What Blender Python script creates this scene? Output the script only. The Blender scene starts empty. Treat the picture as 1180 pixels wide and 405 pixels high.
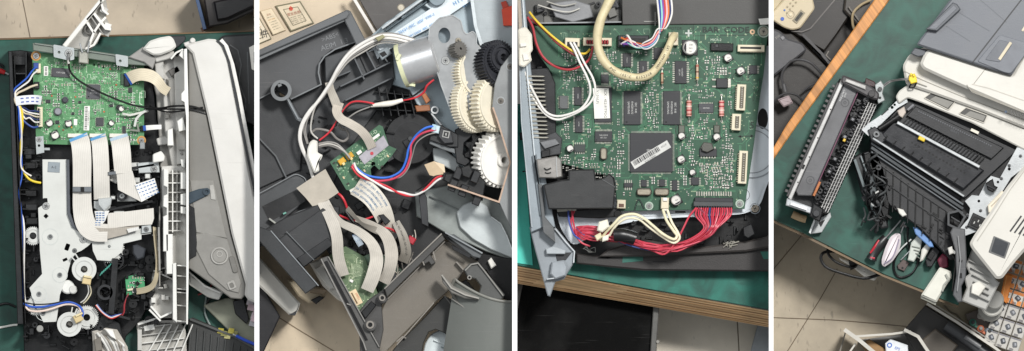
import bpy, bmesh, math, random
from mathutils import Vector, Matrix
from mathutils.geometry import tessellate_polygon
sc = bpy.context.scene
COL = sc.collection
PI = math.pi
S = 0.001                      # one unit of the plan below is a millimetre
H = 7000.0                     # camera height over the bench (mm)
CX, CY = 590.0, 202.5
# ---------------------------------------------------------------- camera, world, lamps, exposure
cam = bpy.data.cameras.new('camera'); camo = bpy.data.objects.new('camera', cam); COL.objects.link(camo)
camo.location = (CX*S, -CY*S, H*S)
cam.sensor_fit = 'HORIZONTAL'; cam.sensor_width = 36; cam.lens = 36*H/1180.0
cam.clip_start = 0.5; cam.clip_end = 60
sc.camera = camo
w = bpy.data.worlds.new('World'); sc.world = w; w.use_nodes = True
nt = w.node_tree; bg = nt.nodes['Background']
tc = nt.nodes.new('ShaderNodeTexCoord'); sx = nt.nodes.new('ShaderNodeSeparateXYZ'); rp = nt.nodes.new('ShaderNodeValToRGB')
nt.links.new(tc.outputs['Generated'], sx.inputs[0]); nt.links.new(sx.outputs[2], rp.inputs[0]); nt.links.new(rp.outputs[0], bg.inputs[0])
rp.color_ramp.elements[0].color = (0.30, 0.29, 0.28, 1); rp.color_ramp.elements[1].color = (0.92, 0.96, 1.0, 1)
bg.inputs[1].default_value = 0.46
def lamp(name, loc, target, size, power, colr, sy=None):
    l = bpy.data.lights.new(name, 'AREA'); l.shape = 'RECTANGLE'; l.size = size; l.size_y = sy or size
    l.energy = power; l.color = colr
    o = bpy.data.objects.new(name, l); COL.objects.link(o); o.location = loc
    o.rotation_euler = (Vector(target)-Vector(loc)).to_track_quat('-Z', 'Y').to_euler(); return o
lamp('window_light', (1.65, 1.15, 3.1), (0.6, -0.25, 0), 0.55, 142, (1.0, 0.985, 0.96))
lamp('ceiling_light', (-0.7, 0.9, 2.7), (0.55, -0.2, 0), 1.3, 26, (0.95, 0.98, 1.0))
sc.view_settings.view_transform = 'Standard'; sc.view_settings.look = 'None'
sc.view_settings.exposure = 0.0; sc.view_settings.gamma = 1.0

# ---------------------------------------------------------------- materials
def lin(h):
    h = h.lstrip('#'); r = []
    for i in (0, 2, 4):
        c = int(h[i:i+2], 16)/255.0
        r.append(c/12.92 if c <= 0.04045 else ((c+0.055)/1.055)**2.4)
    return r
_M = {}
def M(hexc, rough=0.5, metal=0.0, var=0.12, vs=60.0, bump=0.15, bs=900.0, spec=0.5, dust=0.0, kind=None, k=None):
    key = (hexc, rough, metal, var, vs, bump, bs, spec, dust, kind, k)
    if key in _M: return _M[key]
    m = bpy.data.materials.new('mat_%d' % len(_M)); m.use_nodes = True; _M[key] = m
    N = m.node_tree.nodes; L = m.node_tree.links; b = N['Principled BSDF']
    c = lin(hexc)
    tcn = N.new('ShaderNodeTexCoord'); geo = N.new('ShaderNodeNewGeometry')
    pos = geo.outputs['Position']
    n1 = N.new('ShaderNodeTexNoise'); n1.inputs['Scale'].default_value = vs; n1.inputs['Detail'].default_value = 6; n1.inputs['Roughness'].default_value = 0.65
    L.new(pos, n1.inputs['Vector'])
    mr = N.new('ShaderNodeMapRange'); mr.inputs[1].default_value = 0.3; mr.inputs[2].default_value = 0.7
    mr.inputs[3].default_value = 1-var; mr.inputs[4].default_value = 1+var
    L.new(n1.outputs[0], mr.inputs[0])
    vm = N.new('ShaderNodeVectorMath'); vm.operation = 'SCALE'; L.new(mr.outputs[0], vm.inputs['Scale'])
    col = None
    if kind is None:
        vm.inputs[0].default_value = c
    else:
        col = kind_nodes(kind, c, N, L, pos, tcn); L.new(col, vm.inputs[0])
    out = vm.outputs[0]
    if dust > 0:
        n2 = N.new('ShaderNodeTexNoise'); n2.inputs['Scale'].default_value = 1400; n2.inputs['Detail'].default_value = 2
        L.new(pos, n2.inputs['Vector'])
        m2 = N.new('ShaderNodeMapRange'); m2.inputs[1].default_value = 0.62; m2.inputs[2].default_value = 0.78; m2.inputs[3].default_value = 0; m2.inputs[4].default_value = dust
        L.new(n2.outputs[0], m2.inputs[0])
        mx = N.new('ShaderNodeMixRGB'); L.new(m2.outputs[0], mx.inputs[0]); L.new(out, mx.inputs[1]); mx.inputs[2].default_value = (0.32, 0.30, 0.28, 1)
        out = mx.outputs[0]
    if dust > 0 or (kind is None and metal < 0.3 and bump > 0):   # handling marks: faint scratches and smears that belong to the surface
        mp = N.new('ShaderNodeMapping'); L.new(pos, mp.inputs[0]); mp.inputs['Rotation'].default_value = (0, 0, 0.7+(len(_M) % 7)*0.4); mp.inputs['Scale'].default_value = (22, 620, 40)
        n4 = N.new('ShaderNodeTexNoise'); n4.inputs['Scale'].default_value = 1; n4.inputs['Detail'].default_value = 2; n4.inputs['Distortion'].default_value = 0.3; L.new(mp.outputs[0], n4.inputs['Vector'])
        m4 = N.new('ShaderNodeMapRange'); m4.inputs[1].default_value = 0.66; m4.inputs[2].default_value = 0.76; m4.inputs[3].default_value = 0; m4.inputs[4].default_value = 0.22; L.new(n4.outputs[0], m4.inputs[0])
        mx4 = N.new('ShaderNodeMixRGB'); L.new(m4.outputs[0], mx4.inputs[0]); L.new(out, mx4.inputs[1]); lum = sum(c)/3
        mx4.inputs[2].default_value = (0.11, 0.108, 0.105, 1) if lum < 0.06 else (0.25, 0.24, 0.23, 1) if lum < 0.25 else (c[0]*0.55, c[1]*0.53, c[2]*0.5, 1); out = mx4.outputs[0]
        n5 = N.new('ShaderNodeTexNoise'); n5.inputs['Scale'].default_value = 16; n5.inputs['Detail'].default_value = 5; L.new(pos, n5.inputs['Vector'])
        m5 = N.new('ShaderNodeMapRange'); m5.inputs[1].default_value = 0.52; m5.inputs[2].default_value = 0.7; m5.inputs[3].default_value = 0; m5.inputs[4].default_value = 0.16; L.new(n5.outputs[0], m5.inputs[0])
        mx5 = N.new('ShaderNodeMixRGB'); L.new(m5.outputs[0], mx5.inputs[0]); L.new(out, mx5.inputs[1])
        mx5.inputs[2].default_value = (0.05, 0.05, 0.048, 1) if lum < 0.06 else (0.16, 0.155, 0.15, 1) if lum < 0.2 else (c[0]*0.6, c[1]*0.58, c[2]*0.54, 1); out = mx5.outputs[0]
    L.new(out, b.inputs['Base Color'])
    b.inputs['Metallic'].default_value = metal
    b.inputs['Specular IOR Level'].default_value = spec
    m3 = N.new('ShaderNodeMapRange'); m3.inputs[3].default_value = max(0.05, rough-0.12); m3.inputs[4].default_value = min(1, rough+0.12)
    L.new(n1.outputs[0], m3.inputs[0]); L.new(m3.outputs[0], b.inputs['Roughness'])
    if bump > 0:
        n3 = N.new('ShaderNodeTexNoise'); n3.inputs['Scale'].default_value = bs; n3.inputs['Detail'].default_value = 3
        L.new(pos, n3.inputs['Vector'])
        bp = N.new('ShaderNodeBump'); bp.inputs['Strength'].default_value = bump; bp.inputs['Distance'].default_value = 0.0006
        L.new(n3.outputs[0], bp.inputs['Height']); L.new(bp.outputs[0], b.inputs['Normal'])
    return m
def kind_nodes(kind, c, N, L, pos, tcn):
    def mixc(f, a, bcol, mode='MIX'):
        mx = N.new('ShaderNodeMixRGB'); mx.blend_type = mode; L.new(f, mx.inputs[0])
        if hasattr(a, 'links'): L.new(a, mx.inputs[1])
        else: mx.inputs[1].default_value = tuple(a)+(1,)
        mx.inputs[2].default_value = tuple(bcol)+(1,); return mx.outputs[0]
    def ramp(inp, a, b_, v0=0.0, v1=1.0):
        r = N.new('ShaderNodeMapRange'); r.inputs[1].default_value = a; r.inputs[2].default_value = b_
        r.inputs[3].default_value = v0; r.inputs[4].default_value = v1; L.new(inp, r.inputs[0]); return r.outputs[0]
    def mapping(vec, rot=(0,0,0), scale=(1,1,1)):
        mp = N.new('ShaderNodeMapping'); L.new(vec, mp.inputs[0]); mp.inputs['Rotation'].default_value = rot; mp.inputs['Scale'].default_value = scale; return mp.outputs[0]
    if kind == 'pcb':                                   # solder mask over copper pours: blocky patches of lighter and darker green
        v = N.new('ShaderNodeTexVoronoi'); v.distance = 'MANHATTAN'; v.inputs['Scale'].default_value = 95; L.new(pos, v.inputs['Vector'])
        a = mixc(ramp(v.outputs['Distance'], 0.25, 0.5), [x*0.84 for x in c], [x*1.12 for x in c])
        v2 = N.new('ShaderNodeTexVoronoi'); v2.distance = 'CHEBYCHEV'; v2.inputs['Scale'].default_value = 420; L.new(pos, v2.inputs['Vector'])
        return mixc(ramp(v2.outputs['Distance'], 0.16, 0.1, 0, 0.35), a, [min(1, x*1.9+0.03) for x in c])
    if kind[0] == 'wood' or kind.startswith('wood'):    # woodNNN : grain along the angle NNN
        ang = math.radians(float(kind[4:]))
        mp = mapping(pos, (0, 0, -ang), (1, 1, 1))
        mp2 = mapping(mp, (0, 0, 0), (6, 150, 150))
        n = N.new('ShaderNodeTexNoise'); n.inputs['Scale'].default_value = 1; n.inputs['Detail'].default_value = 6; n.inputs['Distortion'].default_value = 0.4; L.new(mp2, n.inputs['Vector'])
        a = mixc(ramp(n.outputs[0], 0.38, 0.62), [x*1.12 for x in c], [x*0.62 for x in c])
        mp3 = mapping(mp, (0, 0, 0), (12, 700, 300))
        n2 = N.new('ShaderNodeTexNoise'); n2.inputs['Scale'].default_value = 1; n2.inputs['Detail'].default_value = 3; L.new(mp3, n2.inputs['Vector'])
        return mixc(ramp(n2.outputs[0], 0.5, 0.75, 0, 0.55), a, [x*0.4 for x in c])
    if kind == 'flat':                                  # flat cable: fine parallel conductors
        uv = tcn.outputs['UV']
        wv = N.new('ShaderNodeTexWave'); wv.bands_direction = 'X'; wv.inputs['Scale'].default_value = 0.15; L.new(uv, wv.inputs['Vector'])
        return mixc(ramp(wv.outputs['Fac'], 0.55, 1.0, 0, 0.6), [min(1, x*1.06) for x in c], [x*0.82 for x in c])
    if kind == 'tile':
        n = N.new('ShaderNodeTexNoise'); n.inputs['Scale'].default_value = 9; n.inputs['Detail'].default_value = 7; n.inputs['Distortion'].default_value = 0.8; L.new(pos, n.inputs['Vector'])
        a = mixc(ramp(n.outputs[0], 0.35, 0.65), [x*1.06 for x in c], [x*0.82 for x in c])
        n2 = N.new('ShaderNodeTexNoise'); n2.inputs['Scale'].default_value = 230; n2.inputs['Detail'].default_value = 2; L.new(mapping(pos, (0,0,0.9), (1, 0.35, 1)), n2.inputs['Vector'])
        return mixc(ramp(n2.outputs[0], 0.665, 0.74, 0, 0.5), a, [x*0.35 for x in c])
    if kind == 'mat':                                   # worn green bench mat
        n = N.new('ShaderNodeTexNoise'); n.inputs['Scale'].default_value = 28; n.inputs['Detail'].default_value = 8; n.inputs['Distortion'].default_value = 1.5; L.new(pos, n.inputs['Vector'])
        a = mixc(ramp(n.outputs[0], 0.35, 0.7), [x*1.2 for x in c], [x*0.5 for x in c])
        n2 = N.new('ShaderNodeTexNoise'); n2.inputs['Scale'].default_value = 1; n2.inputs['Detail'].default_value = 2; L.new(mapping(pos, (0,0,0.6), (30, 700, 50)), n2.inputs['Vector'])
        return mixc(ramp(n2.outputs[0], 0.66, 0.74, 0, 0.3), a, [min(1, x*2+0.05) for x in c])
    if kind == 'brush':
        n = N.new('ShaderNodeTexNoise'); n.inputs['Scale'].default_value = 1; n.inputs['Detail'].default_value = 4; L.new(mapping(pos, (0,0,0.4), (30, 1600, 30)), n.inputs['Vector'])
        return mixc(ramp(n.outputs[0], 0.3, 0.7), [x*1.08 for x in c], [x*0.8 for x in c])
    return None

# ---------------------------------------------------------------- plan -> world
def P(x, y, z=0.0):
    k = (H-z)/H
    return Vector(((CX+(x-CX)*k)*S, -(CY+(y-CY)*k)*S, z*S))
PAN = [None]
def rnd(pts, r, n=4):
    out = []; L = len(pts)
    for i in range(L):
        p0 = Vector(pts[i-1][:2]); p1 = Vector(pts[i][:2]); p2 = Vector(pts[(i+1) % L][:2])
        a = p0-p1; b = p2-p1; la, lb = a.length, b.length
        if la < 1e-6 or lb < 1e-6: continue
        rr = min(r, la*0.45, lb*0.45); a.normalize(); b.normalize()
        s = p1+a*rr; e = p1+b*rr
        for k in range(n+1):
            t = k/n; q = s*(1-t)**2+p1*2*t*(1-t)+e*t*t; out.append((q.x, q.y))
    return out
def area(pts): return 0.5*sum(pts[i-1][0]*pts[i][1]-pts[i][0]*pts[i-1][1] for i in range(len(pts)))
def inset(pts, d):
    sgn = 1 if area(pts) > 0 else -1; out = []; L = len(pts)
    for i in range(L):
        p0, p1, p2 = pts[i-1], pts[i], pts[(i+1) % L]
        e1 = Vector((p1[0]-p0[0], p1[1]-p0[1])); e2 = Vector((p2[0]-p1[0], p2[1]-p1[1]))
        if e1.length < 1e-9 or e2.length < 1e-9: out.append(p1); continue
        e1.normalize(); e2.normalize()
        n1 = Vector((-e1.y, e1.x))*sgn; n2 = Vector((-e2.y, e2.x))*sgn
        m = n1+n2; l = max(0.35, m.length_squared*0.5)
        m = m/l*1.0
        out.append((p1[0]+m.x*d, p1[1]+m.y*d))
    return out
def circ(x, y, r, n=20, ry=None, a0=0): return [(x+r*math.cos(a0+2*PI*i/n), y+(ry or r)*math.sin(a0+2*PI*i/n)) for i in range(n)]
def rect(x, y, w_, h_, rot=0):
    c, s = math.cos(math.radians(rot)), math.sin(math.radians(rot))
    return [(x+a*w_/2*c-b*h_/2*s, y+a*w_/2*s+b*h_/2*c) for a, b in ((-1,-1),(1,-1),(1,1),(-1,1))]
def bb(x0, y0, x1, y1): return [(x0,y0),(x1,y0),(x1,y1),(x0,y1)]
def catmull(pts, sub=5):
    if len(pts) < 3: return [tuple(p) for p in pts]
    out = []; n = len(pts)
    for i in range(n-1):
        p0 = pts[max(0,i-1)]; p1 = pts[i]; p2 = pts[i+1]; p3 = pts[min(n-1,i+2)]
        for k in range(sub):
            t = k/sub
            out.append(tuple(0.5*((2*b)+(-a+c)*t+(2*a-5*b+4*c-d)*t*t+(-a+3*b-3*c+d)*t**3) for a, b, c, d in zip(p0, p1, p2, p3)))
    out.append(tuple(pts[-1])); return out
WO = {}
_T = {}
def text_geo(s):
    if s not in _T:
        cu = bpy.data.curves.new('t', 'FONT'); cu.body = s; cu.size = 1; cu.align_x = 'CENTER'; cu.align_y = 'CENTER'; cu.resolution_u = 2
        o = bpy.data.objects.new('t', cu); me = bpy.data.meshes.new_from_object(o)
        _T[s] = ([tuple(v.co) for v in me.vertices], [tuple(p.vertices) for p in me.polygons])
        bpy.data.objects.remove(o); bpy.data.curves.remove(cu); bpy.data.meshes.remove(me)
    return _T[s]
class MB:
    def __init__(s): s.v = []; s.f = []; s.mi = []; s.uv = []; s.mats = []; s.X = None; s.flat = False
    def m(s, mat):
        if mat not in s.mats: s.mats.append(mat)
        return s.mats.index(mat)
    def frame(s, x=0, y=0, z=0, rot=0, tx=0, ty=0):      # local frame: turn in the plane, then tip about x / y
        s.X = Matrix.Translation((x, y, z)) @ Matrix.Rotation(math.radians(rot), 4, 'Z') @ Matrix.Rotation(math.radians(ty), 4, 'Y') @ Matrix.Rotation(math.radians(tx), 4, 'X'); return s
    def add(s, vs, fs, mat, uvs=None):
        o = len(s.v); i = s.m(mat)
        for p in vs: s.v.append(tuple(s.X @ Vector(p)) if s.X else tuple(p))
        for k, f in enumerate(fs):
            s.f.append([a+o for a in f]); s.mi.append(i); s.uv.append(uvs[k] if uvs else None)
        return s
    def prism(s, pts, z0, z1, mat, bev=0.5, holes=(), top=None):
        zt = (lambda p: z1(p[0], p[1])) if callable(z1) else (lambda p: z1)
        z0f = (lambda p: z0(p[0], p[1])) if callable(z0) else (lambda p: z0)
        n = len(pts)
        if holes:
            loops = [list(pts)]+[list(h) for h in holes]; vs = []; fs = []
            flat = [p for l in loops for p in l]; N0 = len(flat)
            tri = tessellate_polygon([[Vector((p[0], p[1], 0)) for p in l] for l in loops])
            vs = [(p[0], p[1], z0f(p)) for p in flat]+[(p[0], p[1], zt(p)) for p in flat]
            for t in tri: fs.append([a+N0 for a in t]); fs.append(list(reversed(t)))
            o = 0
            for l in loops:
                k = len(l)
                for i in range(k): j = (i+1) % k; fs.append([o+i, o+j, N0+o+j, N0+o+i])
                o += k
            return s.add(vs, fs, mat)
        if bev > 0:
            ins = inset(pts, bev)
            vs = [(p[0], p[1], z0f(p)) for p in pts]+[(p[0], p[1], zt(p)-bev) for p in pts]+[(q[0], q[1], zt(p)) for q, p in zip(ins, pts)]
            fs = [[i, (i+1) % n, n+(i+1) % n, n+i] for i in range(n)]+[[n+i, n+(i+1) % n, 2*n+(i+1) % n, 2*n+i] for i in range(n)]
            fs.append(list(reversed(range(n))))
            if top is None: fs.append([2*n+i for i in range(n)]); return s.add(vs, fs, mat)
            s.add(vs, fs, mat); o = len(s.v)-n; s.f.append([o+i for i in range(n)]); s.mi.append(s.m(top)); s.uv.append(None); return s
        vs = [(p[0], p[1], z0f(p)) for p in pts]+[(p[0], p[1], zt(p)) for p in pts]
        fs = [[i, (i+1) % n, n+(i+1) % n, n+i] for i in range(n)]+[list(reversed(range(n))), [n+i for i in range(n)]]
        return s.add(vs, fs, mat)
    def box(s, x, y, w_, h_, z0, z1, mat, rot=0, bev=0.4): return s.prism(rect(x, y, w_, h_, rot), z0, z1, mat, bev)
    def bar(s, x0, y0, x1, y1, w_, z0, z1, mat, bev=0.3):
        d = math.hypot(x1-x0, y1-y0) or 1; nx, ny = -(y1-y0)/d*w_/2, (x1-x0)/d*w_/2
        return s.prism([(x0+nx,y0+ny),(x1+nx,y1+ny),(x1-nx,y1-ny),(x0-nx,y0-ny)], z0, z1, mat, bev)
    def line(s, pts, w_, z0, z1, mat, bev=0.3, close=False):    # a rib along a polyline, mitred
        pts = [tuple(p) for p in pts]; n = len(pts); A = []; B = []
        for i in range(n):
            a = Vector(pts[(i-1) if (i or close) else 0]); b = Vector(pts[i]); c = Vector(pts[(i+1) % n if (i < n-1 or close) else n-1])
            d1 = (b-a); d2 = (c-b)
            if d1.length < 1e-6: d1 = d2
            if d2.length < 1e-6: d2 = d1
            d1 = d1.normalized(); d2 = d2.normalized(); t = (d1+d2)
            if t.length < 1e-3: t = d1
            t = t.normalized(); nn = Vector((-t.y, t.x)); k = 1/max(0.5, nn.dot(Vector((-d1.y, d1.x))))
            A.append(b+nn*w_/2*k); B.append(b-nn*w_/2*k)
        for i in range(n if close else n-1):
            j = (i+1) % n
            s.prism([tuple(A[i]), tuple(A[j]), tuple(B[j]), tuple(B[i])], z0, z1, mat, 0)
        return s
    def cyl(s, x, y, r, z0, z1, mat, n=20, bev=0.5, top=None): return s.prism(circ(x, y, r, n), z0, z1, mat, bev, top=top)
    def ring(s, x, y, r, ri, z0, z1, mat, n=24): return s.prism(circ(x, y, r, n), z0, z1, mat, 0, holes=[circ(x, y, ri, n)])
    def slab(s, p3, th, mat):                           # polygon with a height per corner
        n = len(p3); vs = [tuple(p) for p in p3]+[(p[0], p[1], p[2]-th) for p in p3]
        fs = [list(range(n)), [n+i for i in reversed(range(n))]]+[[i, (i+1) % n, n+(i+1) % n, n+i] for i in range(n)]
        uv = [[(p[0], p[1]) for p in p3]]+[[(0, 0)]*n]+[[(0, 0)]*4]*n
        return s.add(vs, fs, mat, uv)
    def tube(s, pts, r, mat, n=8, sub=5, caps=True):
        pts = [p if len(p) > 2 else (p[0], p[1], r) for p in pts]
        q = [Vector(p) for p in catmull(pts, sub)]; vs = []; fs = []; L = len(q); up = Vector((0, 0, 1))
        for i, p in enumerate(q):
            t = (q[min(L-1, i+1)]-q[max(0, i-1)]).normalized()
            a = t.cross(up); a = a.normalized() if a.length > 1e-3 else Vector((1, 0, 0)); b = a.cross(t)
            rr = r(i/(L-1)) if callable(r) else r
            for k in range(n): an = 2*PI*k/n; vs.append(tuple(p+a*math.cos(an)*rr+b*math.sin(an)*rr))
        for i in range(L-1):
            for k in range(n): fs.append([i*n+k, i*n+(k+1) % n, (i+1)*n+(k+1) % n, (i+1)*n+k])
        if caps: fs.append(list(range(n))); fs.append([(L-1)*n+k for k in range(n)])
        return s.add(vs, fs, mat)
    def ribbon(s, pts, w_, mat, th=0.35, sub=6, marks=None, mmat=None, roll=None):
        # pts: (x, y, z[, width[, roll degrees]]); lies flat, may roll about its run
        pts = [tuple(p)+((w_,) if len(p) < 4 else ())+((0,) if len(p) < 5 else ()) for p in pts]
        q = catmull(pts, sub); L = len(q); rows = []; d = 0
        for i, p in enumerate(q):
            a = Vector(q[max(0, i-1)][:3]); b = Vector(q[min(L-1, i+1)][:3]); t = (b-a).normalized()
            sd = t.cross(Vector((0, 0, 1))); sd = sd.normalized() if sd.length > 1e-3 else Vector((1, 0, 0)); nn = sd.cross(t)
            if nn.z < 0: nn = -nn
            ro = math.radians(p[4]); sd2 = sd*math.cos(ro)+nn*math.sin(ro); n2 = nn*math.cos(ro)-sd*math.sin(ro)
            if i: d += (Vector(q[i][:3])-Vector(q[i-1][:3])).length
            rows.append((Vector(p[:3]), sd2*p[3]/2, n2, d, p[3]))
        vs = []; fs = []; uv = []
        for c, sd, nn, dd, ww in rows: vs += [tuple(c-sd+nn*th), tuple(c+sd+nn*th), tuple(c+sd), tuple(c-sd)]
        for i in range(L-1):
            o = i*4; e = o+4; w0 = rows[i][4]; d0, d1 = rows[i][3], rows[i+1][3]
            for k in range(4):
                fs.append([o+k, o+(k+1) % 4, e+(k+1) % 4, e+k])
                uv.append([(0, d0), (w0, d0), (w0, d1), (0, d1)] if k in (0, 2) else [(0, 0)]*4)
        fs += [[0, 1, 2, 3], [(L-1)*4+k for k in range(4)]]; uv += [[(0, 0)]*4]*2
        s.add(vs, fs, mat, uv)
        def at(u, dist):                                # u -1..1 across, dist along
            for i in range(L-1):
                if rows[i+1][3] >= dist or i == L-2:
                    t = (dist-rows[i][3])/max(1e-6, rows[i+1][3]-rows[i][3]); a, b = rows[i], rows[i+1]
                    return (a[0].lerp(b[0], t)+a[1].lerp(b[1], t)*u+a[2]*(th+0.12))
        s.at = at; s.rl = rows[-1][3]
        if marks:
            for (u0, u1, a0, a1) in marks:
                s.add([tuple(at(u0, a0)), tuple(at(u1, a0)), tuple(at(u1, a1)), tuple(at(u0, a1))], [[0, 1, 2, 3]], mmat)
        return s
    def gear(s, x, y, r, n, dep, z0, z1, mat, hole=0, duty=0.5):
        pts = []
        for i in range(n):
            for f, rr in ((0, r-dep), (0.22, r), (0.22+duty*0.5, r), (0.44+duty*0.5, r-dep)):
                a = 2*PI*(i+f)/n; pts.append((x+rr*math.cos(a), y+rr*math.sin(a)))
        return s.prism(pts, z0, z1, mat, 0, holes=[circ(x, y, hole, 24)] if hole else ())
    def dome(s, x, y, r, z, h_, mat, n=16, m_=4):
        vs = []; fs = []
        for j in range(m_):
            a = j/m_*PI/2
            for i in range(n): t = 2*PI*i/n; vs.append((x+r*math.cos(a)*math.cos(t), y+r*math.cos(a)*math.sin(t), z+h_*math.sin(a)))
        vs.append((x, y, z+h_))
        for j in range(m_-1):
            for i in range(n): fs.append([j*n+i, j*n+(i+1) % n, (j+1)*n+(i+1) % n, (j+1)*n+i])
        for i in range(n): fs.append([(m_-1)*n+i, (m_-1)*n+(i+1) % n, m_*n])
        fs.append([n-1-i for i in range(n)])
        return s.add(vs, fs, mat)
    def text(s, body, x, y, z, size, mat, rot=0, sx=1.0):
        v, f = text_geo(body); c, sn = math.cos(math.radians(rot)), math.sin(math.radians(rot))
        return s.add([(x+(a[0]*c*sx+a[1]*sn)*size, y+(a[0]*sn*sx-a[1]*c)*size, z) for a in v], [list(q) for q in f], mat)
    def screw(s, x, y, r, z, mat, slot=None, rot=20):
        s.cyl(x, y, r, z, z+1.2, mat, 18, 0.5)
        s.cyl(x, y, r*0.62, z+1.2, z+2.2, mat, 16, 0.6)
        d = slot or BLK
        s.box(x, y, r*0.8, r*0.2, z+2.2, z+2.35, d, rot, 0); s.box(x, y, r*0.2, r*0.8, z+2.2, z+2.37, d, rot, 0); return s
    def build(s, name, parent=None, label=None, kind=None):
        bm = bmesh.new(); vs = [bm.verts.new(P(*p)) for p in s.v]
        uvl = bm.loops.layers.uv.new('UVMap')
        for f, mi, uv in zip(s.f, s.mi, s.uv):
            try: F = bm.faces.new([vs[i] for i in f])
            except ValueError: continue
            F.material_index = mi; F.smooth = True
            if uv:
                for l, u in zip(F.loops, uv): l[uvl].uv = u
        bmesh.ops.recalc_face_normals(bm, faces=bm.faces[:])
        if PAN[0]:
            c = camo.location
            for xp, sg in ((PAN[0][0], -1), (PAN[0][1], 1)):
                if xp is None: continue
                d = P(xp, 0, 0)-c; nrm = Vector((-d.z, 0, d.x)).normalized()
                if nrm.x*sg < 0: nrm = -nrm
                g = bm.verts[:]+bm.edges[:]+bm.faces[:]
                bmesh.ops.bisect_plane(bm, geom=g, dist=1e-7, plane_co=c, plane_no=nrm, clear_outer=True)
        me = bpy.data.meshes.new(name)
        co = [v.co for v in bm.verts]
        if not co: bm.free(); print('EMPTY', name); return None
        lo = Vector([min(c[i] for c in co) for i in range(3)]); hi = Vector([max(c[i] for c in co) for i in range(3)])
        org = Vector(((lo.x+hi.x)/2, (lo.y+hi.y)/2, lo.z))
        for v in bm.verts: v.co -= org
        bm.to_mesh(me); bm.free()
        for m_ in s.mats: me.materials.append(m_)
        me.set_sharp_from_angle(angle=math.radians(32))
        o = bpy.data.objects.new(name, me); COL.objects.link(o)
        base = Vector((0, 0, 0))
        if parent is not None: o.parent = parent; base = WO[parent.name]
        o.location = org-base; WO[o.name] = org
        if label: o['label'] = label
        if kind: o['kind'] = kind
        return o
def thing(name, label, cat, x, y, z=0, group=None):
    o = bpy.data.objects.new(name, None); COL.objects.link(o); o.location = P(x, y, z); WO[o.name] = P(x, y, z)
    o.empty_display_size = 0.01; o['label'] = label; o['category'] = cat
    if group: o['group'] = group
    return o
def solo(name, mb, label, cat, group=None, kind=None):
    o = mb.build(name, None, label, kind)
    if o is None: return None
    o['category'] = cat
    if group: o['group'] = group
    return o
def struct(name, mb): return mb.build(name, None, None, 'structure')
def inst(src, name, x, y, z, rot, parent):              # a copy of a small part at another spot of the plan
    o = src.copy(); o.name = name; COL.objects.link(o); o.parent = parent
    w_ = P(x, y, z); o.location = w_-WO[parent.name]; o.rotation_euler = (0, 0, -math.radians(rot)); return o

BLK = M('070708', 0.36, var=0.3, dust=0.05, spec=0.4)
BLKG = M('131416', 0.38, var=0.25, dust=0.08, spec=0.45)
DG = M('26272a', 0.42, var=0.2, dust=0.08)
CHIP = M('26262a', 0.55, var=0.1, bump=0.1)
CHIPG = M('4a4a4e', 0.5, var=0.1)
PIN = M('b9b6ac', 0.3, 0.8, var=0.15)
STEEL = M('a9abab', 0.35, 0.75, var=0.12, bump=0.05)
SCREWM = M('c9c9c6', 0.28, 0.85, var=0.1, bump=0)
GALV = M('b6bab9', 0.42, 0.45, var=0.08, vs=35, bump=0.05)
WHT = M('dcdad3', 0.5, var=0.05)
IVORY = M('d8cfb2', 0.5, var=0.08)
PAPER = M('e2e0da', 0.8, var=0.03, bump=0)
INK = M('26262a', 0.8, var=0, bump=0)
SILK = M('c9d6c4', 0.7, var=0.05, bump=0)
GOLD = M('b08a3a', 0.35, 0.7)
REDP = M('b8452e', 0.5)
TAN = M('a37d55', 0.6)
FLATC = M('cbc7bf', 0.4, var=0.05, kind='flat', bump=0.0)
FLATW = M('d6d5d1', 0.38, var=0.05, kind='flat', bump=0.0)
BLUEM = M('2f6fb0', 0.5, var=0.05, bump=0)
NAVY = M('1d3f86', 0.45, var=0.1)

def cap(mb, x, y, r, z, top=None, h=7, rot=0, body=None):   # electrolytic can with its black minus mark
    mb.box(x, y, r*2.1, r*2.1, z, z+1.2, BLKG, rot, 0.3)
    mb.cyl(x, y, r, z+1.0, z+h, body or M('c8c8c6', 0.3, 0.7, var=0.05), 24, r*0.16, top=top or M('cfcdc6', 0.4, 0.1))
    c, s_ = math.cos(math.radians(rot)), math.sin(math.radians(rot))
    seg = [(x+r*0.8*math.cos(math.radians(rot)+a*0.23), y+r*0.8*math.sin(math.radians(rot)+a*0.23)) for a in range(-4, 5)]
    mb.prism(seg, z+h, z+h+0.1, INK, 0)
    return mb
def chip(mb, x, y, w_, h_, z, rot=0, sides='LR', n=8, pl=1.8, mat=None, hgt=1.6, txt=None, tr=0, ts=2.2, pm=None):
    pm = pm or PIN
    mb.frame(x, y, z, rot)
    mb.box(0, 0, w_, h_, 0.3, hgt, mat or CHIP, 0, 0.35)
    mb.cyl(-w_/2+min(w_, h_)*0.16, h_/2-min(w_, h_)*0.16, min(w_, h_)*0.06, hgt, hgt+0.05, BLK, 8, 0)
    for i in range(n):
        t = (i+0.5)/n-0.5
        if 'L' in sides:
            mb.box(-w_/2-pl/2, t*h_*0.94, pl, h_*0.94/n*0.5, 0.0, 0.7, pm, 0, 0)
            mb.box(w_/2+pl/2, t*h_*0.94, pl, h_*0.94/n*0.5, 0.0, 0.7, pm, 0, 0)
        if 'T' in sides:
            mb.box(t*w_*0.94, -h_/2-pl/2, w_*0.94/n*0.5, pl, 0.0, 0.7, pm, 0, 0)
            mb.box(t*w_*0.94, h_/2+pl/2, w_*0.94/n*0.5, pl, 0.0, 0.7, pm, 0, 0)
    if txt:
        for i, t in enumerate(txt):
            o = (i-(len(txt)-1)/2)*ts*1.3
            xx, yy = (0, o) if tr == 0 else (-o, 0)
            mb.text(t, xx, yy, hgt+0.04, ts, M('b5b5b2', 0.6, bump=0), tr)
    mb.X = None
    return mb
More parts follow.
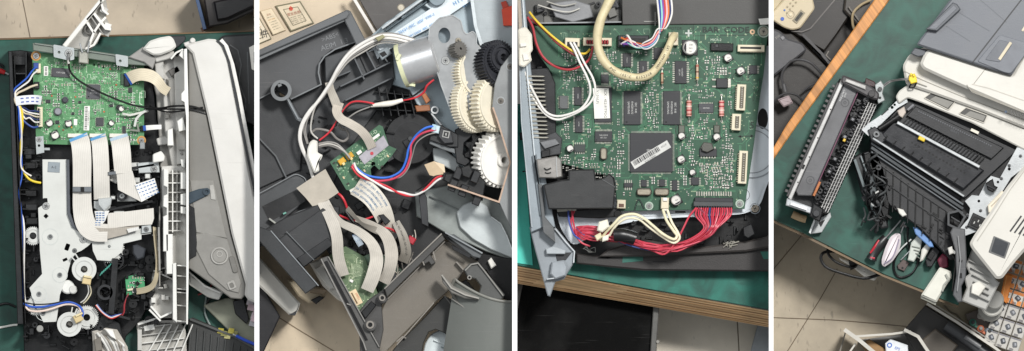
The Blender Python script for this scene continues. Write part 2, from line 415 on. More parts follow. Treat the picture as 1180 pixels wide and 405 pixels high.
def smds(parent, region, avoid, n, z, seed, silk=None, tones=None):
    """little surface-mount parts scattered over a board in rows; the first ones are parts, the rest one stuff object"""
    R = random.Random(seed)
    bod = [M('9b8f78', 0.5, bump=0), M('2a2622', 0.5, bump=0), M('7b6a52', 0.5, bump=0)]
    protos = []
    PAN_, PAN[0] = PAN[0], None
    for k, (L_, W_, b_) in enumerate(((2.6, 1.4, bod[0]), (2.4, 1.3, bod[1]), (3.6, 2.0, bod[1]), (1.9, 1.1, bod[2]))):
        mb = MB(); sd = M('d6d4cc', 0.3, 0.5, bump=0)
        x, y = CX, CY
        mb.box(x, y, L_*0.5, W_, 0, 0.8, b_, 0, 0.1); mb.box(x-L_*0.36, y, L_*0.28, W_*1.04, 0, 0.85, sd, 0, 0.15); mb.box(x+L_*0.36, y, L_*0.28, W_*1.04, 0, 0.85, sd, 0, 0.15)
        protos.append((mb, L_, W_))
    x0, y0, x1, y1 = region; placed = []
    tries = 0
    while len(placed) < n and tries < n*40:
        tries += 1
        cx = R.uniform(x0, x1); cy = R.uniform(y0, y1); rot = R.choice((0, 90)); cnt = R.choice((1, 2, 3, 4)); k = R.choice((0, 0, 1, 3, 2))
        dx, dy = (0, 3.0) if rot == 0 else (3.0, 0)
        for i in range(cnt):
            x, y = cx+dx*i, cy+dy*i
            if not (x0 < x < x1 and y0 < y < y1): continue
            if any(a-2 < x < c+2 and b-2 < y < d+2 for a, b, c, d in avoid): continue
            if any(abs(x-q[0]) < 3.0 and abs(y-q[1]) < 2.9 for q in placed): continue
            placed.append((x, y, rot, k))
    first = {}; stuff = MB(); cnts = 0
    for i, (x, y, rot, k) in enumerate(placed):
        mb, L_, W_ = protos[k]
        if cnts < 95:
            cnts += 1; nm = ('chip_resistor', 'chip_capacitor', 'diode', 'chip_resistor')[k]
            if k not in first:
                o = mb.build(nm, parent); first[k] = o
                o.location = P(x, y, z)-WO[parent.name]; o.rotation_euler = (0, 0, -math.radians(rot))
            else: inst(first[k], nm, x, y, z, rot, parent)
        else:
            stuff.frame(x, y, z, rot); sd = M('d6d4cc', 0.3, 0.5, bump=0)
            stuff.box(0, 0, L_*0.5, W_, 0, 0.8, bod[1], 0, 0); stuff.box(-L_*0.36, 0, L_*0.28, W_, 0, 0.85, sd, 0, 0); stuff.box(L_*0.36, 0, L_*0.28, W_, 0, 0.85, sd, 0, 0)
    PAN[0] = PAN_
    stuff.X = None
    if stuff.v: stuff.build('small_components', parent, kind='stuff')
    return placed
def traces(parent, poly_in, region, z, seed, n, mat, viam, silk=None, avoid=()):
    R = random.Random(seed); mb = MB(); x0, y0, x1, y1 = region
    for i in range(n):
        x, y = R.uniform(x0, x1), R.uniform(y0, y1); d = R.choice((0, 90, 180, 270)); k = R.choice((1, 1, 2, 4)); L1, L2 = R.uniform(4, 16), R.uniform(3, 12); turn = R.choice((-45, 45))
        for j in range(k):
            a = math.radians(d); nx, ny = -math.sin(a)*1.5*j, math.cos(a)*1.5*j
            p = [(x+nx, y+ny)]; q = (p[0][0]+math.cos(a)*L1, p[0][1]+math.sin(a)*L1); p.append(q)
            b = math.radians(d+turn); q2 = (q[0]+math.cos(b)*L2, q[1]+math.sin(b)*L2); p.append(q2)
            if not all(poly_in(*t) for t in p): continue
            for u, v_ in zip(p, p[1:]): mb.bar(u[0], u[1], v_[0], v_[1], 0.55, z, z+0.12, mat, 0)
            mb.cyl(q2[0], q2[1], 0.75, z, z+0.16, viam, 8, 0)
    for i in range(n):
        x, y = R.uniform(x0, x1), R.uniform(y0, y1)
        if poly_in(x, y): mb.cyl(x, y, R.choice((0.5, 0.6, 0.9)), z, z+0.14, viam, 8, 0)
    if silk:
        for i in range(n//2):
            x, y = R.uniform(x0, x1), R.uniform(y0, y1)
            if not poly_in(x, y) or any(a-2 < x < c+2 and b-2 < y < d+2 for a, b, c, d in avoid): continue
            t = R.random()
            if t < 0.6: mb.text(R.choice('RCLDQU')+str(R.randint(1, 99)), x, y, z+0.2, R.uniform(2.4, 3.2), silk, R.choice((0, 90, 0)))
            else:
                w_, h_ = R.uniform(3, 8), R.uniform(3, 8)
                for q in ((x, y, x+w_, y), (x, y, x, y+h_), (x+w_, y, x+w_, y+h_)): mb.bar(*q, 0.35, z, z+0.18, silk, 0)
    mb.build('copper_traces', parent, kind='stuff')
def clutter(mb, region, n, z0, z1, mats, seed, angs=(0, 90), smin=2, smax=10):
    R = random.Random(seed); x0, y0, x1, y1 = region
    for i in range(n):
        x, y = R.uniform(x0, x1), R.uniform(y0, y1); t = R.random(); z = R.uniform(z0+1, z1); m_ = R.choice(mats); a = R.choice(angs)
        if t < 0.45: mb.box(x, y, R.uniform(smin, smax), R.uniform(1, 2.5), z0, z, m_, a, 0.3)
        elif t < 0.75: mb.box(x, y, R.uniform(smin, smax*0.8), R.uniform(smin, smax*0.8), z0, z, m_, a, 0.6)
        elif t < 0.9: mb.ring(x, y, R.uniform(1.5, smax*0.4)+1, R.uniform(0.8, 1.4), z0, z, m_, 14)
        else: mb.cyl(x, y, R.uniform(1, smax*0.3), z0, z, m_, 12, 0.4)
    return mb
def wire(name, pts, r, mat, parent, label=None, n=8):
    return MB().tube(pts, r, mat, n).build(name, parent, label)
def dashes(u0, u1, a0, a1, rows, per, R=None):
    R = R or random.Random(5); out = []
    for i in range(rows):
        u = u0+(u1-u0)*(i+0.5)/rows; du = (u1-u0)/rows*0.22
        d = a0+R.random()*2
        while d < a1:
            L_ = per*R.uniform(0.4, 0.7); out.append((u-du, u+du, d, min(a1, d+L_))); d += per
    return out
# ---------------------------------------------------------------- boards between the four bays
DIV = M('f2f2f2', 0.9, var=0.0, bump=0)
DIVS = ((293.2, 298.8), (590.2, 596.0), (886.0, 891.3))
for a, b in DIVS:
    mb = MB(); mb.add([(a, -40, -125), (b, -40, -125), (b, 445, -125), (a, 445, -125), (a, -40, 92), (b, -40, 92), (b, 445, 92), (a, 445, 92)],
                      [[0,1,2,3],[4,5,6,7],[0,1,5,4],[1,2,6,5],[2,3,7,6],[3,0,4,7]], DIV)
    struct('divider_board', mb)
# ================================================================ BAY 1
PAN[0] = (None, 294.5)
FZ = -120
TILE = M('b0a28e', 0.55, var=0.06, kind='tile', bump=0.05)
GROUT = M('6d6153', 0.8)
mb = MB(); mb.prism(bb(-60, -50, 300, 60), FZ-3, FZ, TILE, 0)
mb.line([(22, -20), (38, 60)], 1.2, FZ, FZ+0.3, GROUT)
struct('floor', mb)
GREEN1 = M('0f4439', 0.6, var=0.1, vs=20, kind='mat', bump=0.1)
t = thing('workbench', 'workbench under the open printer with the exposed green board on top and white lid', 'workbench', 146, 225, -20)
MB().prism([(-60,47),(0,46.5),(140,42),(293,37),(300,37),(300,450),(-60,450)], -20, 0, GREEN1, 0.8).build('green_mat', t)
MB().prism([(-60,44.6),(0,44.3),(140,40),(293,35.4),(300,35.4),(300,37),(293,37),(140,42),(0,46.5),(-60,47)], -22, -1, M('6b5339', 0.6, kind='wood2'), 0.4).build('table_edge', t)

# things behind the bench
mb = MB(); d = M('2b2624', 0.5)
mb.prism([(233,-10),(300,-10),(300,10),(262,28),(240,32)], FZ, FZ+50, d, 2)
mb.prism([(246,2),(292,-8),(296,6),(262,22),(250,24)], FZ+50, FZ+58, M('1b191a', 0.35), 2)
mb.bar(232,35,300,4,5, FZ+20, FZ+40, M('6b4a36', 0.5)); mb.bar(226,-5,236,34,4, FZ, FZ+60, M('2f4668', 0.4))
solo('storage_box', mb, 'dark box with a brown rim standing on the floor behind the bench at top right', 'box')
mb = MB(); mb.prism(rnd([(253,44),(258,41),(292,39),(300,40),(300,150),(280,140),(268,90)],4), 0, 20, M('2b2c2e', 0.35, var=0.2), 2)
mb.line([(265,52),(274,58),(278,75),(275,95),(283,115),(283,128)], 1.4, 20, 21.5, M('5a5c5e', 0.3)); mb.line([(285,60),(287,120)], 1.2, 20, 21, M('55585a', 0.3))
solo('plastic_case', mb, 'glossy black plastic case lying behind the white scanner lid', 'case')
mb = MB(); mb.prism([(287,55),(300,48),(300,85),(290,80)], 20.2, 23, PAPER, 0.3)
solo('paper_sheet', mb, 'white sheet of paper lying on the glossy black plastic case', 'paper')

t = thing('opened_printer', 'gutted laser printer with green board on top, metal gear plate, ribbon cables and black frame', 'printer', 90, 380, 0)
# --- black frame
mb = MB()
outl = [(10,59),(24,58),(38,60),(40,72),(172,72),(178,110),(184,170),(186,300),(176,345),(160,372),(145,388),(140,420),(28,420),(27,374),(20,374)]
mb.prism(outl, 0, 12, BLK, 0.8)
mb.prism([(9.5,59),(14,59),(27,374),(20,374)], 0, 46, BLKG, 0.8); mb.prism([(15.5,64),(17,64),(30,374),(28.5,374)], 0, 42, BLK, 0.4)
mb.box(24,85,12,2,12,40,BLKG); mb.box(22,70,14,10,12,30,BLKG,2); mb.box(30,80,2,40,12,40,BLKG)
for i in range(16): mb.box(22+i*0.55, 105+i*17, 10, 1.6, 12, 36, BLKG if i % 3 else BLK, 3)
for i in range(7): mb.box(34+i*0.5, 175+i*16, 14, 8, 12, 26+(i%3)*4, BLK if i%2 else BLKG, 0, 1)
clutter(mb, (22,170,48,260), 30, 12, 30, [BLK, BLKG], 3)
clutter(mb, (104,290,182,372), 95, 12, 34, [BLK, BLKG, BLK], 4, (0, 90, 25, -35), 2, 12)
clutter(mb, (28,372,120,402), 40, 12, 30, [BLK, BLKG], 5, (0, 90, 30))
clutter(mb, (120,168,184,262), 60, 12, 30, [BLK, BLKG], 6, (0, 90))
clutter(mb, (28,262,50,370), 25, 12, 30, [BLK, BLKG], 7, (0, 90))
mb.bar(133,298,128,362,7,12,38,BLKG); mb.bar(122,360,150,368,3,12,36,BLKG)
mb.ring(121,337,9,6.2,12,38,M('202124',0.35),28); mb.ring(131,300,12,10,12,33,BLKG,26)
mb.prism([(153,283),(158,282),(168,287),(166,297),(158,300),(153,292)], 12, 42, M('33363b',0.35), 1.5)
mb.prism([(108,372),(120,362),(138,372),(146,405),(120,420),(104,420)], 12, 24, BLKG, 1)
mb.build('frame', t)
# --- board
G1 = M('477a4f', 0.45, var=0.12, vs=50, kind='pcb', bump=0.05); G1T = M('6da373', 0.45, bump=0); 
bz = 30
pcb = MB(); pcb.prism([(37,60),(166,72),(166,167),(98,167.5),(42,166),(39,110)], bz-2, bz, G1, 0.2, holes=[circ(114,76,1.8,12),circ(108,75,1.5,12),circ(119,77,1.8,12)])
b = pcb.build('circuit_board', t)
inp = lambda x, y: 42 < x < 163 and 74-(x < 100)*8 < y < 164
CH = []
def P1(x0, y0, x1, y1): CH.append((x0, y0, x1, y1))
mb = MB(); chip(mb, 70, 84, 21, 10.5, bz, 4, 'L', 12, 1.2, M('3f3f42',0.5), txt=['K9F1G08'], ts=2.6); P1(59,78,82,91); mb.build('chip', b)
mb = MB(); chip(mb, 107.5, 106, 15.5, 16.5, bz, 2, 'LT', 16, 1.0, M('47474b',0.5), txt=['LAN','SPGPv4'], ts=2.4); P1(98,96,117,116); mb.build('chip', b)
mb = MB(); chip(mb, 115, 140.7, 8.5, 9.5, bz, 0, 'LT', 8, 1, M('3a3a3d',0.5)); P1(109,134,121,147); mb.build('chip', b)
for (x, y, ww, hh, r) in ((55.5,117,5,4,0),(66,141,4.2,4.2,0),(143,150,4,9,0),(84,131,3,3,0),(128,122,4,3,0),(150,104,4,6,0),(92,118,3,3,0)):
    mb = MB(); chip(mb, x, y, ww, hh, bz, r, 'L', 4, 0.8); P1(x-ww/2-1, y-hh/2-1, x+ww/2+1, y+hh/2+1); mb.build('chip', b)
for (x, y, r) in ((57,142,3.9),(79,142.5,3.8),(63.5,156,4.6),(128.5,142,3.1),(140,125.6,3.1)):
    mb = MB(); cap(mb, x, y, r, bz, rot=180+x, h=8, top=M('dad8d0',0.4)); P1(x-r-1, y-r-1, x+r+1, y+r+1); mb.build('capacitor', b)
for (x, y, r, c_) in ((75,115.5,3.6,'3f4046'),(66.6,128.8,4.4,'85868c'),(137,124,3,'2a2a2c')):
    mb = MB(); mb.prism(circ(x,y,r*1.15,8,a0=0.39), bz, bz+2, M('55565a',0.5), 0.4); mb.cyl(x,y,r*0.85,bz+2,bz+5,M(c_,0.4),20,0.7); P1(x-r-1,y-r-1,x+r+1,y+r+1); mb.build('inductor', b)
def label1(x, y, w_, h_, parent, z, rot=0, bars=True, txt=None, name='sticker'):
    mb = MB(); mb.frame(x, y, z, rot); mb.box(0, 0, w_, h_, 0, 0.3, PAPER, 0, 0.05)
    R = random.Random(int(x*7+y))
    if bars:
        yy = -h_/2+1.2
        while yy < h_/2-1.2:
            t_ = R.choice((0.3, 0.5, 0.8)); mb.box(0 if not txt else -w_*0.12, yy, w_*(0.55 if not txt else 0.45), t_, 0.3, 0.36, INK, 0, 0); yy += t_+R.choice((0.4, 0.6))
    if txt: mb.text(txt, w_*0.28, 0, 0.36, w_*0.34, INK, 90)
    mb.X = None; mb.build(name, parent)
label1(53,82,5,11,b,bz,0,True); P1(49,75,57,89)
label1(100,136.5,6.5,28,b,bz,2,True,'JC92-02484A 0131'); P1(95,121,105,152)
label1(87,141,4,7,b,bz,0,False); P1(84,137,90,146)
# connectors of the board
mb = MB(); mb.box(46,135,6.5,23,bz,bz+6,IVORY,0,0.6); mb.box(44.6,135,2,20,bz+6,bz+6.1,BLK,0,0); 
for i in range(8): mb.box(46.5,126.5+i*2.4,1.2,1.1,bz+6,bz+6.6,PIN,0,0)
mb.build('connector', b); P1(40,122,51,148)
mb = MB(); mb.box(44,79,6,11,bz,bz+5,IVORY,0,0.6); mb.box(41.5,76,6,7,bz,bz+7,NAVY,0,0.6); mb.build('connector', b); P1(37,72,49,86)
mb = MB(); mb.box(42.5,98.5,6,8,bz,bz+6,BLKG,0,0.6); mb.build('connector', b); P1(38,93,47,104)
mb = MB(); mb.box(146,92,6,15,bz,bz+4,BLKG,0,0.5); mb.box(141,91.5,3.5,13,bz,bz+2,M('2d4a33',0.5),0,0.3); mb.build('connector', b); P1(138,82,152,101)
mb = MB(); mb.box(164.5,148,5,6,bz,bz+5,BLK,0,0.5); mb.build('connector', b)
for (x0, x1) in ((78,101),(103,122),(126,147)):
    mb = MB(); mb.box((x0+x1)/2,156.5,x1-x0,4.5,bz,bz+3,M('dad7cc',0.4),0.8,0.4); mb.build('connector', b); P1(x0,152,x1,166)
for (x, y, r) in ((41.5,64.7,4.4),(163,162,3.9)):
    mb = MB(); mb.ring(x,y,r+1.3,r-0.6,bz,bz+0.3,M('b98a52',0.4,0.4),22); mb.screw(x,y,r*0.85,bz+0.3,SCREWM); mb.build('screw', b); P1(x-5,y-5,x+5,y+5)
R = random.Random(9)
for (x, y, c_) in ((59.7,110.7,'c04a30'),(87,112,'c8623a'),(82.5,147,'d89a3a'),(73,150,'8c2f2a'),(120,129,'d0663a'),(134,98,'c04a30'),(127,80,'c45a3c'),(68,146,'c47a4c')):
    mb = MB(); mb.box(x,y,1.9,1.5,bz,bz+0.9,M(c_,0.5,bump=0),R.choice((0,90)),0.2); mb.build('tantalum_capacitor', b); P1(x-1.5,y-1.5,x+1.5,y+1.5)
traces(b, inp, (42,62,163,165), bz+0.02, 11, 210, G1T, M('8fb78c',0.4,bump=0), silk=M('cfe0c8',0.7,bump=0), avoid=CH)
smds(b, (48,72,161,164), CH, 190, bz, 12)
# silk frames at the right of the board
mb = MB()
for x in (153, 161): mb.line([(x+3,108),(x,107),(x,120),(x+3,121)], 0.6, bz, bz+0.25, M('d9e2d3',0.7,bump=0))
mb.line([(127,119),(131,119),(131,123)],0.6,bz,bz+0.25,M('d9e2d3',0.7,bump=0)); mb.text('VER 1.0',153,162,bz+0.2,3.2,M('d9e2d3',0.7,bump=0)); mb.build('silkscreen', b)

# --- top bracket
BR = M('70786f', 0.4, 0.3, var=0.1); TAB = M('a9aeae', 0.4, 0.3, var=0.06)
mb = MB(); mb.prism([(37.5,50),(41,49.5),(75,54),(152,65.5),(176,69.5),(176,76.5),(150,75),(64,62.5),(38,58.5)], 38, 44, BR, 0.8)
mb.bar(40,50.5,174,70,1.2,44,46.5,M('8c938c',0.35,0.4)); br = mb.build('mounting_bracket', t)
for pts, hx, hy in (([(61.5,51.5),(85.5,55.5),(85.5,69),(80,70),(62,66)],68,60.5),([(133,62.5),(147.5,65),(147.5,77.5),(134,75.5)],138.5,70.5)):
    mb = MB(); mb.prism(rnd(pts,1.5), 44, 47, TAB, 0.5, holes=[circ(hx,hy,1.7,12)]); mb.cyl(hx,hy,1.7,40,41,BLK,12,0); mb.build('tab', br)
mb = MB(); mb.screw(79,61.5,4.6,47,SCREWM,rot=10); mb.build('screw', br)
mb = MB(); mb.prism([(91,59),(101.5,60.5),(102,74),(90.5,72.5)], 38, 50, M('a6a59b',0.35,0.5), 1); mb.box(96.5,71,11,5,36,45,M('c5b69a',0.4,0.3),6,0.6); mb.bar(92,50,95,61,1.8,48,52,STEEL); mb.bar(103,48,101,61,1.8,48,52,STEEL); mb.build('clip', br)
mb = MB(); mb.box(165,181,0,0,0,1,BLK) if False else mb.prism([(41,158),(50,157),(51,176),(42,178)], 34, 38, TAB, 0.6, holes=[circ(45,168,1.6,10)]); mb.screw(45,161,2.9,38,SCREWM); mb.box(54,172,7,3,32,35,TAB); mb.build('tab', br)
mb = MB(); mb.box(164,168,6,8,26,33,M('8e9292',0.4,0.4),0,0.6); mb.build('tab', br)

# --- wires of board and frame
wire('ground_cable', [(79,64,50),(79.5,70,48),(80,80,40),(86,89,38),(97,97,38),(112,105,39),(130,113,40),(150,120.5,42),(168,124,44),(185,125,50),(200,122.5,58),(222,123,60),(236,128,58)], 1.15, BLK, t, n=10)
wire('ground_cable', [(168,126,42),(180,126,46),(205,126,56),(222,127,58),(238,132,56)], 1.0, BLKG, t)
wire('ground_cable', [(172,122,42),(190,129,50),(210,128,56),(234,124,58)], 1.0, BLK, t)
mb = MB(); mb.tube([(79,62,50),(78.7,69,48)], 1.9, SCREWM, 10); mb.tube([(78.7,69,48),(79,73,46)], 1.7, M('cfcdc6',0.4), 10); mb.build('ring_terminal', t)
mb = MB(); mb.line([(141,131),(150,133),(158,131),(171,128)], 2.2, 36, 38, M('c9c8c0',0.35,0.3)); mb.line([(155,146),(157,137),(163,131),(172,125)], 2.6, 37, 40, M('c2c3bd',0.35,0.3)); mb.line([(150,150),(160,151),(158,143)], 2, 34, 37, M('77786f',0.4)); mb.build('cable_tie', t)
BLU = M('2c58b8', 0.4); WW = M('dedbd6', 0.4); YEL = M('e0c428', 0.4); GRYW = M('8f8a84', 0.4); BEI = M('c9bda6', 0.45)
wire('wire', [(42,77,36),(37,82,40),(31,90,42),(23,97,44),(16,104,44),(16,113,44),(21,124,44),(22,140,42),(23.5,160,40),(25,188,40),(25,204,38),(22,220,40),(24,240,40),(26,262,38),(26.5,300,38),(27,345,38)], 1.0, BLU, t)
wire('wire', [(43,82,36),(38,86,41),(33,94,43),(25,100,45),(18,106,45),(18,114,45),(22.5,125,44),(24,140,43),(25,165,41),(24,190,40),(28,198,40),(36,203,38)], 1.0, WW, t)
wire('wire', [(24,245,36),(27,255,38),(28,275,40),(27.5,310,38),(28,340,38),(31,352,38)], 1.1, WW, t)
wire('wire', [(43,98,36),(36,100,40),(28,104,43),(20,108,44),(17,115,45),(20,122,45)], 1.3, BEI, t)
wire('wire', [(20,118,44),(25,128,43),(26,142,42),(25,152,40),(24,170,40),(25,192,38),(31,204,38),(38,209,38),(47,211,36)], 1.35, YEL, t)
for k in range(5):
    wire('wire', [(45,129+k*3,38),(40,128+k*3.2,41),(34,124+k*2+4,43),(29,125+k*3,42),(22+k,122+k*2,41)], 0.9, (M('1f2f66',0.4), WW, BEI, M('23325e',0.4), WW)[k], t)
wire('wire', [(44,146,38),(38,147,41),(31,143,42),(26,138,42)], 1.2, NAVY, t)
# left flat cable
mb = MB(); mb.ribbon([(18,117,46),(28,115.5,46),(40,115,44),(47.5,116,38)], 10.5, M('d2d4d6',0.4,kind='flat',bump=0), marks=[(-.55,-.25,6+i*6,9.5+i*6) for i in range(4)]+[(.25,.55,6+i*6,9.5+i*6) for i in range(4)], mmat=M('4a5a9c',0.6,bump=0)); mb.build('ribbon_cable', t)
# --- gear plate
pz = 34
PL = M('c9cac5', 0.42, 0.12, var=0.05, vs=30, bump=0.06)
plate = [(49,184),(77.5,184),(78,215),(78.6,246),(84,262),(97,271),(106,277.5),(118,272),(150,267),(162,263.5),(174,262.5),(174,269.5),(163,271),(163,276),(142,281),(140,291),(128,301),(112,300),(107,289),(106,279.5),(101,284),(94,289),(88,291.5),(82,300),(76,322),(69,340),(67,357),(65,371),(50,371.5),(41,353),(34,332),(48.5,316),(46,290),(44,240),(55,233),(54.5,228.5),(51,228.5),(49.5,229)]
mb = MB(); mb.prism(plate, pz-2, pz, PL, 0.4, holes=[rect(53,249.3,4.4,4.4,45), rnd(rect(77.5,285,5,8,20),1.2), rect(75,299.5,5.5,3.2,-25)])
gp = mb.build('gear_plate', t)
mb = MB(); mb.prism([(76.5,184),(80,184),(81,245),(86,259),(98,268),(96,271),(83,262),(77.5,247)], pz-6, pz+3, M('52555a',0.4,0.3), 0.5); mb.build('flange', gp)
for x, y, r in ((53,237.5,4.3),(96,276,4.4),(86,289,2.8)): mb = MB(); mb.screw(x,y,r,pz,SCREWM if r > 3 else M('7a7b7b',0.4,0.6)); mb.build('screw', gp)
for x, y, r in ((58,273,3),(69,317,2.8),(45,339,2.8),(50,361,2.8)): mb = MB(); mb.ring(x,y,r*3.2,r*2.95,pz,pz+0.25,M('c4c7c3',0.4,0.3),30); mb.ring(x,y,r,r*0.62,pz,pz+1.5,M('8d8f8e',0.35,0.6),20); mb.cyl(x,y,r*0.62,pz,pz+1,M('5c5d5d',0.4,0.5),14,0.2); mb.build('rivet', gp)
mb = MB(); mb.box(62,193,14,12,pz,pz+0.5,M('8b9398',0.4,0.3),3); mb.text('A-2',62,193,pz+0.6,4,INK); mb.build('stamp_mark', gp)
mb = MB(); mb.cyl(126,284,1.6,pz,pz+1.3,M('8d8f8e',0.35,0.6),14); mb.build('rivet', gp)
# gears and rollers
GW = M('c9cac6', 0.45, var=0.05)
for (x, y, r, n_, z0, z1, hole) in ((126,286,17.5,46,18,30,0),(38,272,11,30,16,28,0),(42,352,12.5,34,18,31,0),(97,311,13.5,30,20,34,0),(100,366,14,40,16,28,0)):
    mb = MB(); mb.gear(x,y,r,n_,1.3,z0,z1,GW,4); mb.ring(x,y,r*0.75,r*0.66,z1,z1+1,GW,30); mb.build('gear', t)
for (x, y, r, cx_, cy_, cr, a) in ((97,310.5,14.2,100,323.5,10,62),(80,374,14.2,90,367,-25,118)):
    mb = MB(); mb.prism(circ(x,y,r,40), 34, 43, GW, 1, holes=[circ(x,y,4,16)]); mb.ring(x,y,r*0.72,r*0.66,43,43.6,M('b9bab6',0.45),36)
    mb.cyl(x,y,4,34,44,M('3c3b38',0.4,0.4),10,0.8); mb.box(x,y,5,3.4,44,47,M('6e6c66',0.3,0.7),30,0.5)
    for s_ in (-1, 1): mb.bar(x+math.cos(math.radians(a+170+s_*9))*(r-1), y+math.sin(math.radians(a+170+s_*9))*(r-1), x+math.cos(math.radians(a+170+s_*8))*(r+6), y+math.sin(math.radians(a+170+s_*8))*(r+6), 1.6, 36, 42, GW)
    so = mb.build('clutch_disc', t)
    mb = MB(); mb.box(cx_,cy_,10,9,43,50,M('cdb98a',0.45),cr,0.8); mb.box(cx_+1,cy_-4.2,9,2.4,43,52,M('d9caa0',0.45),cr,0.4); mb.build('connector', so)
mb = MB(); mb.cyl(78,331,8,20,33,M('d9d9d4',0.4),28,1.5); mb.cyl(84,334,5,20,34,M('c9c9c4',0.4),20,1.2); mb.build('roller', t)
mb = MB(); mb.cyl(46,379,4,20,32,M('8f8f8b',0.4),16); mb.build('pin', t)
wire('wire', [(103,328,48),(105,337,42),(101,345,40),(96,350,38)], 0.75, IVORY, t)
wire('wire', [(101,328,48),(102,337,42),(98,345,40),(93,349,38)], 0.75, WHT, t)
wire('wire', [(27,350,40),(35,353.5,41),(48,354,42),(62,351.5,42),(78,348.5,42),(88,351,42),(94,356,44),(95.5,363,46),(92,367,48)], 1.3, BLU, t)
wire('wire', [(28,352,39),(34,358,40),(46,359,41),(60,356,41),(76,351,41),(90,353,42),(93,360,44)], 1.2, M('e3cfc2',0.45), t)
wire('wire', [(29,349,41),(42,351,42),(60,350,43),(78,346,42)], 0.8, BLK, t)
for k, c_ in enumerate((M('c23a3a',0.4), WHT, M('2d4b9c',0.4))): wire('wire', [(110+k,352-k*0.6,38),(118,361-k,38),(127,367-k*1.2,38),(133,366-k*1.3,38),(140,362,36)], 0.6, c_, t)
# teal brush strip
mb = MB(); 
for i in range(6): mb.bar(115+i*2,318-i*1.9,118+i*2,313-i*1.8,1.2,26,40,M('2f8a7a',0.5))
mb.build('brush_strip', t)
# mechanisms behind ribbon cables
mb = MB(); GM = M('a5a8a6',0.35,0.6)
mb.prism([(127,196),(136,195),(141,204),(134,212),(126,208)], 20, 30, WHT, 1)
for x, y, w_, h_ in ((152,192,16,9),(137,246,12,5),(170,203,6,6),(158,208,6,6),(146,228,22,9),(130,228,6,4),(166,230,8,5)): mb.box(x,y,w_,h_,20,29,M('d3d4d0',0.4,0.2),0,0.8)
mb.ring(140.5,226,6,3,20,34,BLKG,24); mb.ring(140.5,226,3,1.4,20,33,GM,16); mb.bar(128,198,178,190,3,26,32,BLKG); mb.bar(126,242,176,232,3,26,33,BLKG)
mb.build('carriage', t)
mb = MB(); mb.screw(177.5,195,4,32,SCREWM); mb.prism([(158,188),(183,186),(184,199),(160,200)], 24, 32, GALV, 0.7); mb.build('bracket_plate', t)
mb = MB(); mb.prism([(108,232),(128,230),(127,240),(118,247),(108,240)], 22, 33, M('c3c6c4',0.4,0.3), 0.8); mb.build('bracket_plate', t)
mb = MB(); mb.prism([(163,260),(174,259),(175,268),(163,269.5)], 34, 37, GALV, 0.6); mb.screw(168.5,264.5,3,37,M('8c8d8d',0.35,0.7)); mb.build('bracket_plate', t)
# ribbon cables
FC = FLATC; FW = FLATW
MK = M('3f6fa5',0.6,bump=0)
mb = MB(); mb.ribbon([(90,157,34,22),(93,166,40,22),(94.5,185,42,21.5),(94.5,215,40,21),(95,240,39,22),(99,258,40,23),(108,267,41,22),(124,268.5,41,20)],22,FC,marks=[(-1,1,0,4.5)],mmat=M('5f9ac8',0.4,bump=0)); mb.build('ribbon_cable', t)
mb = MB(); mb.ribbon([(112.5,157,34,18.5),(115,166,40,18.5),(116.5,190,42,18.5),(117,212,40,18.5),(117.5,230,34,18.5)],18.5,FC,marks=[(-1,1,0,4.5)],mmat=M('5f9ac8',0.4,bump=0)); mb.build('ribbon_cable', t)
mb = MB(); mb.ribbon([(136.5,157,34,21),(139,166,40,21),(140.5,180,43,21),(142,200,43,20)],21,FC,marks=[(-1,1,0,4.5)],mmat=M('a8bccb',0.4,bump=0))
mb.slab([(134,197,42),(152.5,197,44),(163,233,46),(136,219,42)],0.5,FLATC); mb.slab([(155.5,213,46.6),(178,205.5,44),(183,222,42),(163,233,46.6)],0.5,FLATW)
for i in range(5):
    for j in range(6):
        u, v_ = (j+0.4)/6, (i+0.5)/5; x = 155.5+22.5*u+7.5*v_; y = 213-7.5*u+(20-3*u)*v_
        mb.box(x,y,2.4,0.9,46.5-2.4*u-1.2*v_+0.6-0.8,47.3-2.4*u-1.4*v_,MK,-18,0)
mb.build('ribbon_cable', t)
mb = MB(); mb.slab([(124,246,38),(150,243.5,42),(177,240,40),(177.5,252,38),(175,259,38),(150,260.5,42),(124,264,40)],0.6,FLATC)
mb.slab([(109,243.5,40),(126,243,40),(121,255,41),(112,265,40)],0.6,FLATW)
for i in range(6):
    for j in range(3): mb.box(112+j*3.6+(i>3)*-1,245.5+i*2.8,2.4,0.8,40.2,41.7,MK,0,0) if 112+j*3.6 < 123-i*1.1 else None
mb.build('ribbon_cable', t)
mb = MB(); mb.slab([(106,262,41),(124,263.5,43),(160,260.5,43),(160,263.5,42),(146,270,39),(114,278,39),(106,271,40)],0.6,M('aea79c',0.45,kind='flat',bump=0)); mb.slab([(146,264,43.8),(160,261.5,43.8),(160,265,43),(148,268.5,43)],0.4,FLATW); mb.build('ribbon_cable', t)
mb = MB(); mb.box(94.5,218.5,22,6,41,45,M('6d7175',0.4,0.3),0,0.6); mb.box(95,218.5,4,6,45,46,BLK,0,0.2); mb.build('cable_clip', t)
mb = MB(); mb.box(129,200,9,4,40,44,M('6d7175',0.4,0.3),-6,0.6); mb.build('cable_clip', t)
mb = MB(); mb.prism([(113,229),(129,227.5),(128,236),(120,244),(113,236)],34,42,M('b9bcbb',0.35,0.4),0.8); mb.build('cable_clip', t)
mb = MB(); mb.ribbon([(147,92,35,15),(154,88,40,14),(163,86,44,14),(174,88,48,14),(182,94,50,12),(188,102,46,11),(194,106,40,11)],14,M('d5cab2',0.4,kind='flat',bump=0),marks=[(-1,1,0,3)],mmat=M('2d57a5',0.4,bump=0)); mb.build('ribbon_cable', t)
mb = MB(); mb.ribbon([(165,148,35,6),(175,147,37,5.5),(186,146.5,35,5)],6,FLATW,marks=[(-1,1,0,3.5)],mmat=M('2d57a5',0.4,bump=0)); mb.build('ribbon_cable', t)
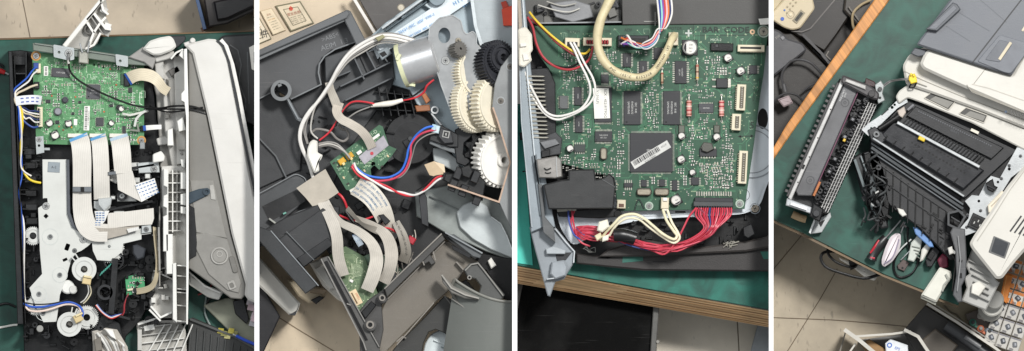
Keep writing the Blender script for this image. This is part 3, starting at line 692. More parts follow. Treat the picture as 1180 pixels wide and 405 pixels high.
mb = MB(); mb.ribbon([(157,336,32,7),(168,334,38,7),(176,329,42,6.5,20),(180,318,46,6,40),(181,300,46,5,50),(179,280,44,5,50),(178,262,38,5,40)],6,M('b5a98f',0.4,kind='flat',bump=0)); mb.build('ribbon_cable', t)
# little board
mb = MB(); mb.prism([(144,319),(165,315),(168,336),(146,341)], 26, 28, M('3f8a5c',0.45,kind='pcb'), 0.2); sb = mb.build('sensor_board', t)
mb = MB(); mb.box(157,336,9,3,28,31,WHT,-8); mb.box(150,334,7,2.5,28,31,IVORY,-8); mb.build('connector', sb)
smds(sb, (147,319,166,332), [], 14, 28, 77)
for k in range(2): wire('wire', [(148,338+k,34),(145,345,36),(142.5+k,352,34),(142+k,360,30),(139,366,28)], 0.7, M('b8353a',0.4) if k else M('6a2230',0.4), t)

# --- side casing (grey plastic with white ribs), standing at the right of the frame
LG = M('b5b3ae',0.5,var=0.06); LW = M('d3d2cd',0.5,var=0.05); LD = M('908e89',0.5)
mb = MB(); mb.prism([(168,62),(186,60),(205,62),(216,58),(218,308),(216,372),(198,374),(172,350),(176,310),(185,230),(184,170),(180,110)], 8, 22, LD, 1)
mb.prism(rnd([(186,66),(205,62),(212,66),(212,190),(198,192),(190,150)],3), 22, 32, LG, 1)
mb.prism([(177,64),(188,66),(190,92),(180,90)], 22, 40, LG, 1); mb.prism([(193,92),(207,88),(209,124),(196,130)], 22, 38, M('8c8a85',0.5), 1.5)
mb.ring(208,74,9,7,30,38,LD,24); mb.box(201,82,13,8,30,40,M('55524e',0.5),-30,1)
mb.prism([(186,192),(214,190),(215,372),(199,372),(199,318),(190,318),(188,270)],22,35,M('c3c1bc',0.5,var=0.06),0.8); mb.prism([(200,66),(213,62),(214,188),(204,190)],32,40,M('c3c1bc',0.5,var=0.06),0.8)
casing = mb.build('side_casing', t)
mb = MB(); mb.prism([(212,57),(215.5,56),(217.5,132),(217.5,308),(216.5,374),(214.5,374),(214.5,300),(214.3,135),(212.5,118),(209,116),(209,108),(212.5,104)], 20, 70, M('e2e1dc',0.45,var=0.04), 0.5); mb.build('rib', casing)
mb = MB(); mb.prism(rnd([(206,64),(210,57),(213,60),(213,70)],1),20,66,LW,0.5); mb.line([(197,68),(203,61),(211,57)],2,20,64,LW); mb.build('rib', casing)
W2 = M('d9d8d3',0.45,var=0.04)
for pts in ([(188.5,195),(194,196),(194,290),(188,290),(188,250),(192,248),(192,240),(188,238),(188.5,226),(192.5,224),(192.5,216),(188.5,214)],
            [(208,199),(214,199),(214,218),(208,218)],[(208,224),(214,223),(214,237),(208,236)],[(208,238),(214,239),(214,247),(208,246)],
            [(191,270),(199,270),(199,316),(192,316)],[(193,150),(199,148),(200,168),(193,168)],[(204,140),(211,135),(214,150),(206,152)],[(208,184),(213,184),(213,194),(209,192)]):
    mb = MB(); mb.prism(pts, 22, 60, W2, 0.6); mb.build('rib', casing)
mb = MB(); mb.line([(199,196),(199,268)],1.3,22,48,W2); mb.line([(204,196),(204,268)],1.1,22,44,LG)
for y in (200,211,222,233,244,255,266): mb.line([(194,y),(209,y)],1.3,22,47,W2 if y % 2 else LG)
mb.build('ladder_rib', casing)
mb = MB(); mb.prism([(199,304),(203,303),(204,372),(199,368)],22,62,W2,0.5); mb.prism([(204,304),(215,306),(215,373),(204,372)],22,34,LG,0.5)
for y in (306,318,333,337,352,370): mb.bar(204,y,215,y+1,1.4,30,56,W2 if y in (306,370) else LG)
mb.build('corner_pocket', casing)
mb = MB(); mb.prism([(172,330),(199,320),(199,372),(186,372),(173,360)],14,24,LG,0.6); mb.line([(174,353),(185,366),(198,360)],2.2,20,48,W2); mb.line([(172,357),(185,370)],2,20,50,W2); mb.line([(177,312),(199,322)],1.6,20,40,LG); mb.line([(183,262),(184,312)],2,20,52,LD)
mb.bar(184,238,184,330,1.5,20,44,M('8b8882',0.5)); mb.build('corner_pocket', casing)
mb = MB(); mb.prism(rnd([(176,178),(186,174),(190,180),(189,186),(176,188)],2),24,44,W2,1); mb.prism(rnd([(180,160),(190,157),(196,160),(196,166),(182,168)],2),24,40,LG,1); mb.build('hinge_block', casing)
mb = MB(); mb.prism(rnd([(164,57),(172,47.5),(184,43.5),(196,41.5),(200,45),(203.5,54),(198,59),(184,64),(176,64)],2.5), 20, 56, M('d2d0ca',0.45,var=0.05), 2); mb.build('corner_cover', casing)
mb = MB(); mb.prism([(148,66),(165,54),(174,64),(180,68),(176,80),(166,72),(156,69)],20,48,M('8d8b87',0.5),1); mb.prism([(176,64),(200,59),(203,66),(180,72)],20,46,LG,1); mb.build('corner_rib', casing)
mb = MB(); mb.prism([(196,41.5),(213,41),(214.5,44),(213,48),(203,56),(200,50)], 10, 50, M('232426',0.4), 1); mb.build('corner_clip', casing)
R = random.Random(3); mb = MB()
for i in range(26):
    x, y = R.choice(((R.uniform(186,212), R.uniform(66,190)),(R.uniform(176,198), R.uniform(260,350)))); mb = MB(); mb.box(x,y,R.uniform(2,7),R.uniform(1,6),22,R.uniform(34,46),R.choice((LG,LW,LD)),R.choice((0,0,90,-12)),0.5); mb.build('snap_tab', casing)

# --- scanner lid
t = thing('scanner_lid', 'white and grey scanner lid with a black seam, standing beside the open printer', 'scanner lid', 250, 200, 0)
mb = MB(); WL = M('c9c7c2',0.42,var=0.05,vs=25)
top_ = lambda x, y: 62+(x-218)*0.12
mb.prism([(217,57),(222,53),(238,132),(266,270),(283,328),(283,340),(278,345),(266,344),(217.6,309),(218,200)], 22, 56, M('76746f',0.36,var=0.12,vs=14), 1.2); face = mb.build('inner_face', t)
mb = MB(); mb.prism([(213,53),(219,50),(240,45),(248,45.5),(254,50),(262,66),(270,107),(281,165),(300,262),(300,352),(286,346),(282,340),(283,328),(267,270),(239.5,135),(222,62)], 30, 62, WL, 2.2); mb.build('shell', t)
mb = MB(); mb.line([(250,46.5),(257,53),(264,72),(272,112),(282.5,165),(300,255)], 2.6, 54, 63.2, M('202225',0.4)); mb.build('seam', t)
mb = MB(); mb.line([(254.5,46),(261,54),(268,75),(276,112),(286,165),(303,252)], 4.2, 30, 60, M('d9d7d2',0.42)); mb.build('bottom_rim', t)
mb = MB(); mb.cyl(222,47,3.2,20,62,WL,16,1); mb.box(217,50,10,4,20,58,WL,-20,1); mb.build('hinge_pin', t)
mb = MB(); mb.prism([(217.6,222),(229,218),(237,217),(240,219),(240,223),(236,227),(217.6,236)],56,60,M('303d47',0.35),0.8); mb.ring(238,221,4.2,2.2,56,62,M('303d47',0.35),20); mb.cyl(238,221,2.2,56,58,LW,12); mb.prism([(217.6,236),(224,240),(227,280),(226,295),(217.6,300)],56,58,BLKG,0.5); mb.build('hinge_arm', face)
mb = MB(); mb.prism([(219,208),(246,208),(260,270),(262,275),(226,268)],56,57.2,M('84827d',0.4,var=0.08),0.6); mb.prism([(241,214),(246,213),(249,231),(243,230)],57.2,58.2,M('a5a39e',0.5),0.5); mb.build('recess_panel', face)
mb = MB(); mb.prism([(218,272),(236,268),(262,276),(278,326),(275,338),(262,335),(240,316)],56,57.6,M('7e7c77',0.5),0.8); mb.ring(253,295,10,8.2,57.6,59.5,M('9a9893',0.45),30); mb.cyl(253,295,8.2,57.6,58.6,M('86847f',0.4),26,0.6)
mb.ring(253,293,3.5,2.8,58.6,59.3,M('a5a39e',0.45),18); mb.prism(rnd(rect(269,305,6.5,20,-16),3),57.6,59.2,M('6a6863',0.4),0.7); mb.prism(rnd(rect(267,329,9,10,-22),2),57.6,59,M('9c9a95',0.4),0.7); mb.prism(rnd(rect(267,329,5,6,-22),2),59,59.3,M('6a6863',0.4),0.2); mb.build('button_panel', face)
mb = MB(); mb.prism(rnd([(217.6,309),(222,320),(240,330),(258,336),(252,346),(240,343),(217.6,328)],2),12,30,M('c2c1bc',0.45),1); mb.line([(218,314),(236,330),(254,338)],2,28,36,W2); mb.build('hinge_bracket', t)

# --- loose things round the printer
t = thing('forked_plastic_piece', 'white moulded plastic arm with a forked end leaning over the back edge of the bench', 'printer part', 100, 30, 10)
mb = MB(); mb.prism([(72,53.5),(116,-2),(122,-1),(124,12),(122,20),(129,33),(125,43),(117,39),(112,50),(105,57),(96,60),(84,56)], 20, 26, M('a4a29c',0.5), 0.5); mb.build('web', t)
mb = MB(); Wh = M('dddbd5',0.45,var=0.04)
mb.bar(74,54,119,-2,5.5,26,38,Wh,0.8); mb.line([(95,58),(108,52),(116,38)],2.5,26,36,Wh)
mb.line([(100,23),(110,12),(118,2)],2,30,38,LD); mb.line([(99,24),(108,38),(102,54)],2.6,26,36,Wh); mb.line([(108,38),(116,26),(122,20)],2.6,26,36,Wh); mb.line([(107,14),(122,33),(128,34)],3,26,37,Wh); mb.line([(104,18),(119,40)],1.4,26,34,LD)
mb.line([(116,0),(119,12),(125,17)],2.5,26,38,Wh); mb.box(120,12,8,7,26,36,LG,30); mb.ring(103,34,6,4.4,26,33,M('55534e',0.5),20); mb.cyl(117,3,1.5,38,40,LD,10,0.3); mb.box(124,30,8,6,26,35,Wh,20,0.8)
mb.build('ribs', t)
t = thing('pliers', 'pliers with red grips poking in at the left edge beside the black frame', 'pliers', 0, 84, 0)
mb = MB(); mb.tube([(-14,90,5),(-6,84,5),(0,82,4.5),(5.5,84,4)], lambda u: 4.2-1.6*u, M('b8262a',0.4), 12); mb.tube([(-14,74,5),(-5,72,4),(4,77,4)], 1.6, BLK, 8); mb.build('grip', t)
mb = MB(); mb.tube([(2,82,4),(10,86,4)], 1.2, STEEL, 8); mb.build('jaw', t)
mb = MB(); mb.tube([(-8,379,1.5),(4,377,1.5),(14,375,1.5),(20,374.5,1.5)],1.3,WHT); solo('white_lead', mb, 'thin white cord lying on the green mat at the lower left', 'cord')
mb = MB(); mb.tube([(-8,354,1.5),(6,350,1.5),(14,352,1.5),(18,354,1.5)],1.4,BLK); solo('black_lead', mb, 'thin black cord lying on the green mat at the left edge', 'cord')
t = thing('spare_tray', 'light grey ribbed plastic tray lying below the side casing of the open printer', 'tray', 185, 390, 0)
mb = MB(); LT = M('b5b3ad',0.5,var=0.06); mb.prism(rnd([(157,372),(176,366),(204,366),(214,380),(216,420),(162,420)],3), 0, 12, LT, 1); mb.build('base', t)
mb = MB()
for i in range(5): mb.line([(164+i*10,418),(190+i*8,374)],1.4,12,19,LW)
for i in range(5): mb.line([(162,378+i*9),(212,372+i*9)],1.2,12,17,LG if i%2 else LW)
mb.line([(159,374),(178,368),(203,368)],2.4,10,24,LW); mb.box(172,378,12,6,12,24,LW,-10); mb.box(161,392,5,24,10,22,LG); mb.build('ribs', t)
mb = MB(); mb.prism([(106,382),(122,378),(135,380),(147,400),(150,420),(108,420)], 12, 30, M('b3aea5',0.45), 3); 
for i in range(7): mb.tube([(112+i*4,384+i*1.5,32),(118+i*4,392+i,36),(124+i*3,402,34),(128+i*3,412,30)],1.5,(LW,LG,M('8d877d',0.5))[i%3])
mb.prism([(120,379),(130,380),(134,392),(127,388)],30,42,M('e6e4de',0.4),1); mb.prism([(108,392),(116,388),(118,404),(110,406)],30,38,M('6f6a62',0.4),1)
solo('feed_roller_unit', mb, 'crumpled looking grey and white roller unit hanging out of the black frame at the bottom', 'roller unit')
t = thing('ribbed_cover', 'dark ribbed cover lying at the bottom beside the light grey tray', 'cover', 250, 390, 0)
mb = MB(); mb.prism([(217,368),(222,366),(270,386),(288,398),(300,405),(300,430),(216,430)], 0, 14, M('2b2c2b',0.5,dust=0.2), 1.5); mb.build('panel', t)
mb = MB()
for i in range(9): mb.line([(220+i*8,374+i*3.5),(217+i*8,425)],1,14,17,M('3b3d3c',0.5))
mb.line([(219,368),(270,388),(298,404)],2.4,14,18,M('444645',0.5)); mb.build('ribs', t)
mb = MB(); mb.prism(rnd([(234,352),(262,343),(284,350),(300,362),(300,404),(284,398),(268,386)],3), 0, 12, M('7a7c6c',0.5,var=0.15), 1); solo('parts_box', mb, 'dull olive box half hidden under the corner of the scanner lid', 'box')
mb = MB(); mb.prism(rnd([(268,347),(281,344),(287,368),(284,374),(271,362)],2), 12, 18, M('1a1b1d',0.3), 1); solo('phone', mb, 'small black rectangular phone like device on the olive box', 'device')
mb = MB(); R = random.Random(5)
for i in range(12):
    x, y = 284+R.uniform(0,12), 352+R.uniform(-8,20); mb.slab([(x,y,14+i*.6),(x+7,y+2,16+i*.6),(x+6,y+9,15+i*.6),(x-2,y+7,14+i*.6)],0.4,M(R.choice(('cfc7cc','c9b0b8','d9d7d6','a9a7ab')),0.3))
solo('plastic_bag', mb, 'crumpled translucent pinkish bag at the right edge beside the lid corner', 'bag')
mb = MB(); 
for i in range(5):
    x, y = 252+i*4, 378+(i%3)*3; mb.slab([(x,y,15+i%3),(x+6,y+1,18),(x+5,y+7,17),(x-2,y+6,15)],0.4,M(('b5a94a','8f8c58','c4bd86')[i%3],0.35))
solo('plastic_wrapper', mb, 'crumpled yellow wrapper lying above the dark ribbed cover', 'wrapper')
mb = MB(); mb.tube([(272,387,20),(284,393,20),(296,398,20)],1.8,M('2a4fc0',0.35)); mb.tube([(268,385.5,20),(272,387,20)],1.2,STEEL); solo('ballpoint_pen', mb, 'blue pen lying beside the yellow wrapper', 'pen')
t = thing('coiled_cord', 'tangle of grey and red cords on the mat under the lid corner', 'cord', 245, 340, 0)
wire('cord', [(240,314,8),(246,324,6),(238,335,4),(228,340,3)],1.0,M('a8262c',0.4),t); wire('cord', [(256,330,8),(266,345,5),(262,360,3),(250,366,3),(238,352,3),(246,340,3)],1.1,BLKG,t); wire('cord', [(238,340,4),(236,360,3),(242,375,2)],1.2,M('7e8a88',0.4),t)
# ================================================================ BAY 2
PAN[0] = (292.5, 591.5)
FZ = -55
TILE2 = M('d3c2a8', 0.5, var=0.05, kind='tile', bump=0.04)
WALL = M('c9b9a2', 0.75, var=0.03, bump=0.05)
mb = MB(); mb.prism(bb(285,200,600,470), FZ-3, FZ, TILE2, 0); mb.line([(318,364),(350,384),(405,417)],1.2,FZ,FZ+0.3,M('7d6b55',0.8)); struct('floor', mb)
mb = MB(); mb.prism(bb(285,-60,600,200), FZ-3, FZ+1, WALL, 0); struct('wall', mb)
FR = M('6f6a52', 0.5, var=0.1)
def cert(cs, label, emblem, inner, mat, frame=FR, grp=None, big=None, rot=-12, title=None, fw=1.6):
    z = FZ+2; t = thing('certificate', label, 'certificate', cs[0][0]+10, cs[0][1]+10, z)
    mb = MB(); mb.prism(cs, z, z+2, frame, 0.4); mb.build('frame', t)
    mb = MB(); q = inset(cs, fw); mb.prism(q, z+2, z+2.3, mat, 0.1)
    if inner: mb.line(inset(cs, fw+4.5), 0.7, z+2.3, z+2.6, FR, close=True)
    A, B, C_, D = [Vector(p) for p in cs]
    def at(u, v): return A.lerp(B, u).lerp(D.lerp(C_, u), v)
    if emblem:
        e = at(0.5, 0.22); mb.cyl(e.x, e.y, 2.4, z+2.3, z+2.6, M('c0503e',0.7,bump=0), 14, 0); mb.box(e.x, e.y-0.5, 1.2, 5, z+2.6, z+2.7, M('c0503e',0.7,bump=0), rot, 0)
    e = at(0.5, 0.42 if emblem else 0.22)
    if title: mb.text(title, e.x, e.y, z+2.7, 4.0 if emblem else 2.4, M('a8705c',0.8,bump=0), rot)
    R = random.Random(len(label))
    for r_ in range(5 if emblem else 6):
        v = 0.54+r_*0.07 if emblem else 0.32+r_*0.1
        u = 0.24
        while u < 0.74:
            p = at(u, v); q_ = at(u+0.05, v); mb.bar(p.x, p.y, q_.x, q_.y, 0.8, z+2.3, z+2.5, M('8f8672',0.8,bump=0) if not (r_ == 1 and not emblem) else M('b98d50',0.8,bump=0), 0); u += R.choice((0.07, 0.07, 0.13))
    if big: e = at(*big[1:3]); mb.text(big[0], e.x, e.y, z+2.8, 10.5, INK, rot)
    mb.build('sheet', t)
cert([(317,7),(346,1.3),(362,27),(335,37)], 'largest framed certificate with red emblem, behind the grey cover', True, True, M('cbbda4',0.6,bump=0), rot=-14, title='营业执照')
cert([(299.5,13),(313,9.5),(329.5,35),(314.5,41)], 'plain narrow certificate with pale border between the framed certificates', False, False, M('d6c7ac',0.6,bump=0), M('b7a78b',0.6), rot=-14, title='证书', fw=0.8)
cert([(286,21),(298,19),(313,45),(292,54)], 'certificate with large black characters, cut by the left border', False, True, M('d3c8b3',0.6,bump=0), rot=-14, big=('文件', 0.52, 0.72), fw=1.0)
mb = MB(); mb.prism([(411,-5),(470,-10),(500,-10),(470,30),(440,45),(432,32)], FZ+2, FZ+30, M('4a4745',0.5), 1); solo('dark_board', mb, 'dark grey panel with white edge standing at the top behind the grey cover', 'panel')
mb = MB(); mb.bar(405,-6,434,42,3.6,FZ+30,FZ+34,M('dad6d0',0.4)); solo('trim_strip', mb, 'white strip running along the edge of the dark panel at the top', 'trim')
# ---- floor things
mb = MB(); mb.prism([(290,318),(303,330),(323,365),(303,408),(290,430)], FZ, FZ+50, M('1e1e21',0.4), 1.5); mb.line([(290,346),(310,345)],1,FZ+50,FZ+51,DG); solo('cabinet', mb, 'black cabinet standing on the beige floor at the lower left', 'cabinet')
mb = MB(); mb.prism([(290,290),(302,300),(346,350),(344,357),(340,364),(333,363),(290,322)], FZ+20, FZ+62, M('b9b7b0',0.4,var=0.04), 2); mb.prism([(333,363),(340,364),(345,352),(342,358)],FZ+10,FZ+64,DG,0.5); solo('table_leg', mb, 'light grey square table leg slanting above the black cabinet', 'table leg')
t = thing('printer_shell', 'white and ivory plastic shell with black feet lying on the beige floor', 'printer part', 370, 325, FZ)
mb = MB(); mb.prism([(356,303),(375,296),(397,350),(388,345),(372,330)], FZ, FZ+40, M('cfccc4',0.45), 2); mb.prism([(362,310),(372,305),(386,332),(380,334)], FZ+40, FZ+46, WHT, 1); mb.build('panel', t)
mb = MB(); mb.prism([(330,322),(358,330),(378,333),(371,346),(356,350),(344,342)], FZ, FZ+30, M('b5a78e',0.5), 2); mb.prism([(352,330),(378,334),(374,340),(358,338)],FZ+30,FZ+34,M('8f7e68',0.5),1); mb.build('tray', t)
mb = MB(); mb.prism([(358,346),(368,341),(374,343),(364,351)], FZ, FZ+36, BLKG, 1); mb.build('foot', t)
# ---- the grey cover with the hook ring
CV = M('57595b', 0.42, var=0.06, vs=18, dust=0.06); CVD = M('47484a', 0.45, var=0.08, vs=18, dust=0.06); CVL = M('6d7072', 0.4, var=0.05); CVX = M('333436',0.45, dust=0.08)
t = thing('printer_cover', 'open dark grey plastic cover with embossed letters and a hook ring', 'printer cover', 350, 110, 0)
mb = MB(); mb.prism([(285,72),(300,64),(395,20),(402,15),(425,60),(440,120),(400,175),(375,235),(360,262),(285,262)], 0, 10, CVX, 1)
mb.prism([(285,76),(396,23),(404,38),(410,49),(382,58),(371,67),(367,76),(370,97),(335,114.5),(318,104),(285,121)], 10, 22, CVD, 0.8)
mb.prism([(285,121),(318,104),(335,114.5),(350,140),(346,196),(336,200),(285,224)], 10, 16, CVX, 0.8); mb.build('panel', t)
mb = MB(); mb.prism([(285,64),(300,57),(400,11.5),(403,16),(400,21),(300,64.5),(285,72)], 10, 50, CV, 1); mb.prism([(285,71),(300,64),(398,20.5),(399,24),(300,69),(285,76)],10,44,CVL,0.6)
mb.prism([(400,11.5),(404,13),(424,52),(413,58),(396,22)], 10, 46, CV, 1.2); mb.prism([(396,23),(399,21),(415,50),(411,51)], 10, 38, M('8b9298',0.35), 0.6); mb.build('rim', t)
mb = MB(); mb.line([(335,114.5),(370,97.5),(367,84),(368,74),(374,65),(386,57),(411,48)], 1.6, 10, 30, CVL); mb.line([(318,104),(285,121)],1.4,10,26,CVL); mb.line([(300,161),(318,180),(330,205)],1.6,10,20,M('55585a',0.4)); mb.line([(285,148),(300,161)],1.6,10,20,M('55585a',0.4)); mb.build('rib', t)
mb = MB(); EMB = M('77797b',0.4,bump=0); mb.text('>ABS<', 380.5, 43, 22.3, 7.4, EMB, -20); mb.text('AEIM  1.3', 385.5, 51.5, 22.3, 8.4, EMB, -18); mb.line([(391,56),(394,56)],0.8,22,22.6,EMB); mb.build('embossing', t)
mb = MB(); mb.ring(324,104.5,12,8,20,46,CVL,36); mb.ring(324,104.5,12.4,11,20,40,CV,36); mb.cyl(324,104.5,7.9,16,18,BLK,24,0); mb.prism([(319,97),(323,95),(325,99),(321,101)],20,46,CVL,0.4); mb.prism(circ(326,108.5,4,12,3),18,19,M('bda88a',0.6),0); mb.build('hook_ring', t)
mb = MB(); mb.line([(331,114),(343,137),(350,140)],4,16,36,M('666a6d',0.38)); mb.bar(331,114,344,138,1.6,36,39,M('868a8d',0.35)); mb.build('stem', t)
# lower half of the cover: slotted rounded panel
mb = MB(); mb.prism(rnd([(285,232),(305,222),(341,201),(352,206),(353,220),(345,238),(300,275),(285,285)],6), 12, 24, M('3e4042',0.45,dust=0.1), 1, ); mb.line(rnd([(285,230),(305,220),(341,200),(353,206),(353,222)],5),1.1,24,26,M('707375',0.35)); mb.prism([(302,238),(341,219),(352,225),(352,232),(311,256)],24,24.6,M('141416',0.4),0); mb.build('slotted_panel', t)
mb = MB(); mb.line([(312,262),(345,244),(364,238)],1.5,24,34,M('66696b',0.4)); mb.bar(310,252,318,258,2,24,34,M('9fa09a',0.4)); mb.box(328,246,4,2,26,34,M('6fa597',0.4),-25); mb.build('slot_edge', t)
mb = MB(); mb.prism([(285,262),(299,268),(330,250),(365,236),(392,238),(390,262),(383,282),(368,296),(345,312),(318,280),(299,285),(285,270)], 14, 40, M('222325',0.45,dust=0.12), 1.5)
mb.prism([(318,278),(372,240),(388,246),(384,280),(362,300),(340,312)],40,44,M('2a2b2d',0.45,dust=0.12),1); mb.prism([(342,298),(378,274),(384,282),(350,308)],44,46,M('1c1d1f',0.4),0.6); mb.build('side_box', t)
mb = MB(); mb.prism([(290,258),(312,266),(366,329),(352,339),(290,268)], 30, 56, M('2a2c2e',0.45,dust=0.1), 1); mb.line([(312,266),(367,329.5)],1.2,50,57,M('808487',0.35)); mb.line([(330,267),(352,290),(362,300)],1,44,47,M('5c5f61',0.35)); mb.build('arm', t)

# ---- the opened machine body
t = thing('opened_printer', 'opened printer body with silver motor, white and black gears, small green board and grey tray', 'printer', 480, 200, 0)
BG = M('111213', 0.5, dust=0.12)
mb = MB(); mb.prism([(371,62),(412,47),(600,20),(600,330),(540,300),(512,274),(446,338),(428,345),(395,288),(372,235),(350,205),(346,150),(362,110)], 0, 8, BG, 0.8)
clutter(mb, (380,225,470,320), 60, 8, 22, [BLK, BLKG, BG], 21, (60, -30, 20, 75), 3, 14)
clutter(mb, (350,130,400,220), 25, 8, 16, [BLK, BLKG], 22, (60, -30, 20), 3, 12)
clutter(mb, (430,100,540,200), 40, 8, 30, [BLK, BLKG, DG], 23, (10, -30, 60), 3, 12); mb.build('chassis', t)
# ribbed dark grey moulding under the wires
mb = MB(); MG = M('3c3e40', 0.42, var=0.1, dust=0.08); ML = M('55585b', 0.4)
mb.prism([(374,66),(398,58),(450,40),(455,90),(445,118),(400,130),(385,118),(375,95)], 8, 24, MG, 1)
for a, b_ in (((405,60),(420,92)),((420,55),(433,80)),((432,52),(447,72)),((392,100),(450,72)),((398,116),(452,90)),((380,92),(404,82))): mb.bar(*a, *b_, 2, 24, 40, ML, 0.5)
mb.prism([(434,60),(446,54),(452,62),(440,70)],24,42,M('7f878b',0.35,0.2),1); mb.prism([(437,62),(443,59),(446,63),(441,66)],42,43,BLK,0.3)
mb.prism([(414,64),(431,58),(438,76),(423,84)],24,27,M('2c2d2f',0.4),0.4); mb.build('ribbed_moulding', t)
# steel side panel upper right with the printed flat cable
SP = M('a3b1b8', 0.4, 0.25, var=0.08, vs=20, bump=0.08); SPD = M('77838a', 0.42, 0.25, var=0.08)
mb = MB(); mb.prism([(418,50),(445,26),(490,-6),(600,-6),(600,70),(575,100),(560,205),(535,215),(520,175),(505,150),(497,132),(480,120),(472,104),(452,98),(430,75)], 8, 20, SP, 0.8); mb.build('side_panel', t)
mb = MB(); mb.bar(440,33,494,-6,3,20,46,M('c2c8cb',0.3,0.4),0.6); mb.bar(444,36,492,2,2,20,40,M('5c676d',0.35,0.4),0.6); mb.prism([(488,6),(497,0),(520,-8),(530,-8),(500,14)],20,30,M('bcc7cc',0.35,0.3),1)
mb.prism(rnd([(490,-8),(496,4),(503,8),(512,4),(516,-8)],4),20,38,SPD,0.8); mb.cyl(462,9,4.4,46,50,M('b0a898',0.35,0.5),20,1.2); mb.cyl(465,20,3,20,30,SP,14,0.8); mb.build('panel_rail', t)
mb = MB(); mb.prism([(541,-8),(600,-8),(600,80),(575,75),(560,60),(552,52)], 20, 34, M('9ba2a5',0.45,0.15,var=0.06), 1); mb.line([(543,-6),(548,30),(558,62)],3.6,34,40,M('c4cbce',0.35,0.2)); mb.build('panel_flange', t)
mb = MB(); mb.prism([(578,11),(585,8),(600,5),(600,30),(580,30)], 34, 40, M('d8482a',0.45), 0.6); mb.prism([(577,3),(583,1),(587,9),(580,12)],34,38,M('bb3f28',0.45),0.6); mb.build('warning_sticker', t)
mb = MB(); mb.slab([(420,78,24),(424,60,26),(446,43,30),(512,0,32),(522,-8,32),(556,-8,32),(500,30,32),(462,50,30),(440,62,28),(428,78,24)],0.6,M('ccd4d9',0.38,bump=0,kind='flat'))
BT = M('4f8cc4',0.6,bump=0)
mb.text('AWM 20624  80C  60V  VW-1', 474, 30.5, 32.6, 4.8, BT, -28); mb.text('AWM 20624  80C  60V', 484, 36, 32.6, 3.8, BT, -28); mb.text('H I Y', 528, 2, 32.6, 6, BT, -28); mb.text('V 1 - 5', 538, 6, 32.6, 3.6, BT, -28); mb.build('ribbon_cable', t)
# motor
mb = MB(); MM = M('b9babb', 0.32, 0.5, var=0.1, bump=0.08)
mb.frame(464, 76, 46, -17, 0, 83); mb.cyl(0, 0, 25, 0, 42, MM, 48, 2); mb.cyl(0,0,9,-4,0,M('555',0.4) if False else M('555557',0.4),20,1); mb.X = None; mo = mb.build('motor', t)
mb = MB(); mb.frame(462.5, 76.5, 46, -17, 0, 83); mb.ring(0,0,25.6,22,-1,4,M('c9cba6',0.5),44); mb.X = None; mb.build('insulating_ring', mo)
mb = MB(); mb.box(459,66,8,4,68,72,M('c9cba6',0.5),-60); mb.box(474,98,9,3,40,56,M('c9cba6',0.5),10); mb.build('tape', mo)
mb = MB()
for i in range(5): mb.bar(436+i*9,100+i*2,442+i*9,134,1.6,8,34,BLKG)
for i in range(3): mb.bar(432,106+i*10,474,110+i*9,1.4,8,32,BLKG)
mb.build('lattice', t)
mb = MB(); mb.prism([(485,109),(490,107),(496,116),(491,120)],20,32,M('a8683c',0.45),0.8); mb.prism([(478,122),(495,121),(496,128),(480,129)],20,30,M('8f5a38',0.45),0.8); mb.build('felt_pad', t)
mb = MB(); mb.ring(501,127,4.5,2.8,24,34,M('c4c6c6',0.35,0.3),20); mb.bar(497,131,509,145,2,20,34,M('b4b6b6',0.35,0.4)); mb.build('spring_clip', t)
mb = MB(); mb.prism([(498,170),(512,172),(530,186),(528,200),(512,192),(500,186)],8,26,M('a3a8a8',0.4,0.2),1); mb.build('inner_plate', t)
# front gear plate with pinion
GP = M('8e9091', 0.38, 0.45, var=0.08, bump=0.08)
mb = MB(); mb.prism(rnd([(494,47),(495,32),(506,21),(521,17.5),(531,24),(535,37),(538,40),(545,36),(549,41),(549,50),(555,56),(556,90),(546,120),(532,138),(521,132),(508,97),(498,72)],3), 62, 66, GP, 0.8, holes=[circ(512,41,7,20,9)]); mb.prism(circ(512,41,7,20,9),50,52,M('7f8a90',0.3,0.4),0)
mb.line(rnd([(549,50),(549,41),(545,36),(538,40),(534,36),(531,24),(521,17.5),(506,21),(495,32),(494,47),(508,97),(521,132)],2),1.2,64,66.8,M('a9abab',0.3,0.5)); gpl = mb.build('gear_plate', t)
mb = MB(); mb.screw(513.5,70,5,66,M('b0b1b0',0.3,0.8)); mb.build('screw', gpl); mb = MB(); mb.screw(528,47,3.4,66,M('b0a898',0.3,0.8)); mb.build('screw', gpl)
mb = MB(); mb.frame(523,59,66,-20,0,35); mb.gear(0,0,8.5,16,1.6,0,15,M('94918b',0.35,0.7),1.6); mb.X = None; mb.frame(527,58,74,-20,0,35); mb.gear(0,0,9.5,18,1.8,2,7,M('8a8782',0.35,0.7),2); mb.X = None; mb.build('pinion', gpl)
# gears, each tipped to the right
GWH = M('ddd6c3', 0.45, var=0.05); GBK = M('2b2c31', 0.4, var=0.1)
def tgear(name, x, y, z, r, n, th, mat, rot, tilt, hub=7, dep=2.2, lab=None, face=True):
    mb = MB(); mb.frame(x, y, z, rot, 0, tilt); mb.gear(0,0,r,n,dep,0,th,mat,hub*0.5)
    if face: mb.ring(0,0,r-dep-0.5,r-dep-3,th,th+2.2,mat,48); mb.ring(0,0,hub,hub*0.5,th,th+5,mat,24)
    mb.X = None; return mb.build(name, t, lab)
tgear('gear', 543, 85, 44, 32, 58, 11, GWH, -8, 44, 7, 2.8)
tgear('gear', 567, 76, 52, 28, 44, 15, GBK, -15, 42, 12, 2.4, 'black gear')
tgear('gear', 574, 68, 66, 17, 30, 6, GBK, -15, 38, 9, 1.6, 'smaller black gear in front of the big black one')
tgear('gear', 541, 121, 48, 33, 54, 11, GWH, -6, 46)
tgear('gear', 564, 120, 54, 33, 40, 13, GWH, -4, 44, 8, 3.6)
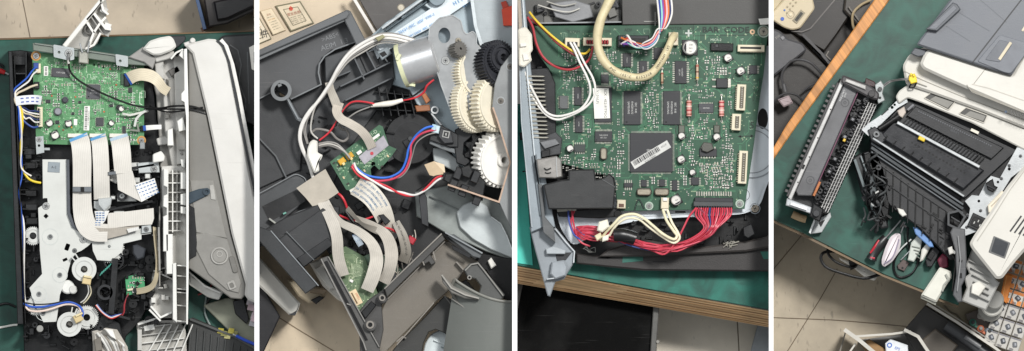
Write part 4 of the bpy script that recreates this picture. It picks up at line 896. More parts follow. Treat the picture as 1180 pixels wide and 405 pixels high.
tgear('gear', 571, 183, 38, 33, 34, 16, M('e3e1db',0.42,var=0.05), 10, 30, 8, 3.2, 'white gear lowest in the train')
tgear('gear', 556, 174, 34, 26, 12, 8, M('17181a',0.4), 10, 25, 8, 5, 'black toothed wheel behind the lowest white gear')
tgear('gear', 552, 146, 30, 22, 12, 8, M('1c1d1f',0.4), 0, 30, 8, 5, 'black toothed wheel behind the lowest white gear')
mb = MB(); mb.cyl(473,160,30,8,26,M('131314',0.35,var=0.15),60,1.4); mb.ring(473,160,20,19.2,26,26.6,M('222325',0.35),40); mb.cyl(473,160,3,26,30,M('3a3b3c',0.35),16); mb.build('wheel', t)
# right plate
RP = M('7d7f7f', 0.4, 0.4, var=0.08, vs=25)
mb = MB(); mb.prism([(600,58),(588,63),(577,77),(570,97),(567,124),(573,138),(588,187),(575,233),(588,262),(600,270)], 74, 77, RP, 0.6); rp_ = mb.build('end_plate', t)
mb = MB(); mb.line([(568,124),(573,138),(588,187),(575,233),(516,213)],1.9,66,77.4,M('b49b88',0.35,0.4)); mb.build('plate_edge', rp_)
for x, y in ((588,77),(577,116.5)): mb = MB(); mb.ring(x,y,5,3,77,77.5,M('929494',0.35,0.5),24); mb.screw(x,y,3.6,77,M('77736d',0.35,0.6)); mb.build('screw', rp_)
# lower steel plates
mb = MB(); mb.prism([(478,222),(520,213),(575,234),(600,262),(600,305),(560,290),(512,268),(492,256),(480,250)], 8, 20, M('878c89',0.4,0.25,var=0.12), 1); mb.prism(rnd([(526,245),(534,236),(548,230),(562,238),(566,250),(577,258),(584,272),(596,300),(566,288),(545,276),(530,262)],2),20,26,M('bcc2c2',0.35,0.2,var=0.08),1); mb.line([(495,226),(560,256),(600,290)],1.2,20,24,M('5c6261',0.4)); mb.line([(566,250),(577,258),(584,272),(594,298)],1.2,24,27.5,M('dfe3e2',0.35)); mb.build('lower_panel', t)
mb = MB(); mb.prism([(482,222),(487,219),(492,228),(494,262),(486,258)],8,40,DG,0.6); mb.build('brace', t)
# connectors on the gear side
for i, (pts, z0, z1, c_) in enumerate((([(496,148),(508,144),(528,155),(528,170),(518,170),(495,162)],30,50,'202123'),([(507,147),(520,151),(523,165),(512,166),(505,158)],50,56,'2a2b2e'),
      ([(524,150),(545,138),(552,150),(535,165),(534,178),(543,186),(536,192),(526,188),(524,172)],26,48,'17181a'))):
    mb = MB(); mb.prism(pts,z0,z1,M(c_,0.4),1); 
    if i == 1: mb.box(514,155,8,8,56,56.8,M('8d8d8a',0.5),12,0); mb.box(514,155,5.4,5.4,56.8,57,BLK,12,0); mb.box(514,155,2,3,57,57.2,M('8d8d8a',0.5),12,0)
    mb.build('connector_block', t)
mb = MB(); mb.prism([(495,160),(520,170),(532,174),(526,178),(508,172),(495,166)],30,46,M('65696b',0.4),0.8); mb.build('connector_bracket', t)
mb = MB(); KB = M('161718',0.38)
mb.prism([(513,200),(524,200),(530,192),(540,196),(545,196),(552,202),(560,210),(556,232),(546,228),(540,222),(530,218),(518,212),(511,208)],40,62,KB,1.2)
for x, y in ((528,200),(548,204),(522,214),(534,220),(550,230)): mb.box(x,y,9,14,50,72,M('1f2022',0.38),22,1)
mb.prism([(531,193),(541,190),(545,198),(541,206),(533,203)],62,74,KB,1); mb.build('optical_sensor', t)
# small board
G2 = M('33583f', 0.45, var=0.15, vs=60, kind='pcb', bump=0.05); SK2 = M('b9c9b0',0.7,bump=0)
pts2 = [(380,187),(437,144),(441,146),(448,168),(457,172),(450,182),(437,196),(431,190),(427,195),(428,203),(404,220),(399,219)]
mb = MB(); mb.prism(pts2, 28, 30, G2, 0.3, holes=[circ(430,189,2.6,12)]); b2 = mb.build('circuit_board', t)
mb = MB(); mb.prism([(413,181),(442,156),(448,168),(420,190)],30,31.2,M('a6a2a8',0.35,0.4),0.3); mb.build('shield', b2)
mb = MB(); mb.cyl(428.5,177,2,31.3,31.6,M('b0303c',0.5),14,0); mb.build('inspection_mark', b2)
mb = MB(); mb.text('LJB1-D', 428, 155.5, 30.3, 5.5, SK2, -36); mb.text('REV 3', 441, 183, 30.3, 3.2, SK2, -36); mb.text('JC41', 445, 178, 30.3, 2.6, SK2, -36); mb.prism(rect(433,158,10,3,-36),30,30.3,PAPER,0); mb.text('CN1', 392,195,30.3,3,SK2,-36); mb.text('CN2', 408,206,30.3,3,SK2,-36); mb.build('silkscreen', b2)
for x, y in ((403,180),(394,186)): mb = MB(); mb.box(x,y,8.5,6.5,30,35,M('c89a2e',0.4),-35,0.8); mb.box(x+2,y+3,3,3,35,36,M('d8c58a',0.4),-35,0.2); mb.build('film_capacitor', b2)
mb = MB(); mb.box(414,176,6,4,30,33,WHT,-36); mb.build('connector', b2); mb = MB(); mb.box(413,216,22,4,30,34,M('cfccc0',0.4),-28); mb.build('connector', b2)
from mathutils.geometry import intersect_point_tri_2d
def inpoly(pts):
    def f(x, y):
        r = False
        for i in range(len(pts)):
            (x1, y1), (x2, y2) = pts[i-1], pts[i]
            if (y1 > y) != (y2 > y) and x < (x2-x1)*(y-y1)/(y2-y1)+x1: r = not r
        return r
    return f
traces(b2, inpoly(inset(pts2, 3)), (382,146,455,218), 30.02, 31, 150, M('4f7d58',0.45,bump=0), M('8fa888',0.4,bump=0))
pl = [(390,192),(396,205),(401,212),(408,196),(414,203),(420,197),(440,192),(447,180),(385,188)]
for i, (x, y) in enumerate(pl): mb = MB(); mb.box(x,y,3.2,1.8,30,31,M('c9b894' if i%2 else '2a2622',0.5),-35+90*(i%2),0.2); mb.build('chip_resistor', b2)
# cables
WH2 = M('dad7d2', 0.38, var=0.04); GR2 = M('8d8a86', 0.4); RD = M('c4303a', 0.38); BL2 = M('3a6fd0', 0.38); BK2 = M('141415', 0.4)
def arc(off, z0):
    return [(486,50+off*.7,z0-8),(470,45+off,z0-2),(452,41+off,z0),(436,42+off,z0),(418,50+off*1.2,z0),(402,62+off,z0),(390,78+off*.8,z0),(381,95+off*.5,z0-2),(370,112+off*.3,z0-4)]
for k, (o_, c_, r_) in enumerate(((0,WH2,1.9),(3.4,WH2,1.7),(6.2,GR2,1.0),(-2.4,GR2,0.9),(8.6,M('b9b6b0',0.4),1.1))):
    tail = [(358-k*1.5,128,44),(349-k*1.3,143,42),(346-k*1.1,158,40),(349-k,172,38),(355-k*.4,186,36),(361,206,34)] if k < 2 else ([(350+k*2,134,38),(346+k*2,150,38),(352+k,166,36)] if k < 4 else [(362,126,36),(358,150,34),(366,160,32)])
    wire('wire', arc(o_, 50-k*2)+tail, r_, c_, t)
wire('wire', [(368,120,34),(356,132,34),(349,150,34),(351,170,34),(359,196,32)],1.4,BK2,t); wire('wire', [(380,108,32),(366,124,34),(358,142,34),(356,160,32)],1.0,BK2,t)
mb = MB(); mb.prism([(432,44),(441,40),(444,43),(436,48)],52,56,M('8d8a68',0.4),0.8); mb.build('cable_tie', t)
wire('wire', [(500,92,60),(492,99,58),(488,107,54),(478,113,50),(462,116,48)],1.2,RD,t); wire('wire', [(497,95,56),(486,104,54),(474,112,50),(462,115,48)],1.1,BK2,t)
mb = MB(); mb.tube([(428,122,44),(440,120.5,48),(452,119,50),(464,115.5,49)], lambda u: 2.8-0.6*math.cos(u*6), M('e2ddd2',0.5), 12); mb.build('sleeve', t)
wire('wire', [(434,121,46),(425,118.5,46),(411,117,46),(402,120,44),(394,130,42),(388,140,40),(379,153,38),(368,162,36)],1.1,RD,t); wire('wire', [(434,123,46),(422,120,46),(409,119.5,45),(400,124,44),(393,134,42),(386,146,40)],1.0,BK2,t)
wire('wire', [(430,122,44),(412,129,42),(400,137,40),(392,142,38)],0.9,GR2,t)
wire('wire', [(360,152,32),(366,149,34),(380,152,34),(388,160,32),(396,163,30),(402,157,30),(399,150,30),(394,149,32),(391,144,34)],1.5,M('7c7874',0.4),t)
for k in range(3): wire('wire', [(367,166+k*2,38),(378,164+k*2,38),(388,166+k*2.5,38),(396,173+k,38),(403,181+k,37)],1.0,(GR2,M('b3afa8',0.4),M('6b6865',0.4))[k],t)
mb = MB(); mb.prism(rnd([(357,164),(361,161),(366,163),(366,176),(372,179),(370,184),(367,187),(368,197),(362,200),(358,190),(354,180),(354,173)],1.5),34,46,M('dcdad2',0.42),1.5); mb.build('connector_housing', t)
mb = MB(); mb.slab([(341.5,217,36),(358,206,42),(375,195,40),(382,208,43),(390.5,222,38),(377,231,42),(361,239,38),(352,228,41)],0.6,M('aba396',0.55,var=0.1)); mb.build('cloth_tape', t)
mb = MB(); mb.slab([(489,190,36),(500,186,40),(512,190,40),(513,200,42),(506,205,40),(495,202,38)],0.8,M('c9b394',0.5,var=0.12)); mb.build('cloth_tape', t)
wire('wire', [(502,147,56),(497,146,60),(488,149,60),(478,158,54),(471,171,48),(468,185,46),(462,197,44),(450,204,42),(436,205,42),(420,201,40),(408,191,38)],1.3,BL2,t)
wire('wire', [(504,150,56),(495,151,60),(483,156,56),(474,167,50),(473,180,48),(467,196,46),(458,204,44),(446,208,44),(430,208,42),(415,200,40),(406,190,38)],1.3,M('c8425a',0.38),t)
wire('wire', [(504,153,56),(492,156,58),(480,165,54),(475,180,48),(470,195,46),(460,205,43),(445,205,40)],0.7,GR2,t)
wire('wire', [(511,203,52),(503,205,54),(494,214,52),(484,223,48),(472,226,46),(460,223,44),(446,215,42),(430,209,42),(414,203,40),(405,192,38)],1.3,RD,t)
wire('wire', [(511,205,52),(504,208,52),(492,218,50),(478,225,48),(463,222,44),(448,219,42),(430,209,44),(413,198,42),(408,188,38)],1.3,M('dfdcd8',0.38),t)
wire('wire', [(511,202,52),(500,204,52),(490,213,50),(480,220,46)],0.8,BK2,t)
mb = MB(); mb.box(502,149,9,9,50,58,M('b9cbd2',0.4),12,0.8); mb.box(500,147,5,7,58,60,M('9fb9c4',0.4),12,0.5); mb.build('connector', t)
mb = MB(); mb.prism([(511,199),(518,199),(522,206),(516,210),(510,208)],46,60,KB,0.8); mb.build('connector', t)
wire('wire', [(388,222,34),(393,226,36),(397,232,36),(400,240,34)],1.4,RD,t); wire('wire', [(380,244,32),(395,250,36),(410,255,38),(424,252,40),(436,247,40)],1.2,RD,t); wire('wire', [(432,258,38),(440,262,40),(450,264,38),(460,270,34)],1.2,RD,t)
wire('wire', [(398,244,38),(408,257,40),(421,264,42),(433,262,42),(440,254,40)],1.8,BLK,t); 
mb = MB(); mb.prism([(436,248),(442,247),(450,255),(444,260)],38,48,KB,0.8); mb.build('connector', t)
# flat cables
def marks_text(mb, rows, n, mmat, d0=4, step=7.5, size=4.2, s='AWM'):
    pass
mb = MB(); mb.ribbon([(391,118,34,11),(388,128,42,10.5),(393,137,48,10),(404,143,50,10),(415,150,48,10),(423,159,42,10.5),(429,171,33,10.5)],10,M('b7afa3',0.42,kind='flat',bump=0),sub=8); mb.build('ribbon_cable', t)
mb = MB(); mb.ribbon([(379,95,40,9),(381,104,40,9),(386,116,38,10),(391,130,36,10)],10,M('a7a196',0.42,kind='flat',bump=0)); mb.build('ribbon_cable', t)
mb = MB(); mb.ribbon([(411,213,34,26),(420,219,42,25),(430,228,46,24),(439,241,44,23),(445,256,38,20),(448,270,30,16)],24,M('cdc7bb',0.42,kind='flat',bump=0),sub=8)
for i in range(6):
    for j, u in enumerate((-0.7,-0.25,0.2,0.65)):
        p = mb.at(u, 5+i*6.2+j*1.3); q_ = mb.at(u, 8+i*6.2+j*1.3); a = math.degrees(math.atan2(q_.y-p.y, q_.x-p.x)); mb.text(('AWM','20624','80C','VW-1')[(i+j)%4], p.x, p.y, p.z+0.5, 3.4, M('3e6c93',0.6,bump=0), a)
mb.build('ribbon_cable', t)
FCD = M('b4aea4',0.42,kind='flat',bump=0); FCG = M('938d83',0.42,kind='flat',bump=0)
mb = MB(); mb.ribbon([(372,232,40,14),(381,250,46,14),(388,272,48,13),(390,296,44,13),(396,318,36,13)],13,FCD,sub=8); mb.build('ribbon_cable', t)
mb = MB(); mb.ribbon([(378,238,42,8,30),(392,256,48,9,30),(412,266,52,10,20),(428,280,52,12,10),(434,298,48,15,0),(430,318,44,16,0),(423,335,36,15)],13,M('c6c0b5',0.42,kind='flat',bump=0),sub=8); mb.build('ribbon_cable', t)
mb = MB(); mb.ribbon([(410,252,46,8,30),(430,260,52,9,25),(445,272,54,13,10),(451,290,50,15),(449,310,44,14),(442,326,34,13)],13,M('bdb6ab',0.42,kind='flat',bump=0),sub=8); mb.build('ribbon_cable', t)
mb = MB(); mb.ribbon([(400,240,50,7,40),(415,256,54,6,50),(425,262,54,8,40),(440,268,50,8)],8,FCG,sub=8); mb.build('ribbon_cable', t)
mb = MB(); mb.ribbon([(456,256,38,9),(464,272,42,11),(468,290,36,12),(464,302,28,12)],10,FCG,sub=8)
for i in range(7): p = mb.at(0, 3+i*6); mb.text('W2A', p.x, p.y, p.z+0.4, 3.2, M('3c3a36',0.6,bump=0), 70)
mb.build('ribbon_cable', t)
mb = MB(); mb.ribbon([(409,270,24,7),(412,276,26,7),(416,283,22,7)],7,M('c9d6e2',0.4,kind='flat',bump=0),marks=[(-1,-.5,0,9),(0,.4,0,9)],mmat=M('3b7fc4',0.5,bump=0)); mb.build('ribbon_cable', t)
# lower board with its slot rail
G3 = M('53674a', 0.5, var=0.15, kind='pcb')
p3 = [(376,296),(398,284),(420,296),(436,340),(413,362),(402,352)]
mb = MB(); mb.prism(p3, 24, 26, G3, 0.3); b3 = mb.build('circuit_board', t, 'dusty green board at the lower rail')
traces(b3, inpoly(inset(p3, 3)), (378,288,434,358), 26.02, 41, 110, M('7d8f6c',0.45,bump=0), M('a8b394',0.4,bump=0))
mb = MB(); mb.frame(410,343,26.3,62); mb.box(0,0,18,9,0,0.5,M('d9c4a0',0.6),0,0)
mb.text('09031', 0, -2.4, 0.8, 3.6, M('b5603a',0.6,bump=0)); mb.box(0,1.8,14,1.6,0.5,0.7,M('6a5236',0.6),0,0); mb.X = None; mb.build('sticker', b3)
mb = MB(); 
for y in range(5): mb.ring(411,312+y*0,7-y*1.3,6.5-y*1.3,26,26.3,M('98a688',0.5,bump=0),24)
mb.box(405,324,4,3,26,27.5,PAPER,30,0.2); mb.build('silkscreen', b3)
RL = M('4e4d4b',0.42,dust=0.1); RLL = M('817f7b',0.4)
mb = MB(); mb.prism([(370,298),(378,295),(436,398),(440,410),(422,410),(418,394)], 16, 40, RL, 0.8); mb.prism([(373.5,302),(377,300.5),(424,392),(421,393)],40,41,BLK,0); mb.line([(378.5,296),(437,400)],1.1,38,43,RLL); mb.line([(370,298.5),(419,395),(422,404)],1.4,38,44,RLL); mb.box(402,351,5,1.4,41,42,RLL,20,0); mb.build('guide_rail', t)
for k, (x, y, a) in enumerate(((404,290,24),(440,288,-30),(455,318,60),(428,262,10))):
    mb = MB(); mb.box(x,y,14,8,16,24,M('25272a',0.45),a); mb.build('connector_block', t)
mb = MB(); mb.prism([(418,296),(440,286),(462,310),(468,322),(446,336),(437,338)], 10, 14, M('2f4434',0.5,kind='pcb'), 0.3); bb3 = mb.build('circuit_board', t, 'dark green board in shadow under the flat cables'); smds(bb3, (424,292,460,330), [], 30, 14, 88)
mb = MB(); mb.box(474,277,9,8,24,38,M('a32330',0.45),30,1); mb.build('connector', t, 'dark red connector'); 
R = random.Random(8)
for i in range(16): 
    x, y = R.uniform(455,478), R.uniform(262,315); wire('wire', [(x,y,22),(x+R.uniform(-5,5),y+8,26),(x+R.uniform(-7,7),y+16,22)],0.6,M(R.choice(('9a948a','6e6a64','b8b2a6')),0.4),t)

# ---- grey tray
t = thing('paper_tray', 'dusty grey brown plastic tray with screw bosses and a round cylinder housing', 'tray', 490, 350, 0)
TG = M('6b655c', 0.6, var=0.12, vs=18, bump=0.25, bs=1200, dust=0.35); TGD = M('3b3a38', 0.5, dust=0.15); TGL = M('7f7a73', 0.5)
mb = MB(); mb.prism([(445,345),(468,323),(511,278),(519,279),(526,285),(545,297),(551,302),(537,309),(530,320),(515,337),(500,350),(470,380),(452,398),(440,410),(418,410),(432,380)], 10, 34, TG, 0.8); mb.build('floor_panel', t)
mb = MB(); mb.prism([(443,333),(509,270),(513,276),(446,343)],10,52,TGD,0.8); mb.line([(443,333),(509,269.5)],1.4,50,54,TGL); mb.line([(447,344.5),(513,278)],1.2,34,40,TGL); mb.prism([(484,292),(491,286),(502,303),(497,306),(494,302),(489,305)],34,50,TGD,0.8); mb.line([(484,293),(489,306)],1.3,50,51.5,TGL); mb.line([(497,283),(502,300)],1.3,44,50,TGL); mb.build('side_wall', t)
mb = MB(); mb.line([(457,394),(464,388),(468,390)],1.3,34,36,TGL); mb.bar(500,349,457,398,1.4,34,40,TGL); mb.line([(526,302),(534,311)],1.6,34,42,TGL); mb.build('moulding_lines', t)
mb = MB(); mb.prism([(413,360),(424,346),(443,333),(446,345),(440,352),(442,380),(436,410),(415,410)], 14, 36, M('3d3c3b',0.5,dust=0.15), 1); mb.build('boss_panel', t)
for x, y, r in ((441,344,6),(427,375,7.5)): mb = MB(); mb.cyl(x,y,r,30,46,M('4b4a49',0.45),28,1.5); mb.ring(x-0.5,y-0.5,r*0.62,r*0.36,46,48,TGL,22); mb.cyl(x,y,r*0.36,46,46.3,BLK,14,0); mb.build('screw_boss', t)
mb = MB(); mb.prism([(416,360),(428,347),(434,352),(421,368)],34,42,BLKG,1); mb.build('clip', t)
DP = M('2b2b29',0.55,dust=0.2)
mb = MB(); mb.prism([(512,341),(520,345),(550,388),(548,394),(530,402),(512,384),(502,380),(494,383),(488,396),(486,410),(448,410),(458,397),(490,365)], 14, 30, DP, 1); mb.line([(512,341),(545,384),(549,393),(531,402)],1.4,30,33,M('5a5854',0.45)); mb.build('dark_panel', t)
mb = MB(); mb.prism(rnd([(485,420),(490,396),(497,385),(508,380),(518,386),(530,400),(548,388),(600,410),(600,420)],4), 4, 12, M('c9d1d2',0.35,0.1,var=0.08), 1); mb.line([(500,392),(530,404),(560,415)],1.4,12,15,M('ccd4d5',0.35)); mb.line([(508,400),(540,412)],1.2,12,15,M('7b8789',0.35)); mb.build('paper_guide', t)
mb = MB(); CYL = M('666965', 0.5, var=0.08, vs=14, dust=0.08)
# curved drum housing: a barrel whose rim shows as an arc
n = 26; rim = []; low = []
for i in range(n+1):
    u = i/n; x = 524+u*80; rim.append((x, 322+26*math.sin(u*PI*0.62)**0.9+(4 if i == 0 else 0)*0, 66-10*abs(u-0.5))); low.append((x-14+u*10, 410+10*u, 34+26*math.sin(u*PI*0.8)))
vs = rim+low+[(p[0], p[1], p[2]-34) for p in rim]; fs = []
for i in range(n): fs += [[i, i+1, n+2+i, n+1+i], [i, i+1, 2*(n+1)+i+1, 2*(n+1)+i]]
mb.add([(524,330,60),(606,352,60)][:0]+vs, fs, CYL); mb.tube(rim, 1.7, M('75756f',0.45), 8, 2); mb.tube([(524,322,66),(520,335,60),(530,352,54),(548,382,46),(566,412,38)],1.8,M('6e6d67',0.45),8); mb.build('cylinder_housing', t)
mb = MB(); mb.prism([(508,316),(513,320),(523,330),(536,336),(550,342),(552,346),(535,344),(520,338),(510,326)],50,70,M('716f6a',0.5),1.2); mb.line([(509,317),(520,332),(536,340),(552,344)],1.6,68,73,M('96938c',0.45)); mb.build('rim_lip', t)
mb = MB(); mb.prism([(534,311),(541,304),(551,302),(557,310),(582,340),(578,346),(560,346),(551,340),(554,330),(548,322),(539,320)],44,64,M('454644',0.5,dust=0.1),1.4); mb.line([(536,312),(543,305),(551,303.5),(558,312),(580,341)],1.5,62,67,M('7b7974',0.45)); mb.ring(541,320,2.6,1.4,64,66,M('807e79',0.45),14); mb.build('latch', t)
mb = MB(); mb.prism([(539,306),(556,292),(600,300),(600,350),(580,345),(560,312)],8,26,BLK,1); mb.prism([(525,330),(537,322),(552,340),(540,341)],20,40,BLK,1); mb.prism([(540,347),(551,352),(560,372),(553,368)],58,59,BLKG,0.4); mb.line([(520,344),(559,371)],1.3,50,58,M('787671',0.45)); mb.line([(545,362),(552,386)],2,44,52,BLKG); mb.build('recess', t)
mb = MB(); mb.prism([(515,272),(523,270),(556,292),(553,298),(545,296)],30,52,M('505355',0.42),0.8); mb.prism([(520,282),(543,294),(541,298),(522,288)],52,53,BLKG,0.4); mb.line([(513,268),(556,292)],1.5,52,56,M('84888a',0.38)); mb.build('upper_rail', t)
mb = MB(); mb.prism([(562,301),(566,297),(572,306),(566,310)],27,34,WHT,1); mb.build('plastic_tab', t)
# ================================================================ BAY 3
PAN[0] = (589.5, 887.5)
FZ = -120
mb = MB(); mb.prism(bb(585,300,895,470), FZ-3, FZ, M('cfc6b6',0.5,var=0.05,kind='tile'), 0); mb.line([(849,360),(853,430)],1.3,FZ,FZ+0.3,M('6f6556',0.8)); struct('floor', mb)
mb = MB(); mb.prism([(862,345),(900,345),(900,430),(860,430),(866,400),(873,374)], FZ, FZ+20, M('858a8d',0.4,0.1), 1); solo('metal_cabinet', mb, 'light grey metal base standing on the floor under the plywood edge', 'cabinet')
t = thing('floor_cabinet', 'black speckled cabinet under the bench with a dark grey metal leg at its side', 'cabinet', 675, 370, FZ)
mb = MB(); mb.prism([(585,318),(600,322),(760,350),(754,430),(585,430)], FZ, FZ+70, M('070707',0.85,dust=0.04,spec=0.12,bump=0.3), 2); mb.build('top_panel', t)
mb = MB(); mb.prism([(585,322),(603,326),(596,360),(585,372)], FZ+70, FZ+74, M('3f3d3a',0.5), 0.5); mb.build('side_panel', t)
mb = MB(); mb.prism([(753,350),(760,351),(757,392),(756,430),(748,430),(750,395)], FZ, FZ+78, M('5c5b58',0.4,0.3), 1); mb.cyl(758,394,2.2,FZ+70,FZ+80,M('8d8a84',0.35,0.5),12); mb.build('leg', t)
t = thing('workbench', 'workbench with green top and striped plywood edge, a printer main board lying on it', 'workbench', 740, 330, -20)
PW = M('e2be90',0.55,var=0.06,kind='wood-10.5',bump=0.2)
MB().prism([(585,150),(895,150),(895,358.5),(886,357),(742,332.5),(596,306),(585,304)], -14, 0, M('165e51',0.6,var=0.08,vs=18,kind='mat'), 0.6).build('green_mat', t)
mb = MB(); mb.slab([(585,305,-1),(596,307,-1),(742,333.5,-1),(895,360,-1),(895,379,-30),(742,352,-30),(596,327,-30),(585,325,-30)],16,PW)
for i, f in enumerate((0.1,0.24,0.38,0.52,0.66,0.8,0.92)):
    T_ = [(585,305),(596,307),(742,333.5),(895,360)]; B2 = [(585,325),(596,327),(742,352),(895,379)]
    for a_ in range(3):
        p_ = [(T_[k][0], T_[k][1]+(B2[k][1]-T_[k][1])*g, -1-29*g+0.25) for k, g in ((a_,f),(a_+1,f),(a_+1,f+0.035+0.02*(i%2)),(a_,f+0.035+0.02*(i%2)))]
        mb.slab(p_,0.6,M('8a6440' if i%2 else 'a87c50',0.6,bump=0))
mb.build('plywood_edge', t)
mb = MB(); mb.prism([(585,120),(600,120),(614,306),(585,302)], 0, 1.5, M('4cc9b8',0.5,var=0.05), 0.3); solo('bright_bench_strip', mb, 'brighter turquoise strip of the bench top at the left of the metal frame', 'mat')  # brighter tone of the teal bench top, laid on as a thin strip
t = thing('printer_electronics', 'printer opened to its large green main board, with red wire loom and metal frame', 'printer', 740, 200, 0)
# chassis
mb = MB(); mb.prism([(600,-10),(895,-10),(895,302),(660,298),(640,262),(625,262),(606,60)], 0, 8, BLK, 0.8)
mb.prism([(600,-10),(718,-10),(716,26),(640,30),(610,40)], 8, 20, M('4a4a47',0.5,dust=0.1), 1); mb.prism([(716,-10),(895,-10),(895,28),(717,29)], 8, 34, M('3c3b39',0.5,dust=0.12), 1)
mb.line([(612,27),(716,25.5)],1.6,20,36,M('7d7f80',0.4,0.3)); mb.line([(742,25),(757,25)],1,34,35,M('8a8a86',0.5)); mb.line([(755,14),(755,30)],1,34,35,M('8a8a86',0.5))
clutter(mb, (615,2,712,22), 26, 20, 32, [DG, M('5c5b57',0.5), BLKG], 51, (0,90,-20), 3, 14)
clutter(mb, (600,60,645,200), 30, 8, 26, [BLK, BLKG], 52, (0,90,-7), 3, 12); clutter(mb, (655,248,884,280), 40, 8, 20, [BLK, BLKG], 53, (0,90,10), 3, 12)
mb.build('chassis', t)
mb = MB(); mb.prism([(633,4),(662,0),(680,6),(684,20),(660,26),(640,20)],20,34,M('77787a',0.4,0.2),1); mb.tube([(620,6,36),(640,12,38),(656,14,40),(668,10,38)],0.8,M('b9b7b0',0.4)); mb.tube([(630,2,36),(648,7,38),(664,4,40)],0.8,M('a3a19a',0.4)); mb.build('latch', t)
mb = MB(); mb.prism([(874,22),(895,20),(895,28),(876,29)],34,44,PAPER,0.8); mb.build('spacer', t)
SM = M('cdd3d8', 0.38, 0.3, var=0.08, vs=18, bump=0.06)
mb = MB(); pl = rnd([(860,60),(895,50),(895,190),(883,215),(876,238),(858,247),(742,253),(700,262),(660,285),(645,262),(640,240),(700,232)],10)
mb.prism(pl, 10, 20, SM, 0.8, holes=[circ(879,137,6,20,12)]); mb.line([(742,249),(858,244),(872,235),(880,212)],1,20,21.2,M('c9cfd3',0.35,0.3)); mb.ring(867,175,31,29.5,20,21,M('8b9196',0.38,0.3),60); mb.ring(867,175,25,24,20,20.8,M('8b9196',0.38,0.3),50); mb.prism(rect(784,244.5,12,2),20,20.3,BLK,0); mb.prism(rect(805,249,9,2),20,20.3,BLK,0)
for x, y, r in ((704,258,2.6),(655,280,2.4),(826,246,1.6),(730,256,1.4)): mb.cyl(x,y,r,20,20.3,BLK,14,0)
sp = mb.build('steel_plate', t)
for x, y, r in ((870,240.5,4.6),(804,247,3)): mb = MB(); mb.ring(x,y,r+1.6,r+0.8,20,20.4,M('8b9196',0.38,0.3),24); mb.screw(x,y,r,20,M('a89e90',0.3,0.7)); mb.build('screw', sp)
# left metal frame
FM = M('8d969c', 0.4, 0.3, var=0.07, vs=20)
mb = MB(); mb.prism([(597,-10),(604,-10),(612,80),(624,180),(640,262),(626,262),(612,268),(601,140)], 8, 44, FM, 0.8); mb.line([(602,-6),(608,90),(617,190),(629,262)],1.4,44,47,M('c2c9cd',0.35,0.3)); mb.line([(597,10),(601,140),(613,262)],1.2,44,46,M('aab1b6',0.35,0.3)); mb.prism([(613,180),(618,178),(628,248),(622,249)],44,47,M('6a7277',0.4,0.3),0.4)
mb.prism([(620,212),(625,213),(628,250),(638,262),(640,280),(626,268)],30,50,M('57595a',0.4,0.2),0.6); mb.build('metal_frame', t)
BM = M('858b90', 0.45, 0.1, var=0.06)
mb = MB(); mb.prism([(610,262),(640,262),(651,275),(662,290),(662,302),(650,322),(640,325),(634,342),(631,341),(617,290)], 10, 36, BM, 1.2); 
br3 = mb.build('corner_bracket', t)
mb = MB(); mb.prism([(629,287),(638,284),(652,289),(651,293),(630,293)],36,44,M('a4aaae',0.4,0.1),0.8); mb.prism([(636,302),(650,300),(654,308),(652,318),(640,322),(634,316)],30,46,M('8f959a',0.4,0.1),1.5); mb.line([(640,264),(652,279),(662,290),(661,303)],1.4,30,40,M('b5babd',0.4,0.1)); mb.prism([(640,292),(659,291),(652,300),(642,302)],36,37,DG,0.4); mb.line([(630,322),(644,320),(651,314)],1.2,36,44,M('b5babd',0.4)); mb.build('rib', br3)
# foam strip under the board
mb = MB(); mb.prism([(664,292),(700,297),(742,283),(800,292),(895,274),(895,313),(742,311.5),(664,304)], 6, 22, M('2a2726',0.6,dust=0.2,bump=0.4), 1.5); mb.line([(664,303),(742,311),(895,312)],2.4,8,20,BLK); mb.prism([(718,293),(741,291),(741,301),(717,303)],22,22.4,M('1d5c50',0.6),0); mb.prism([(876,290),(895,290),(895,298),(880,299)],22,22.4,M('1d5c50',0.6),0); mb.line([(752,302),(768,302)],0.9,22,22.5,BLK); mb.build('foam_strip', t)
mb = MB(); mb.prism([(700,288),(742,276),(800,286),(860,278),(895,270),(895,284),(860,290),(742,296),(690,296)],20,30,M('3a3634',0.6,dust=0.2,bump=0.4),2); mb.build('foam_strip', t)
# ------- the main board
G4 = M('19432e', 0.42, var=0.12, vs=40, kind='pcb', bump=0.05); G4T = M('3d7554', 0.42, bump=0); V4 = M('86957a', 0.4, 0.3, bump=0); SK4 = M('0c1c14',0.6,bump=0); SKW = M('b9c6b4',0.6,bump=0)
bz = 32
pts4 = [(612,30),(715,29.5),(886,27),(880,85),(876,110),(868,172),(858,241),(712,243.5),(708,205),(690,200),(645,188),(640,150),(636,85),(620,62)]
mb = MB(); mb.prism(pts4, bz-2.4, bz, G4, 0.3); b = mb.build('main_board', t)
inp4 = inpoly(inset(pts4, 3)); AV = []
def A4(x, y, w_, h_): AV.append((x-w_/2-2, y-h_/2-2, x+w_/2+2, y+h_/2+2))
K = M('222327',0.55,bump=0.1); LG4 = M('5a5e63', 0.6, bump=0)
def ic(x, y, w_, h_, n, sides='L', txt=None, ts=2.2, tr=0, mat=K, rot=0, hgt=2.4, pl=2.2, pm=None):
    mb = MB(); chip(mb, x, y, w_, h_, bz, rot, sides, n, pl, mat, hgt, txt, tr, ts, pm); mb.build('chip', b); A4(x, y, w_+5, h_+5)
FP = M('8e9088',0.35,0.6)
ic(728.5,124.5,19,39,26,'L',['SEC  K4S','K4S281632','SAMSUNG'],3.2,90,pm=FP)
ic(774,124.5,19,39,26,'L',['SEC  K4S','K4S281632','SAMSUNG'],3.2,90,pm=FP)
ic(695,121,20,40,24,'T',None,pl=2.4)
